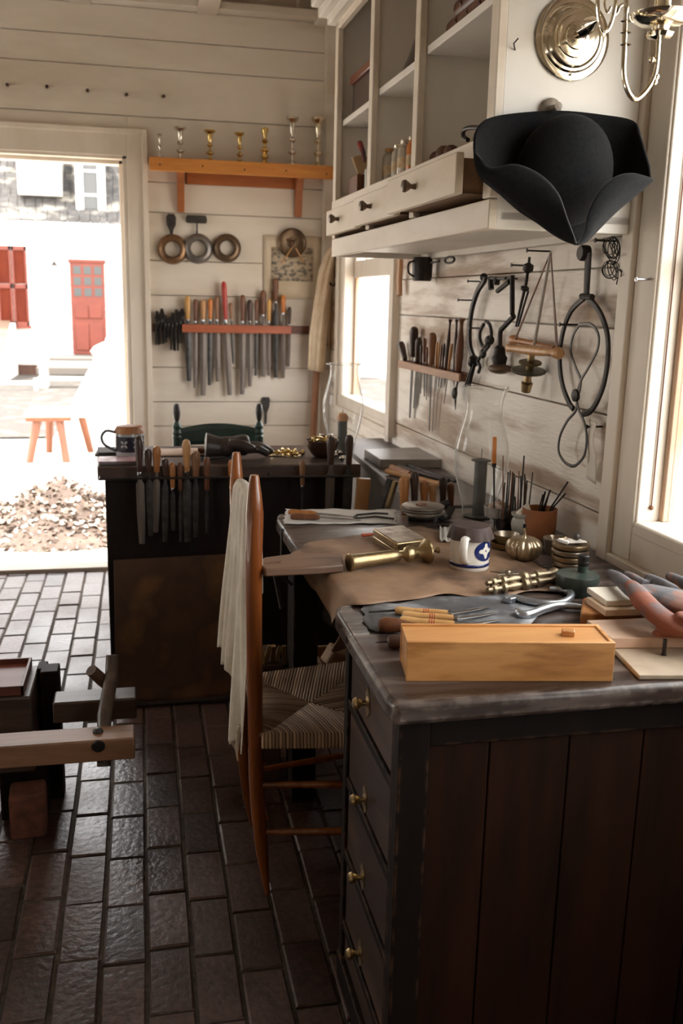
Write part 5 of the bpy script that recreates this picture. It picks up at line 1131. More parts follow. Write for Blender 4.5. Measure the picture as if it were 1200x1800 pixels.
mb.tube([PW(*z7(285, 285), .04), PW(*z7(222, 335), .045)], .008, 8); single('bench_vice', mb, iron, 'small black iron hand vice hanging at the top between frame saw and brace', 'hand vice')
nail(912, 490, .05, 'iron nail by the top of the black brace')
# long thin drill
ld = root('hand_drill', 'long thin black iron drill stock leaning left of the cord-strung pump drill', 'drill', PW(*z7(370, 300), .04))
mb = MB(); mb.tube([PW(*z7(x, y), .04) for x, y in ((391, 155), (386, 200), (372, 300), (345, 410), (320, 522))], [.004, .005, .0055, .0045, .0035], 8); mb.tube([PW(*z7(384, 335), .045), PW(*z7(330, 520), .045)], .0035, 6); build('stock', mb, iron, ld)
mb = MB(); mb.lathe([(.006, -.014), (.016, -.008), (.016, .008), (.006, .016)], axis(PW(*z7(384, 212), .04), PW(*z7(380, 240), .04)), 14); build('collar', mb, iron, ld); mb = MB(); mb.lathe([(.005, -.008), (.013, -.004), (.013, .004), (.005, .008)], axis(PW(*z7(366, 322), .04), PW(*z7(360, 345), .04)), 14); build('collar', mb, iron, ld)
nail(928, 467, .055, 'iron nail carrying the long thin black drill stock')
# pump drill
pd = root('pump_drill', 'wooden pump drill hung by its cords on the right wall', 'pump drill', PW(*z7(410, 640), .05))
ap = PW(*z7(503, 128), .05)
mb = MB()
for e, off in (((310, 600), .05), ((318, 590), .055), ((540, 645), .06), ((532, 640), .05)): mb.tube([ap, PW(*z7(*e), off)], .0022, 5)
build('cord', mb, handlebrown, pd)
mb = MB(); mb.tube([ap, PW(*z7(412, 640), .055)], .0048, 8); build('spindle', mb, mat('grey_spindle', (.45, .41, .37), .4), pd)
a, b = PW(*z7(278, 634), .075), PW(*z7(556, 664), .075); L_ = (b-a).length
mb = MB(); mb.lathe([(.010, 0), (.013, .006), (.012, .02), (.010, .03), (.0135, L_*.35), (.015, L_*.5), (.0125, L_*.7), (.010, L_-.04), (.015, L_-.03), (.017, L_-.012), (.012, L_)], axis(a, b), 18); build('cross_handle', mb, handletan, pd)
a, b = PW(*z7(300, 590), .045), PW(*z7(530, 640), .045); L_ = (b-a).length
mb = MB(); mb.lathe([(.014, 0), (.015, .02), (.009, .035), (.011, L_*.5), (.009, L_-.02), (.012, L_)], axis(a, b), 16); build('rear_handle', mb, handlewood, pd)
mb = MB(); mb.lathe([(.010, 0), (.012, .03), (.010, .06), (.012, .085), (.018, .09), (.014, .118), (.001, .12)], axis(PW(*z7(402, 670), .055), PW(*z7(370, 870), .05)), 14); build('lower_shaft', mb, oldbrass, pd)
ax1 = PW(*z7(395, 712), .055); ax2 = PW(*z7(385, 755), .055); dn = (PW(*z7(370, 870), .05)-PW(*z7(402, 670), .055)).normalized()
tilt = V(dn.x, dn.y-.10, dn.z).normalized()
mb = MB(); mb.lathe([(.001, -.003), (.033, -.003), (.035, 0), (.033, .004), (.001, .004)], axis(ax1, ax1+tilt), 26); build('small_disc', mb, mat('olive_disc', (.16, .12, .06), .4, .4), pd)
mb = MB(); mb.lathe([(.001, -.003), (.050, -.003), (.053, 0), (.050, .004), (.001, .004)], axis(ax2, ax2+tilt), 30); build('flywheel', mb, mat('grey_green_disc', (.12, .13, .11), .4, .3), pd)
nail(968, 442, .075, 'iron nail from which the pump drill cords hang')
# large calipers
lc = root('large_calipers', 'large black iron bow calipers hanging open on the right wall', 'calipers', PW(*z7(690, 400), .03))
mb = MB(); mb.tube([PW(*z7(702, 135), .03), PW(*z7(690, 365), .03)], [(.006, .016), (.006, .012)], 8, flat=WN); q = PW(*z7(700, 135), .02); mb.lathe([(.020, 0), (.021, .005), (.021, .020), (.018, .025)], axis(q, q+WN), 20); mb.tube([PW(*z7(665, 362), .035), PW(*z7(722, 366), .035)], .008, 8); build('stem', mb, iron, lc)
for pts in (((700, 370), (760, 445), (800, 560), (803, 700), (775, 850), (720, 960), (672, 982)), ((680, 370), (610, 440), (565, 560), (550, 700), (565, 830), (600, 925), (622, 955))):
    mb = MB(); mb.tube(smooth([PW(*z7(x, y), .03) for x, y in pts], 8), [(.005, .0095)]*(8*6+1), 8, flat=WN); build('curved_leg', mb, iron, lc)
sm = root('figure_eight_calipers', 'slender iron figure-of-eight calipers hanging inside the large calipers', 'calipers', PW(*z7(650, 880), .05))
for pts in (((655, 512), (620, 570), (608, 650), (635, 740), (660, 800), (655, 860), (640, 900), (650, 960), (680, 1030), (692, 1110), (680, 1200), (640, 1250), (615, 1258)), ((655, 510), (715, 512), (752, 560), (750, 640), (700, 740), (665, 800), (645, 860), (640, 900), (635, 965), (590, 1020), (552, 1100), (545, 1180), (575, 1235), (612, 1258))):
    mb = MB(); mb.tube(smooth([PW(*z7(x, y), .05) for x, y in pts], 6), [(.0025, .0048)]*(6*(len(pts)-1)+1), 8, flat=WN); build('curved_leg', mb, mat('grey_iron', (.11, .10, .095), .4, .6, c2=(.06, .055, .05), scale=20), sm)
q = PW(*z7(641, 885), .048); mb = MB(); mb.lathe([(.017, 0), (.017, .008), (.010, .012), (.001, .013)], axis(q, q+WN), 18); build('pivot', mb, darksteel, sm)
nail(1022, 571, .065, 'iron nail carrying the figure-of-eight calipers'); 
# wire bundle
mb = MB(); 
for k in range(13):
    cx, cy = rnd.uniform(800, 850), rnd.uniform(90, 150) if k < 8 else rnd.uniform(200, 230); rx, ry = rnd.uniform(18, 42), rnd.uniform(40, 75) if k < 8 else rnd.uniform(35, 52); t0 = rnd.uniform(-.5, .5); off = rnd.uniform(.02, .05)
    pts = [PW(*z7(cx+rx*math.cos(a)*math.cos(t0)-ry*math.sin(a)*math.sin(t0), cy+rx*math.cos(a)*math.sin(t0)+ry*math.sin(a)*math.cos(t0)), off+.006*math.sin(3*a+k)) for a in [2*PI*i/14 for i in range(14)]]
    mb.tube(smooth(pts, 3, True), .0013, 5, closed=True)
for e in ((850, 300), (875, 295), (865, 270)): mb.tube(smooth([PW(*z7(820, 190), .04), PW(*z7(850, 215), .04), PW(*z7(e[0]+8, 235), .035), PW(*z7(*e), .03)], 5), .0014, 5)
single('wire_coil', mb, iron, 'tangled bundle of black wire loops beside the near window frame', 'wire')
nail(1084, 424, .06, 'iron nail carrying the tangled black wire')
# paper tag
tg = [PW(*z7(x, y), .03) for x, y in ((708, 1008), (762, 1030), (766, 1190), (738, 1356), (672, 1320), (708, 1215))]
def tagf(u, v):
    L3 = [tg[0], tg[0].lerp(tg[5], .5), tg[5], tg[4]]; R3 = [tg[1], tg[1].lerp(tg[2], .5), tg[2], tg[3]]
    i = v*3; k = min(int(i), 2); f = i-k; p = L3[k].lerp(L3[k+1], f).lerp(R3[k].lerp(R3[k+1], f), u); return p + WN*(.012*math.sin(v*4)+.008*u)
mb = MB(); mb.grid(tagf, 8, 16); single('paper_tag', mb, mat('paper_white', (.78, .72, .64), .85), 'curling strip of white paper hung from a nail beside the near window frame', 'paper', solid=.0008, ang=80)
nail(1062, 750, .05, 'iron nail holding the curling paper strip')
nail(1158, 492, .06, 'bare bright nail in the near window frame, right of the wire bundle', brightsteel)
nail(1054, 60, .02, 'short nail in the cupboard end near the lamp arm') if False else None
# small wooden holder beside the far window top
mb = MB(); a = PW(706, 405, .03); mb.tube([PW(704, 408, .03), PW(703, 470, .03), PW(701, 490, .03), PW(702, 519, .03)], [(.012, .018), (.012, .018), (.012, .026), (.012, .02)], 8, flat=WN); single('wooden_block', mb, wood('block_wood', (.50, .26, .12), (.38, .18, .08), .5, Z_, 20), 'brown wooden mallet-like handle hanging on the far window frame', 'handle')
# ================================================================== THINGS ON THE DARK COUNTER
CZ = zt2
def PC(px, py): return PZ(px, py, CZ)
# jug
jc = V(-.050, 3.645, CZ); js = 1638/3.78
jg = root('stoneware_jug', 'patterned dark blue and grey stoneware jug with leather cover, on the left of the counter', 'jug', jc)
def stonemat(name, base, blue, cx):
    m, nt, b = newmat(name); N, L = nt.nodes, nt.links
    tc = N.new('ShaderNodeTexCoord'); sp = N.new('ShaderNodeSeparateXYZ'); L.new(tc.outputs['Object'], sp.inputs[0])
    b.inputs['Base Color'].default_value = (*base, 1); b.inputs['Roughness'].default_value = .15
    b.inputs['Coat Weight'].default_value = .4
    return m
greyglaze = mat('grey_glaze', (.42, .42, .42), .2, c2=(.34, .34, .35), scale=20); blueglaze = mat('blue_glaze', (.012, .022, .11), .15); darkglaze = mat('dark_blue_glaze', (.016, .018, .035), .2)
R = .053
mb = MB(); mb.lathe([(R*.95, 0), (R, .004), (R*.98, .02), (R, .03), (R, .085), (R*.96, .10), (R*.9, .115), (R*.84, .115), (R*.84, .01), (.001, .01)], Matrix.Translation(jc), 36); body = build('jug_body', mb, greyglaze, jg)
mb = MB(); mb.lathe([(R*1.008, .028), (R*1.012, .035), (R*1.012, .080), (R*1.008, .087)], Matrix.Translation(jc), 36, cap=False); build('blue_band', mb, darkglaze, body, label='dark blue band')
def leafm(mbx, c, R, a0, z0, s):
    """four-petalled flower lying on a cylinder of radius R"""
    for k in range(4):
        t = PI/2*k + PI/4; pts = []
        for i in range(12):
            a = 2*PI*i/12; lx = .62*s + .42*s*math.cos(a); ly = .24*s*math.sin(a)
            x = lx*math.cos(t)-ly*math.sin(t); z = lx*math.sin(t)+ly*math.cos(t)
            pts.append(V(c.x+R*math.cos(a0+x/R), c.y+R*math.sin(a0+x/R), c.z+z0+z))
        mbx.add(pts, [tuple(range(12))])
mb = MB()
for a in (-1.95, -1.05, -2.9, -.1): leafm(mb, jc, R*1.03, a, .058, .017)
build('petal_pattern', mb, greyglaze, body, solid=.0006)
mb = MB(); hx_ = jc+V(-R*.9, -.012, 0)
mb.tube(smooth([jc+V(-R*.95, -.01, .100), jc+V(-R*1.6, -.02, .108), jc+V(-R*1.95, -.02, .085), jc+V(-R*1.75, -.02, .055), jc+V(-R*.98, -.01, .030)], 6), [.0055]*25, 10); build('handle', mb, mat('slate_glaze', (.12, .15, .17), .25), jg)
def coverf(R, zt, dz, m, par, c, name='leather_cover'):
    mb = MB(); n = 64
    prof = [(R*1.08, zt-dz), (R*1.04, zt-dz*.6), (R*.96, zt-.004), (R*.9, zt+.002), (R*.5, zt+.003), (.001, zt+.002)]
    mb.lathe(prof, Matrix.Translation(c), n, mod=lambda a, k: 1+(.05*math.sin(11*a)+.03*math.sin(17*a+1) if k < 2 else 0) * (1 if k == 0 else .5)); return build(name, mb, m, par, ang=60)
coverf(R, .122, .024, mat('tan_cover', (.42, .19, .07), .5, c2=(.28, .11, .04), scale=30, bump=.3), jg, jc)
# book / papers
mb = MB()
bk_ = root('pink_marbled_book', 'flat book with pink marbled cover lying at the left end of the counter', 'book', V(-.09, 3.58, CZ))
mb.box((-.085, 3.545, CZ+.006), (.155, .115, .010), (0, 0, .03)); build('pages', mb, mat('dark_pages', (.20, .17, .17), .8), bk_, bev=.001)
mb = MB(); mb.box((-.085, 3.545, CZ+.0125), (.158, .118, .003), (0, 0, .03)); build('cover', mb, mat('marbled_pink', (.42, .16, .22), .4, c2=(.72, .55, .60), scale=45, detail=8), bk_)
mb = MB(); mb.box((-.10, 3.76, CZ+.005), (.16, .16, .010), (0, 0, -.04)); mb.box((-.10, 3.75, CZ+.014), (.15, .14, .006), (0, 0, .05)); single('dark_papers', mb, mat('dark_folder', (.10, .085, .08), .7), 'dark folded papers under the patterned jug on the counter', 'papers', bev=.001)
mb = MB(); mb.grid(lambda u, v: (.045+.28*u, 3.66+.17*v, CZ+.004+.012*math.sin(PI*u)*math.sin(PI*v)), 16, 10); single('paper_sheet', mb, mat('pinkish_paper', (.66, .50, .40), .8, c2=(.56, .40, .30), scale=8), 'bowed pinkish paper sheet lying in the middle of the counter', 'paper', solid=.003)
mb = MB(); a = V(.16, 3.56, CZ+.008); mb.tube([a, a+V(.10, .01, 0), a+V(.20, .03, 0)], [.004, .007, .005], 8); single('iron_punch', mb, darksteel, 'short dark iron punch lying before the paper sheet on the counter', 'punch')
mb = MB(); a = V(.21, 3.66, CZ+.022); mb.tube([a, a+V(.07, 0, 0)], [.012, .010], 12); single('wooden_grip', mb, handlebrown, 'short brown wooden grip just left of the black glove', 'grip')
# gloves ------------------------------------------------------------
def glove(name, label, cuff, palm, fingers, thumb, m, rf=.011, cuff_r=.045, rp=.045, thick=.5, extra=None, smoothn=6, vox=.0035):
    r_ = root(name, label, 'glove', palm[0])
    mb = MB()
    mb.tube(smooth(palm, 5), [(rp*thick*(.9+.1*math.sin(i)), rp) for i in range(5*(len(palm)-1)+1)], 14, flat=(0, 0, 1))
    for f in fingers: mb.tube(smooth(f, 5), [rf*(1.08-.3*i/(5*(len(f)-1))) for i in range(5*(len(f)-1)+1)], 10); mb.ball(f[-1], rf*.8, 8)
    mb.tube(smooth(thumb, 5), [rf*(1.25-.3*i/(5*(len(thumb)-1))) for i in range(5*(len(thumb)-1)+1)], 10); mb.ball(thumb[-1], rf*.95, 8)
    mb.tube(cuff, [(cuff_r*thick*(1+.25*i), cuff_r*(1+.1*i)) for i in range(len(cuff))], 16, flat=(0, 0, 1))
    o = build('glove_body', mb, m, r_, ang=180)
    q = o.modifiers.new('remesh', 'REMESH'); q.mode = 'VOXEL'; q.voxel_size = vox; q.use_smooth_shade = True
    q = o.modifiers.new('smooth', 'SMOOTH'); q.factor = .6; q.iterations = smoothn
    return r_
g0 = V(.35, 3.60, CZ+.042)
blackleather = mat('black_leather', (.022, .016, .014), .42, c2=(.045, .030, .026), scale=20, bump=.7, bscale=45)
glove('work_glove', 'crumpled black leather glove lying in the middle of the dark counter', [g0+V(-.04, 0, 0), g0+V(-.085, .0, .004), g0+V(-.115, .0, .006)], [g0+V(-.05, 0, .0), g0+V(0, 0, .012), g0+V(.05, 0, .008)],
      [[g0+V(.04, -.035, .0), g0+V(.085, -.045, .0), g0+V(.115, -.045, -.014)], [g0+V(.05, -.012, .004), g0+V(.10, -.02, .003), g0+V(.135, -.022, -.012)], [g0+V(.05, .012, .006), g0+V(.10, .012, .004), g0+V(.130, .012, -.010)], [g0+V(.04, .035, .004), g0+V(.085, .04, 0), g0+V(.115, .042, -.012)]],
      [g0+V(-.02, -.03, .018), g0+V(.02, -.05, .018), g0+V(.055, -.06, .006)], blackleather, rf=.018, cuff_r=.044, rp=.050, thick=.85)
# brass pieces beyond the glove
for k, (x, y, a, lb) in enumerate(((.53, 3.66, .2, 'turned shiny brass fitting lying nearest the black glove'), (.575, 3.69, -.3, 'turned shiny brass fitting lying behind the first one, near the bowl'), (.60, 3.63, .5, 'small turned brass fitting just left of the dark bowl'))):
    c = V(x, y, CZ+.013); d = V(math.cos(a), math.sin(a), 0)
    mb = MB(); mb.lathe([(.010, 0), (.013, .004), (.006, .01), (.009, .02), (.012, .026), (.005, .034), (.007, .05), (.012, .056), (.012, .06), (.001, .061)], axis(c-d*.03, c+d), 18); single('brass_fitting', mb, brass, lb, 'fitting', 'shiny brass fittings on the dark counter')
mb = MB(); mb.grid(lambda u, v: (.47+.15*u, 3.63+.13*v, CZ+.002+.003*math.sin(6*u+4*v)), 10, 8); single('brass_offcut', mb, palebrass, 'thin flat brass offcut under the fittings on the counter', 'sheet', solid=.0012)
# bowl
bc_ = PC(570, 806); bc_.y += .04; 
bo = root('dark_bowl', 'dark round bowl heaped with brass scraps on the right of the counter', 'bowl', V(bc_.x, bc_.y, CZ))
mb = MB(); mb.lathe([(.03, 0), (.045, .012), (.062, .04), (.068, .068), (.064, .068), (.058, .042), (.04, .016), (.001, .012)], Matrix.Translation((bc_.x, bc_.y, CZ)), 32); build('bowl_body', mb, handledark, bo)
mb = MB()
for k in range(26):
    a = rnd.uniform(0, 6.28); q = rnd.random()**.5*.05; p = V(bc_.x+q*math.cos(a), bc_.y+q*math.sin(a), CZ+.06+rnd.uniform(0, .016)); d = V(rnd.uniform(-1, 1), rnd.uniform(-1, 1), rnd.uniform(-.3, .4)).normalized()
    mb.tube([p-d*.016, p+V(0, 0, .004), p+d*.018], rnd.uniform(.002, .005), 6)
single('brass_scraps', mb, brass, 'brass scraps heaped in the dark bowl on the counter', 'scraps', kind='stuff')
mb = MB(); p = PC(598, 778); c = V(.735, 3.72, CZ); mb.lathe([(.012, 0), (.010, .02), (.006, .04), (.03, .075), (.028, .075), (.004, .045)], Matrix.Translation(c), 20); single('silver_cup', mb, silver, 'small bright silver funnel cup behind the dark bowl', 'cup')
for k, (x, y) in enumerate(((.745, 3.60), (.775, 3.66), (.76, 3.52))):
    mb = MB(); mb.ball((x, y, CZ+.010), (.014, .010, .010), 10); single('silver_lump', mb, silver, 'small bright silver lump right of the bowl on the counter, %s' % ('nearest the bowl', 'farthest back', 'at the front edge')[k], 'lump', 'silver lumps on the counter')
# hurricane shades
def shade(name, c, h, m, lb, R=.083):
    pr = [(.050, 0), (.052, .03), (.062, .07), (.078, .13), (R, .18), (R*.97, .22), (R*.80, .275), (R*.68, .32), (R*.70, .355), (R*.86, h)]
    pts = smooth([V(r, 0, z) for r, z in pr], 4); mb = MB(); mb.lathe([(p.x, p.z) for p in pts], Matrix.Translation(c), 48, cap=False)
    mb.tube([V(c.x+R*.86*math.cos(a), c.y+R*.86*math.sin(a), c.z+h) for a in [2*PI*i/40 for i in range(40)]], .0016, 6, closed=True)
    return single(name, mb, m, lb, 'glass', ang=80)
def candleiron(c, h, lb, stub):
    r_ = root('iron_candle_holder', lb, 'candle holder', c)
    mb = MB(); mb.lathe([(.045, 0), (.046, .004), (.02, .006), (.0195, .01), (.0195, h), (.017, h), (.017, h-.02), (.001, h-.02)], Matrix.Translation(c), 24); build('iron_tube', mb, mat('grey_iron_tube', (.10, .10, .098), .5, .6, c2=(.07, .065, .06), scale=20), r_)
    if stub: mb = MB(); mb.lathe([(.022, h-.01), (.023, h+.008), (.016, h+.02), (.006, h+.024), (.001, h+.025)], Matrix.Translation(c), 20); build('candle_stub', mb, mat('orange_wax', (.62, .30, .12), .5), r_)
    else: mb = MB(); mb.lathe([(.004, h-.004), (.029, h-.002), (.031, h+.001), (.022, h+.003), (.012, h+.006), (.001, h+.007)], Matrix.Translation(c), 28); build('drip_plate', mb, mat('grey_iron_tube', (0,)*3), r_)
    mb = MB(); mb.tube([c+V(0, 0, h), c+V(.001, 0, h+.035)], .0012, 5); build('wick', mb, iron, r_)
fc = V(.822, 3.80, CZ); fx = PZ(632, 795, CZ); fc.x, fc.y = min(fx.x, .80), min(fx.y, 3.83)
candleiron(fc, (fc.y/math.cos(0))*0+ (PY(632, 735, fc.y).z-CZ), 'grey iron candle holder with an orange candle stub, inside the far glass shade', True)
shade('hurricane_glass', fc+V(0, 0, .004), PY(632, 642, fc.y).z-CZ, glassm, 'clear glass hurricane shade at the right end of the dark counter')

# ================================================================== THINGS ON THE WORKBENCH
BZ = .860
def PB(px, py, z=BZ): return PZ(px, py, z)
nc = PB(840, 908); 
candleiron(nc, PY(843, 809, nc.y).z-BZ, 'grey iron candle holder with flat drip plate, inside the near glass shade', False)
shade('hurricane_glass', nc+V(0, 0, .006), PY(838, 684, nc.y).z-BZ, glassm, 'clear glass hurricane shade standing on the workbench near the wall', R=.082)
# white cloth with small tools
def sheet(name, pts4, z, m, lb, cat, amp=.003, th=.001, nu=24, nv=10, edge=.0):
    a, b, c, d = [PZ(*p, z) for p in pts4]
    def fn(u, v): p = a.lerp(b, u).lerp(d.lerp(c, u), v); p.z = z+amp*math.sin(11*u+3*v)*math.sin(7*v+u)+amp; p.x += edge*math.sin(v*23); p.y += edge*math.sin(u*29+1); return p
    mb = MB(); mb.grid(fn, nu, nv); return single(name, mb, m, lb, cat, solid=th, ang=80)
sheet('white_cloth', ((498, 922), (696, 921), (694, 897), (503, 896)), BZ+.001, mat('white_linen', (.70, .67, .64), .9, c2=(.60, .57, .54), scale=12), 'white cloth spread under small tools at the far left corner of the workbench', 'cloth', amp=.002, edge=.004)
def flattool(a, b, c, wh, hm, lb, bl=.003, nm='chasing_tool'):
    """handle a->b, blade b->c"""
    a, b, c = Vector(a), Vector(b), Vector(c); r_ = root(nm, lb, 'tool', a); L_ = (b-a).length
    mb = MB(); mb.lathe([(wh*.4, 0), (wh*.8, L_*.05), (wh, L_*.2), (wh*.85, L_*.5), (wh*.95, L_*.8), (wh*.6, L_), (.0005, L_+.0005)], axis(a, b), 14); build('handle', mb, hm, r_)
    mb = MB(); mb.tube([b, b.lerp(c, .1), b.lerp(c, .6), c], [bl*.8, bl, bl*.9, bl*.3], 8); build('blade', mb, brightsteel, r_); return r_
flattool(PB(510, 908, BZ+.014), PB(562, 909, BZ+.014), PB(634, 915, BZ+.010), .0105, handlebrown, 'brown-handled steel tool lying in front on the white cloth', .004)
flattool(PB(506, 900, BZ+.015), PB(556, 903, BZ+.015), PB(625, 909, BZ+.010), .010, handlewood, 'orange-handled steel tool lying behind the brown one on the white cloth', .004)
mb = MB(); mb.tube([PB(628, 905, BZ+.008), PB(660, 902, BZ+.008), PB(682, 903, BZ+.008)], .003, 6); mb.tube([PB(628, 911, BZ+.008), PB(660, 908, BZ+.008), PB(692, 912, BZ+.008)], .003, 6); mb.tube([PB(628, 905, BZ+.008), PB(622, 909, BZ+.008), PB(628, 911, BZ+.008)], .004, 6); single('tweezers', mb, darksteel, 'dark steel tweezers lying on the right of the white cloth', 'tweezers')
# metal-topped box
bx_ = root('metal_case', 'small flat metal-covered case with a worn silvery lid, lying on the workbench', 'case', PB(700, 955))
zt_ = BZ+.042
P4 = [PZ(*p, zt_) for p in ((655, 928), (707, 922), (751, 947), (697, 954))]
def quad(P, z0, z1, sc_=1.0):
    c = sum(P, V(0, 0, 0))/4; Q = [c+(p-c)*sc_ for p in P]; m_ = MB(); m_.prism([(q.x, q.y) for q in Q], z1-z0, Matrix.Translation((0, 0, z0))); return m_
P4.reverse()
build('case_base', quad(P4, BZ, BZ+.020), oldbrass, bx_, bev=.003); build('case_lid', quad(P4, BZ+.0215, zt_-.002), oldbrass, bx_, bev=.003)
build('lid_plate', quad(P4, zt_-.002, zt_, .94), mat('worn_silvering', (.62, .55, .46), .35, .6, c2=(.22, .15, .10), scale=30, detail=8, bump=.4), bx_)
mb = MB(); mb.tube([PB(636, 941, BZ+.010), PB(655, 939, BZ+.010)], [.005, .004], 8); single('orange_stub', mb, mat('orange_red', (.60, .10, .03), .4), 'short orange-red stub just left of the flat metal case', 'stub')
# disc stack and the iron below
dc = PB(746, 915); 
ir = root('iron_clamp', 'heap-like black iron clamp lying beneath the stacked discs at the back of the workbench', 'clamp', dc)
mb = MB()
a0 = V(dc.x, dc.y, BZ)
mb.tube(smooth([a0+V(-.05, 0, .012), a0+V(0, -.02, .014), a0+V(.06, -.01, .016), a0+V(.09, .02, .03)], 5), .012, 10)
mb.tube(smooth([a0+V(-.045, .03, .03), a0+V(.02, .02, .03), a0+V(.085, .04, .045)], 5), .010, 10); mb.tube([a0+V(.02, -.035, .012), a0+V(.075, .0, .012)], .011, 10)
mb.box(a0+V(0, .02, .024), (.07, .06, .035), (0, 0, .4)); build('clamp_body', mb, iron, ir)
mb = MB(); mb.lathe([(.010, 0), (.014, .004), (.014, .014), (.008, .02)], axis(a0+V(.05, -.03, .02), a0+V(.03, -.06, .02)), 14); mb.tube([a0+V(.055, -.03, .02), a0+V(.02, -.055, .022)], .004, 6); build('thumb_screw', mb, darksteel, ir)
base = PZ(746, 905, BZ+.05)
for k in range(4):
    mb = MB(); c = V(base.x+.003*math.sin(k*2), base.y+.02+.003*math.cos(k*3), BZ+.046+.0075*k); R = .062 if k else .05
    mb.lathe([(.001, 0), (R*.96, 0), (R, .002), (R, .005), (R*.96, .0065), (.001, .0065)], Matrix.Translation(c), 36); single('metal_disc', mb, mat('dull_disc', (.30, .27, .23), .35, .8, c2=(.18, .15, .12), scale=12), 'flat grey metal disc, %s' % ('smallest, lowest of the stack on the iron clamp', 'second from the bottom of the stack', 'third, just under the topmost disc', 'topmost of the stack, with a dark chip on it')[k], 'disc', 'stacked grey metal discs')
mb = MB(); c = V(base.x-.005, base.y+.02, BZ+.077); mb.box(c, (.028, .016, .006), (0, 0, .3)); single('dark_chip', mb, handlebrown, 'small dark chip lying on the topmost metal disc', 'chip', bev=.001)
# handles standing in a rack on the side bench front edge
hr = root('handle_rack', 'dark bar on the side bench edge, holding upright wooden grips', 'rack', V(.98, 2.86, .83))
mb = MB(); mb.span((.845, 2.845, .80), (1.10, 2.862, .83)); build('bar', mb, blackwood, hr, bev=.002)
for k, (x, y0, y1, w, m, pos) in enumerate(((330, 235, 420, 58, handlewood, 'leftmost, tan'), (385, 205, 400, 46, handledark, 'second, black, tallest'), (436, 255, 400, 48, handlewood, 'third, orange-tan, short'), (480, 272, 400, 44, handletan, 'fourth, pale tan, short'), (535, 235, 410, 44, handledark, 'fifth, black'), (576, 268, 420, 42, handlebrown, 'rightmost, dark brown'))):
    p = (600+x/3, 760+y0/3); q = (600+x/3, 760+y1/3); yy = 2.832; a = PY(*p, yy); b = PY(*q, yy); u = (a-CAM).dot(_f)/F/3; w_ = w*u/2
    r_ = root('tool_grip', 'upright wooden tool grip behind the disc stack, %s' % pos, 'tool', b, group='upright grips behind the disc stack'); L_ = (a-b).length
    mb = MB(); mb.lathe([(w_*.6, 0), (w_*.75, L_*.15), (w_*.8, L_*.45), (w_, L_*.8), (w_*.85, L_*.95), (w_*.4, L_), (.0005, L_)], axis(b, a), 14); build('handle', mb, m, r_)
    mb = MB(); mb.tube([b, V(b.x, b.y, BZ-.06)], [(.004, .010), (.003, .007)], 4, flat=(0, 1, 0)); build('blade', mb, darksteel, r_)
# sticks lying on the side bench
for k, (a, b, r_, m, lb) in enumerate((((680, 828), (778, 852), .011, handletan, 'pale wooden stick lying nearest on the grey side bench'), ((688, 822), (720, 833), .013, handlewood, 'short thick orange wooden stick on the grey side bench'), ((700, 821), (788, 845), .010, handledark, 'dark iron rod lying behind the pale stick on the side bench'), ((716, 818), (800, 846), .008, darksteel, 'grey steel rod lying farthest back on the side bench'))):
    z = .875+.006*(k == 1)
    mb = MB(); p, q = PZ(*a, z), PZ(*b, z); mb.tube([p, p.lerp(q, .5), q], [r_, r_*.95, r_*.8], 8); single('loose_stick', mb, m, lb, 'stick', 'sticks on the grey side bench')
for k, (a, b) in enumerate((((686, 842), (668, 895)), ((694, 846), (680, 893)))):
    mb = MB(); p, q = PY(*a, 2.80), PY(*b, 2.815); mb.tube([p, q], [(.007, .012)]*2, 4, flat=(0, 1, 0)); single('leaning_file', mb, (darksteel, oldbrass)[k], 'flat bar leaning against the side bench corner, %s' % ('dark, the left one', 'brassy, the right one')[k], 'bar', 'bars leaning at the side bench corner')

# mug
def emblem(mb, c, R, a0, z0, s, kind):
    pass
mc = PB(832, 1006); mc.y += .035; mc.z = BZ+.004
mg = root('blue_white_mug', 'white ceramic mug with blue floral medallion, covered with brown leather, on the workbench', 'mug', mc)
R = .0495; cer = mat('cream_glaze', (.78, .74, .68), .12, c2=(.70, .65, .58), scale=6, coat=.5)
hM = .098
mb = MB(); mb.lathe([(R*.96, 0), (R, .003), (R, .012), (R*.985, .02), (R*.985, hM-.012), (R, hM-.006), (R*.98, hM), (R*.93, hM), (R*.93, .006), (.001, .006)], Matrix.Translation(mc), 48); body = build('mug_body', mb, cer, mg)
def band(z0, z1, a0=0, a1=2*PI, rr=1.006, n=48):
    m_ = MB(); vs = []; fs = []
    for i in range(n+1):
        a = a0+(a1-a0)*i/n
        for z in (z0, z1): vs.append(V(mc.x+R*rr*math.cos(a), mc.y+R*rr*math.sin(a), mc.z+z))
    for i in range(n): fs.append((2*i, 2*i+2, 2*i+3, 2*i+1))
    return m_.add(vs, fs)
build('lower_band', band(.010, .0175), blueglaze, body, solid=.0004); build('upper_band', band(hM-.022, hM-.0155, -1.75, 1.0), blueglaze, body, solid=.0004)
def curved(poly, a0, z0, rr):
    m_ = MB(); m_.add([V(mc.x+R*rr*math.cos(a0+x/R), mc.y+R*rr*math.sin(a0+x/R), mc.z+z0+z) for x, z in poly], [tuple(range(len(poly)))]); return m_
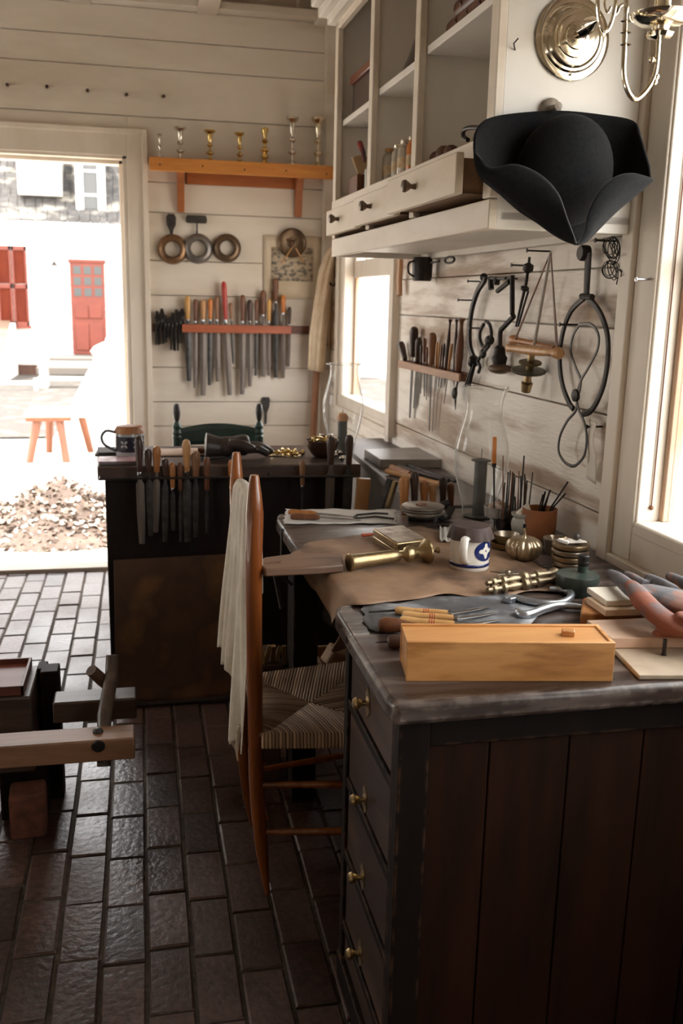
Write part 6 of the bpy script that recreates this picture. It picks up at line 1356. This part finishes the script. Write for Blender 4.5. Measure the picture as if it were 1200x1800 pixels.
# medallion grid so it follows the curve
AE = -1.02; ZE = .051
def discgrid(rx, rz, rr, sx=0, sz=0, rot=0):
    m_ = MB(); vs = [V(0, 0, 0)]; n, kr = 24, 5
    def P_(x, z): xr_ = x*math.cos(rot)-z*math.sin(rot)+sx; zr_ = x*math.sin(rot)+z*math.cos(rot)+sz; a = AE+xr_/R; return V(mc.x+R*rr*math.cos(a), mc.y+R*rr*math.sin(a), mc.z+ZE+zr_)
    vs = [P_(0, 0)]; fs = []
    for k in range(1, kr+1):
        for i in range(n): a = 2*PI*i/n; vs.append(P_(rx*k/kr*math.cos(a), rz*k/kr*math.sin(a)))
    for i in range(n): fs.append((0, 1+i, 1+(i+1) % n))
    for k in range(kr-1):
        for i in range(n): j = (i+1) % n; fs.append((1+k*n+i, 1+(k+1)*n+i, 1+(k+1)*n+j, 1+k*n+j))
    return m_.add(vs, fs)
med = build('blue_medallion', discgrid(.033, .0255, 1.004), blueglaze, body, label='blue medallion')
m_ = MB()
for t, l in ((PI/2*0, .0165), (PI/2, .0150), (PI, .0165), (-PI/2, .0150), (PI/4, .0095), (3*PI/4, .0095), (-PI/4, .0095), (-3*PI/4, .0095)):
    g = discgrid(l*.55, .0055 if l > .01 else .0028, 1.008, l*.75*math.cos(t), l*.75*math.sin(t), t); m_.add(g.v, g.f)
build('white_petals', m_, cer, body)
m_ = MB()
for s_ in (1,): 
    g = discgrid(.006, .009, 1.005, s_*.047, -.002, 0); m_.add(g.v, g.f)
build('blue_leaves', m_, blueglaze, body)
ah = -2.1
hd = V(math.cos(ah), math.sin(ah), 0); 
mb = MB(); mb.tube(smooth([mc+hd*R*.95+V(0, 0, .082), mc+hd*(R+.022)+V(0, 0, .088), mc+hd*(R+.036)+V(0, 0, .066), mc+hd*(R+.030)+V(0, 0, .038), mc+hd*R*.95+V(0, 0, .022)], 7), [(.0055, .010)]*29, 12, flat=V(-hd.y, hd.x, 0).cross(V(0, 0, 1))); build('handle', mb, cer, mg)
dleather = mat('dark_brown_leather', (.045, .026, .022), .7, c2=(.075, .046, .040), scale=25, bump=.3)
coverf(R*1.04, hM+.008, .030, dleather, mg, mc)
# crumpled foil beside it
mb = MB(); mb.grid(lambda u, v: (PB(772+30*u, 958-18*v).x, PB(772+30*u, 958-18*v).y, BZ+.008+.012*abs(math.sin(9*u+2))*abs(math.cos(7*v+3*u))+.012*v), 14, 10); single('crumpled_foil', mb, mat('foil_paper', (.68, .66, .62), .4, .4), 'crumpled pale foil scrap just left of the blue and white mug', 'foil', solid=.0006, ang=20)
# lying brass candlestick
a = PB(612, 992, BZ+.020); b = PB(772, 974, BZ+.022); a.z = BZ+.024; b.z = BZ+.034; L_ = (b-a).length
lk_ = root('lying_candlestick', 'aged brass candlestick part lying on its side on the tan leather', 'candlestick', a)
mb = MB(); mb.lathe([(.012, .001), (.020, 0), (.0225, .004), (.0195, .008), (.0185, .02), (.0160, L_*.45), (.0145, L_*.53), (.010, L_*.55)], axis(a, b), 26); build('socket_tube', mb, oldbrass, lk_)
mb = MB(); mb.lathe([(.010, L_*.545), (.006, L_*.56), (.008, L_*.59), (.018, L_*.62), (.0205, L_*.66), (.017, L_*.70), (.012, L_*.74), (.015, L_*.78), (.024, L_*.82), (.032, L_*.845), (.032, L_*.865), (.022, L_*.875), (.008, L_*.88), (.004, L_*.90), (.004, L_*.95), (.008, L_*.965), (.009, L_*.985), (.001, L_)], axis(a, b), 30); build('baluster', mb, oldbrass, lk_)

# glass stand with cotton waste
gc_ = PB(882, 928); gc_.y += .02; 
gs = root('glass_salt', 'clear pressed-glass dish on a foot, filled with rusty waste', 'dish', gc_)
dcm = PY(875, 900, gc_.y).z
mb = MB(); c = V(gc_.x-.010, gc_.y, 0); zt_ = dcm; 
mb.lathe([(.028, BZ), (.026, BZ+.006), (.008, BZ+.014), (.008, zt_-.035), (.022, zt_-.022), (.036, zt_-.012), (.040, zt_+.018), (.037, zt_+.018), (.034, zt_-.006), (.001, zt_-.010)], Matrix.Translation(V(c.x, c.y, 0)), 30, mod=lambda a, k: 1+(.03*math.sin(10*a) if k in (6, 7, 8) else 0)); build('glass_dish', mb, mat('greyish_glass', (.55, .53, .50), .12, .2, c2=(.35, .33, .30), scale=30), gs)
mb = MB(); mb.ball((c.x, c.y, zt_+.012), (.030, .030, .020), 14); single('rusty_waste', mb, mat('rust_cotton', (.28, .12, .08), .9, c2=(.60, .54, .48), scale=55, bump=.8), 'rusty brown waste heaped in the footed glass dish', 'waste', kind='stuff', sub=1)
# rods standing in a block
rb = PB(905, 935); rb.y += .03
mb = MB(); mb.span((rb.x-.040, rb.y-.03, BZ), (rb.x+.045, rb.y+.03, BZ+.032)); single('rod_block', mb, blackwood, 'dark drilled block holding a thicket of thin steel rods', 'block', bev=.003)
rods = [(866, 925, 884, 801), (878, 925, 887, 848), (885, 925, 893, 830), (889, 928, 897, 827), (893, 928, 901, 829), (895, 930, 903, 832), (899, 930, 905, 838), (906, 930, 912, 828), (910, 932, 921, 801), (913, 930, 915, 836), (917, 932, 922, 833), (922, 930, 926, 845), (928, 930, 923, 838), (932, 928, 936, 830), (903, 934, 905, 873), (935, 922, 926, 855)]
rods.sort(key=lambda q: q[2])
for k, (x0, y0, x1, y1) in enumerate(rods):
    yb = rb.y-.02+.009*(k % 5); p = PY(x0+(k % 3), y0, yb); xb = max(rb.x-.036, min(rb.x+.04, p.x)); q = PY(x1, y1, yb)
    mb = MB(); r_ = (.0021, .0028, .0024)[k % 3] if k not in (0, 8) else .0018; mb.tube([V(xb, yb, BZ+.033), q], [r_*1.15, r_*.8], 7)
    single('steel_rod', mb, darksteel if k % 4 else handlebrown, '%s thin rod from the left in the dark drilled block' % ('first second third fourth fifth sixth seventh eighth ninth tenth eleventh twelfth thirteenth fourteenth fifteenth last'.split()[k]), 'rod', 'thin rods in the dark block')
pk = root('handled_awl', 'thin awl with orange wooden handle standing tall left of the rods', 'awl', PY(869, 900, rb.y))
a = PY(869, 768, rb.y+.02); b = PY(868, 814, rb.y+.02); e = PY(870, 905, rb.y+.02)
mb = MB(); mb.lathe([(.0055, 0), (.0065, .003), (.0065, (a-b).length-.002), (.005, (a-b).length)], axis(b, a), 14); build('handle', mb, handleorange, pk)
mb = MB(); mb.tube([b, V(rb.x-.045, rb.y+.02, BZ)], [.0035, .0018], 7); mb.lathe([(.006, -.012), (.0068, 0)], axis(b, a), 12); build('blade', mb, darksteel, pk)
# terracotta pot and its rods
tc_ = PB(957, 948); tc_.y += .045; tcz = PY(957, 893, tc_.y-.0).z
tp = root('terracotta_pot', 'orange clay pot holding a few dark rods, standing by the wall', 'pot', tc_)
Rp = 28.5*tc_.y/F*1.16
mb = MB(); hz = max(.06, tcz-BZ); mb.lathe([(Rp*.92, 0), (Rp*.97, .004), (Rp, hz*.5), (Rp*1.0, hz*.92), (Rp*1.02, hz), (Rp*.92, hz), (Rp*.9, .01), (.001, .01)], Matrix.Translation((tc_.x, tc_.y, BZ)), 36); build('pot_body', mb, mat('terracotta', (.42, .16, .06), .6, c2=(.30, .11, .045), scale=10, bump=.2), tp)
for k, (x0, y0, x1, y1) in enumerate(((952, 892, 958, 864), (955, 893, 967, 861), (957, 894, 963, 872), (968, 892, 998, 847), (972, 892, 993, 868), (948, 892, 954, 870))):
    p = PY(x0, y0, tc_.y); q = PY(x1, y1, tc_.y+.01*(k-2)); d = (p-q); mb = MB(); 
    bt = V(tc_.x+(p.x-tc_.x)*.6, tc_.y, BZ+.014); mb.tube([bt, p, q], .0026, 7); single('steel_rod', mb, iron, 'dark rod in the clay pot, %s' % ('second from the left', 'third from the left', 'short one in the middle', 'longest, leaning far right', 'lower one leaning right', 'leftmost')[k], 'rod', 'dark rods in the clay pot')
gp = PB(916, 944); gp.y += .03
mb = MB(); mb.lathe([(.018, 0), (.026, .01), (.030, .03), (.027, .045), (.024, .05), (.030, .058), (.030, .064), (.026, .064), (.021, .05)], Matrix.Translation((gp.x+.01, gp.y, BZ)), 28)
gpr = root('small_glazed_pot', 'small grey glazed pot with a blue mark, just left of the clay pot', 'pot', gp); build('pot_body', mb, mat('grey_white_glaze', (.48, .46, .40), .25), gpr)
mb = MB(); mb.box((gp.x+.010, gp.y-.030, BZ+.030), (.012, .004, .016)); build('blue_mark', mb, darkglaze, gpr)
mb = MB(); c = V(gp.x+.015, gp.y, BZ+.06); mb.add([c+V(-.025, -.01, 0), c+V(.02, -.012, .003), c+V(.012, 0, .035), c+V(-.02, .012, .002), c+V(.02, .012, .004)], [(0, 1, 2), (0, 2, 3), (1, 4, 2), (3, 2, 4), (0, 3, 4, 1)]); single('paper_twist', mb, mat('paper_white', (0,)*3), 'small white paper twist in the glazed pot', 'paper')
# dishes
def dish(px, py, R, h, m, lb, dz=0, nm='metal_dish', dy=0, cat='dish'):
    c = PB(px, py); mb = MB(); mb.lathe([(R*.6, 0), (R*.85, h*.3), (R, h), (R*.97, h), (R*.8, h*.35), (.001, h*.15)], Matrix.Translation((c.x, c.y+dy, BZ+dz)), 36); return single(nm, mb, m, lb, cat)
dish(889, 962, .036, .024, pewter, 'shallow silvery dish nested in another, behind the pumpkin-shaped pot', .014)
dish(887, 966, .040, .022, oldbrass, 'shallow brass dish under the silvery one, behind the pumpkin-shaped pot')
# pumpkin-shaped pot
pc = PB(925, 988); pc.y += .022; 
pu = root('pumpkin_pot', 'ribbed pumpkin-shaped silvery brass pot with a short stem, on the workbench', 'pot', pc)
pum = mat('pumpkin_metal', (.50, .41, .29), .3, .9, c2=(.38, .28, .16), scale=12)
def rib(a, k): return 1 - .06*abs(math.cos(7*a))**.35*(-1) - .06
Rk = .0475; hk = .063
pr = [(.012, 0), (Rk*.6, .003), (Rk*.92, hk*.28), (Rk, hk*.5), (Rk*.94, hk*.72), (Rk*.7, hk*.9), (Rk*.35, hk*.97), (Rk*.12, hk*.93)]
pts = smooth([V(r, 0, z) for r, z in pr], 4)
mb = MB(); mb.lathe([(p.x, p.z) for p in pts], Matrix.Translation((pc.x, pc.y, BZ)), 96, mod=lambda a, k: 1-.15*(1-abs(math.sin(6.5*a))**.5)*min(1, k/6)); build('ribbed_body', mb, pum, pu, ang=80)
mb = MB(); mb.tube(smooth([V(pc.x, pc.y, BZ+hk*.9), V(pc.x, pc.y, BZ+hk+.008), V(pc.x-.004, pc.y, BZ+hk+.02)], 4), [.008, .006, .0045, .004, .0035, .0035, .0038, .004, .005][:9], 10); build('stem', mb, pum, pu)
# cup behind
c = PB(985, 978); c.y += .03
mb = MB(); mb.lathe([(.030, 0), (.034, .006), (.036, .035), (.038, .042), (.036, .042), (.033, .034), (.03, .01), (.001, .008)], Matrix.Translation((c.x, c.y, BZ)), 30); single('smoky_cup', mb, mat('smoky_metal', (.22, .17, .12), .18, .6, c2=(.34, .27, .2), scale=20), 'dark shiny round cup by the wall, behind the stacked rings', 'cup')
# ring stack
rc = PB(1012, 1012); rc.y += .04
for k in range(5):
    R = (.042, .044, .045, .046, .047)[k]; c = V(rc.x+.002*math.sin(k*2.1), rc.y+.002*math.cos(k*1.7), BZ+.0150*k)
    mb = MB(); mb.lathe([(.001, .001), (R*.75, 0), (R*.96, .002), (R, .0075), (R*.96, .013), (R*.85, .0145), (R*.8, .011), (.001, .010)], Matrix.Translation(c), 36); single('pewter_saucer', mb, mat('bronzed_pewter', (.34, .29, .22), .3, .95, c2=(.20, .16, .12), scale=14) if k % 2 else mat('brown_brass', (.30, .22, .13), .32, .9, c2=(.2, .14, .08), scale=14), 'round rimmed metal saucer in the stack before the wall, %s' % ('lowest', 'second from the bottom', 'the middle one', 'second from the top', 'topmost, with paper on it')[k], 'saucer', 'stacked metal saucers')
c = V(rc.x, rc.y, BZ+.0755)
mb = MB(); mb.grid(lambda u, v: (c.x-.032+.065*u, c.y-.02+.04*v, c.z+.002+.003*math.sin(9*u)*math.sin(6*v)), 10, 8); single('paper_scrap', mb, mat('grey_paper', (.52, .46, .40), .9), 'greyish paper scrap on the topmost metal saucer', 'paper', solid=.0008)
mb = MB(); mb.box(c+V(-.028, -.015, .006), (.026, .009, .008), (0, .2, -.6)); single('chalk_stick', mb, mat('chalk', (.80, .76, .72), .9), 'short white chalk stick on the topmost saucer', 'chalk', bev=.0015)
mb = MB(); mb.ball(c+V(.018, .008, .010), .009, 12); single('metal_bead', mb, darksteel, 'small dark metal bead on the paper scrap atop the saucers', 'bead')
# green tin with bottle
gt = PB(1028, 1052); gt.y += .045; Rt = .048
grn = mat('dark_green_enamel', (.030, .045, .038), .3, c2=(.045, .06, .05), scale=20)
tn = root('green_tin', 'low round dark green tin standing in front of the stacked saucers', 'tin', gt)
mb = MB(); mb.lathe([(Rt*.97, 0), (Rt, .002), (Rt, .028), (Rt*.99, .0285)], Matrix.Translation((gt.x, gt.y, BZ)), 44); build('tin_base', mb, grn, tn)
mb = MB(); mb.lathe([(Rt*1.015, .026), (Rt*1.02, .042), (Rt*.99, .045), (Rt*.9, .0445), (.001, .0448)], Matrix.Translation((gt.x, gt.y, BZ)), 44); build('tin_lid', mb, grn, tn)
c = V(gt.x+.019, gt.y+.014, BZ+.045)
vb_ = root('dark_vial', 'small black capped vial standing on the lid of the green tin', 'vial', c)
mb = MB(); mb.lathe([(.0115, 0), (.012, .002), (.012, .014), (.010, .016)], Matrix.Translation(c), 24); build('vial_glass', mb, grn, vb_)
mb = MB(); mb.lathe([(.0125, .015), (.013, .017), (.013, .024), (.0122, .025), (.013, .026), (.013, .038), (.011, .040), (.001, .040)], Matrix.Translation(c), 24); build('cap', mb, iron, vb_)
# turned brass lying pieces
a = PB(853, 1036, BZ+.016); b = PB(976, 1018, BZ+.014)
prf = [(.006, 0), (.009, .002), (.009, .012), (.014, .014), (.015, .020), (.008, .024), (.0085, .034), (.0155, .038), (.0155, .044), (.009, .048), (.010, .055), (.013, .065), (.012, .078), (.009, .084), (.018, .088), (.0195, .095), (.013, .102), (.0095, .108), (.011, .118), (.015, .122), (.013, .130), (.010, .150), (.012, .160), (.016, .166), (.017, .172), (.013, .175), (.001, .175)]
k_ = (b-a).length/.175
for k, (off, rz, lb) in enumerate(((V(0, 0, .016), 1, 'turned pale brass stem lying on top of its twin, in front of the pumpkin-shaped pot'), (V(-.004, -.022, 0), 1, 'turned pale brass stem lying lower and nearer, beneath its twin'))):
    p, q = a+off*.6, b+off*.6; p.z = q.z = BZ+.018+(.012 if k == 0 else 0); 
    mb = MB(); mb.lathe([(r*.80 if r > .0125 else r*.68, z*k_) for r, z in prf], axis(p, q), 26); single('turned_stem', mb, mat('dull_brass', (.36, .29, .19), .42, .9, c2=(.22, .17, .11), scale=20), lb, 'stem', 'turned stems lying on the workbench')
c = PB(892, 1008, BZ+.022); mb = MB(); n = 12; poly = [((.034 if i % 2 else .014)*math.cos(2*PI*i/n)*(1+.15*(i % 3)), (.034 if i % 2 else .014)*math.sin(2*PI*i/n)) for i in range(n)]
mb.prism(poly, .003, Matrix.Translation(c)); mb.ball(c+V(0, 0, .004), (.008, .008, .005), 8); single('cast_star', mb, pewter, 'small cast metal star ornament lying before the pumpkin-shaped pot', 'ornament', bev=.0008)
# silver scroll handles
silm = mat('dull_silver', (.52, .55, .60), .3, .85, c2=(.38, .40, .43), scale=10)
def scroll(pts, r, lb, nm='scroll_handle', zz=.012):
    P_ = smooth([PB(x, y, BZ+zz) for x, y in pts], 6); n = len(P_); mb = MB(); mb.tube(P_, [r*(1-.35*abs(2*i/(n-1)-1)**3) for i in range(n)], 12); single(nm, mb, silm, lb, 'handle')
scroll(((886, 1053), (900, 1050), (925, 1056), (955, 1061), (985, 1060), (1001, 1051), (1002, 1042), (985, 1036), (965, 1035)), .0085, 'curved grey silver cast handle lying behind its thicker neighbour')
scroll(((908, 1072), (914, 1079), (930, 1080), (955, 1071), (985, 1064), (1022, 1067)), .0095, 'thick curved grey silver cast handle lying nearest the pine box')
mb = MB(); mb.box(PB(897, 1054, BZ+.012), (.020, .016, .014), (.1, 0, .5)); single('cast_lug', mb, silm, 'small grey cast lug at the end of the rear silver handle', 'lug', bev=.002)
# grey scrap of hide
hid = mat('grey_hide', (.055, .055, .06), .5, c2=(.14, .14, .145), scale=9, bump=.5, c3=(.30, .31, .33), s3=9)
hp2 = [(640, 1066), (660, 1062), (700, 1062), (760, 1052), (830, 1046), (905, 1046), (935, 1060), (945, 1085), (928, 1104), (870, 1106), (790, 1106), (730, 1108), (682, 1100), (664, 1112), (650, 1108), (643, 1098), (636, 1090), (642, 1082), (634, 1074)]
cpt = PB(780, 1078, BZ+.003); mb = MB(); 
ring = [PB(x, y, BZ+.0015) for x, y in hp2]; n = len(ring); vs = [cpt]; fs = []
for k in range(1, 7):
    for i, p in enumerate(ring): q = cpt.lerp(p, k/6); q.z = BZ+.002+.003*abs(math.sin(i*1.7+k)); vs.append(q)
for i in range(n): fs.append((0, 1+i, 1+(i+1) % n))
for k in range(5):
    for i in range(n): j = (i+1) % n; fs.append((1+k*n+i, 1+(k+1)*n+i, 1+(k+1)*n+j, 1+k*n+j))
mb.add(vs, fs); single('hide_scrap', mb, hid, 'ragged blue-grey scrap of hide spread behind the pine box', 'hide', solid=.0018, ang=80)
# burnishers
yel = wood('boxwood', (.68, .40, .17), (.56, .30, .11), .28, Y_, 20)
for k, (a, b, c, w, lb) in enumerate((((694, 1073), (790, 1078), (862, 1066), .0085, 'rearmost pale wooden-handled burnisher with a bright blade, behind the pine box'), ((706, 1082), (800, 1087), (872, 1077), .0095, 'middle pale wooden-handled burnisher lying behind the pine box'), ((702, 1092), (802, 1099), (878, 1090), .0105, 'nearest pale wooden-handled burnisher lying right behind the pine box'))):
    z = BZ+.014+.004*k; p, q, e = PB(*a, z), PB(*b, z), PB(*c, BZ+.008); r_ = root('burnisher', lb, 'burnisher', p, group='pale-handled burnishers behind the pine box'); L_ = (q-p).length
    mb = MB(); mb.lathe([(w*.7, 0), (w, .003), (w*1.08, .015), (w*.86, L_*.35), (w*.9, L_*.6), (w*.8, L_*.9), (w*.7, L_), (.0005, L_)], axis(p, q), 18); h_ = build('handle', mb, yel, r_)
    mb = MB(); 
    for f in (.52, .56, .60): mb.lathe([(w*.905, L_*f), (w*.93, L_*f+.0008), (w*.905, L_*f+.0016)], axis(p, q), 18, cap=False)
    build('red_rings', mb, handlered, h_)
    mb = MB(); mb.lathe([(w*.74, L_-.006), (w*.74, L_+.004), (w*.5, L_+.005)], axis(p, q), 14); build('ferrule', mb, brightsteel, r_)
    mb = MB(); mb.tube([q, q.lerp(e, .5), e], [(.002, .006), (.002, .0085), (.001, .003)], 8, flat=(0, 0, 1)); build('blade', mb, mat('polished_blade', (.50, .52, .56), .18, 1), r_)
mb = MB(); mb.tube([PB(648, 1076, BZ+.009), PB(694, 1073, BZ+.014)], [.002, .003], 8); single('steel_spike', mb, darksteel, 'dark steel spike behind the pale burnisher handles', 'spike')
p, q = PB(664, 1098, BZ+.016), PB(715, 1100, BZ+.016)
r_ = root('brown_handled_tool', 'rounded dark brown tool handle lying half behind the pine box', 'tool', p)
mb = MB(); mb.lathe([(.006, 0), (.013, .004), (.0165, .016), (.015, .035), (.011, .06), (.008, .085), (.001, .087)], axis(p, q), 20); build('handle', mb, handlebrown, r_)
p, q = PB(680, 1128, BZ+.014), PB(720, 1128, BZ+.014)
mb = MB(); mb.lathe([(.006, 0), (.011, .003), (.0135, .012), (.012, .03), (.009, .05), (.001, .052)], axis(p, q), 20)
r2 = root('dark_handled_awl', 'small dark rounded awl handle peeping out left of the pine box', 'awl', p); build('handle', mb, handledark, r2)
mb = MB(); mb.tube([p, p+V(-.022, .002, -.001)], [.002, .001], 6); build('blade', mb, darksteel, r2)

# pine box with sliding lid
pb = root('pine_box', 'long orange pine box with a sliding lid, on the near end of the workbench', 'box', V(.61, 1.46, BZ))
c0, c1 = PB(713, 1198), PB(1076, 1198); dx = (c1-c0).normalized(); dy = V(-dx.y, dx.x, 0); Lx = (c1-c0).length; back = PB(703, 1165)
D_ = .098; Hb = .072
MX = Matrix(((dx.x, dy.x, 0, c0.x), (dx.y, dy.y, 0, c0.y), (0, 0, 1, BZ), (0, 0, 0, 1)))
def obx(mb, a, b): 
    vs = [MX @ V(x, y, z) for z in (a[2], b[2]) for x, y in ((a[0], a[1]), (b[0], a[1]), (b[0], b[1]), (a[0], b[1]))]
    return mb.add(vs, [(0, 3, 2, 1), (4, 5, 6, 7), (0, 1, 5, 4), (1, 2, 6, 5), (2, 3, 7, 6), (3, 0, 4, 7)])
t_ = .008
mb = MB(); obx(mb, (0, 0, 0), (Lx, t_, Hb)); obx(mb, (0, D_-t_, 0), (Lx, D_, Hb)); obx(mb, (t_*.2, t_, 0), (t_, D_-t_, Hb-.009)); obx(mb, (Lx-t_, t_, 0), (Lx-.0005, D_-t_, Hb-.0005)); obx(mb, (t_, t_, 0), (Lx-t_, D_-t_, .006)); build('box_body', mb, pine, pb, bev=.0012)
mb = MB(); obx(mb, (.001, t_*.7, Hb-.0085), (Lx-t_, D_-t_*.7, Hb-.0035)); ld_ = build('sliding_lid', mb, wood('pine_lid', (.66, .33, .12), (.56, .25, .08), .38, X_, 25), pb, bev=.0006)
mb = MB(); vs = [(Lx-.085, .040, Hb-.0035), (Lx-.062, .036, Hb-.0035), (Lx-.058, .052, Hb-.0035), (Lx-.080, .057, Hb-.0035)]; vs = [MX @ V(*v) for v in vs]; top_ = [v+V(0, 0, .010) for v in vs]; mb.add(vs+top_, [(0, 3, 2, 1), (4, 5, 6, 7), (0, 1, 5, 4), (1, 2, 6, 5), (2, 3, 7, 6), (3, 0, 4, 7)]); build('lid_stop', mb, handlewood, pb, bev=.0015)

# boards at the right
fb = mat('pale_plywood', (.52, .42, .31), .6, c2=(.42, .33, .24), scale=20, bump=.1)
def board(name, pts, z0, z1, m, lb, bev=.002):
    Q = [PZ(*p, z1) for p in pts]; mb = MB(); mb.prism([(q.x, q.y) for q in Q], z1-z0, Matrix.Translation((0, 0, z0))); return single(name, mb, m, lb, 'board', bev=bev)
board('flat_board', ((1123, 1187), (1310, 1186), (1270, 1120), (1078, 1140)), BZ, BZ+.009, fb, 'flat pale board lying lowest on the near right of the workbench')
pinkw = wood('pinkish_wood', (.70, .50, .37), (.58, .38, .27), .5, X_, 20)
board('pink_board', ((1075, 1122), (1270, 1120), (1240, 1082), (1031, 1090)), BZ+.0095, BZ+.030, pinkw, 'pinkish planed board lying over the flat pale board', .0015)
board('brown_block', ((1020, 1078), (1240, 1078), (1225, 1048), (1024, 1050)), BZ+.0, BZ+.030, handlewood, 'brown wooden block under the two pale boards', .004)
board('pale_board', ((1064, 1072), (1150, 1070), (1130, 1045), (1030, 1049)), BZ+.0305, BZ+.045, pinelt, 'thicker pale board, lower of the two beneath the rust-red glove', .002)
board('pale_board', ((1066, 1056), (1140, 1054), (1115, 1029), (1031, 1032)), BZ+.0455, BZ+.058, mat('white_limewood', (.86, .79, .68), .5, c2=(.78, .69, .57), scale=12), 'thin pale board, upper one directly beneath the rust-red glove', .002)
mb = MB(); c = PB(1166, 1152, BZ+.009); mb.tube([c, c+V(0, 0, .032)], .0038, 10); mb.lathe([(.005, .0005), (.005, .003)], Matrix.Translation(c), 12); single('steel_pin', mb, iron, 'black steel pin standing on the flat pale board below the glove', 'pin')
# gauntlet glove: rust-red palm side with blue-grey backing
def gp_(px, py, z): return PZ(px, py, z)
rl_ = mat('rust_leather', (.27, .075, .032), .75, c2=(.17, .048, .025), scale=14, c3=(.12, .09, .09), s3=22, bump=.5, bscale=40)
gl2 = mat('blue_grey_leather', (.06, .06, .07), .7, c2=(.12, .11, .115), scale=16, c3=(.22, .10, .07), s3=22, bump=.5, bscale=40)
zb_ = BZ+.075
G = root('gauntlet_glove', 'worn work glove of rust-red and blue-grey leather lying on the pale boards', 'glove', gp_(1130, 1070, zb_))
def skin(parts, m, name, vox=.0035, it=6):
    mb = MB()
    for pts, rs, fl_a in parts:
        P_ = smooth(pts, 5); n = len(P_); rr_ = []
        for i in range(n):
            t = i/(n-1)*(len(rs)-1); k = min(int(t), len(rs)-2); f = t-k; a, b = rs[k], rs[k+1]
            if isinstance(a, tuple): rr_.append((a[0]*(1-f)+b[0]*f, a[1]*(1-f)+b[1]*f))
            else: rr_.append(a*(1-f)+b*f)
        mb.tube(P_, rr_, 14, flat=fl_a)
        e0 = rr_[-1] if not isinstance(rr_[-1], tuple) else rr_[-1][0]; mb.ball(P_[-1], e0*.98, 8)
    o = build(name, mb, m, G, ang=180)
    q = o.modifiers.new('remesh', 'REMESH'); q.mode = 'VOXEL'; q.voxel_size = vox; q.use_smooth_shade = True
    q = o.modifiers.new('smooth', 'SMOOTH'); q.factor = .6; q.iterations = it
UP = (0, 0, 1)
skin([([gp_(1300, 1080, BZ+.062), gp_(1235, 1070, BZ+.074), gp_(1180, 1054, BZ+.080), gp_(1130, 1038, BZ+.080)], [(.018, .064), (.022, .060), (.020, .050), (.014, .034)], UP),
      ([gp_(1135, 1055, BZ+.078), gp_(1108, 1035, BZ+.080), gp_(1088, 1018, BZ+.078), gp_(1072, 1008, BZ+.072)], [.018, .017, .0145, .010], None),
      ([gp_(1185, 1040, BZ+.076), gp_(1158, 1024, BZ+.078), gp_(1138, 1014, BZ+.072)], [.014, .012, .009], None),
      ([gp_(1232, 1042, BZ+.076), gp_(1200, 1024, BZ+.078), gp_(1176, 1013, BZ+.072)], [.014, .013, .010], None),
      ([gp_(1135, 1030, BZ+.068), gp_(1112, 1016, BZ+.066), gp_(1100, 1009, BZ+.062)], [.012, .011, .008], None)], gl2, 'glove_back')
skin([([gp_(1235, 1118, BZ+.052), gp_(1195, 1104, BZ+.060), gp_(1160, 1084, BZ+.070), gp_(1133, 1060, BZ+.084), gp_(1117, 1038, BZ+.092), gp_(1108, 1026, BZ+.088)], [(.012, .020), (.015, .026), (.017, .027), (.017, .025), (.014, .019), (.009, .013)], UP),
      ([gp_(1290, 1120, BZ+.040), gp_(1220, 1112, BZ+.046), gp_(1172, 1112, BZ+.046), gp_(1148, 1113, BZ+.043)], [(.010, .026), (.011, .022), (.009, .016), (.005, .009)], UP),
      ([gp_(1290, 1100, BZ+.070), gp_(1235, 1092, BZ+.078), gp_(1190, 1080, BZ+.084)], [(.012, .030), (.010, .028), (.006, .018)], UP),
      ([gp_(1222, 1062, BZ+.084), gp_(1195, 1050, BZ+.086)], [(.006, .012), (.004, .008)], UP)], rl_, 'glove_palm')
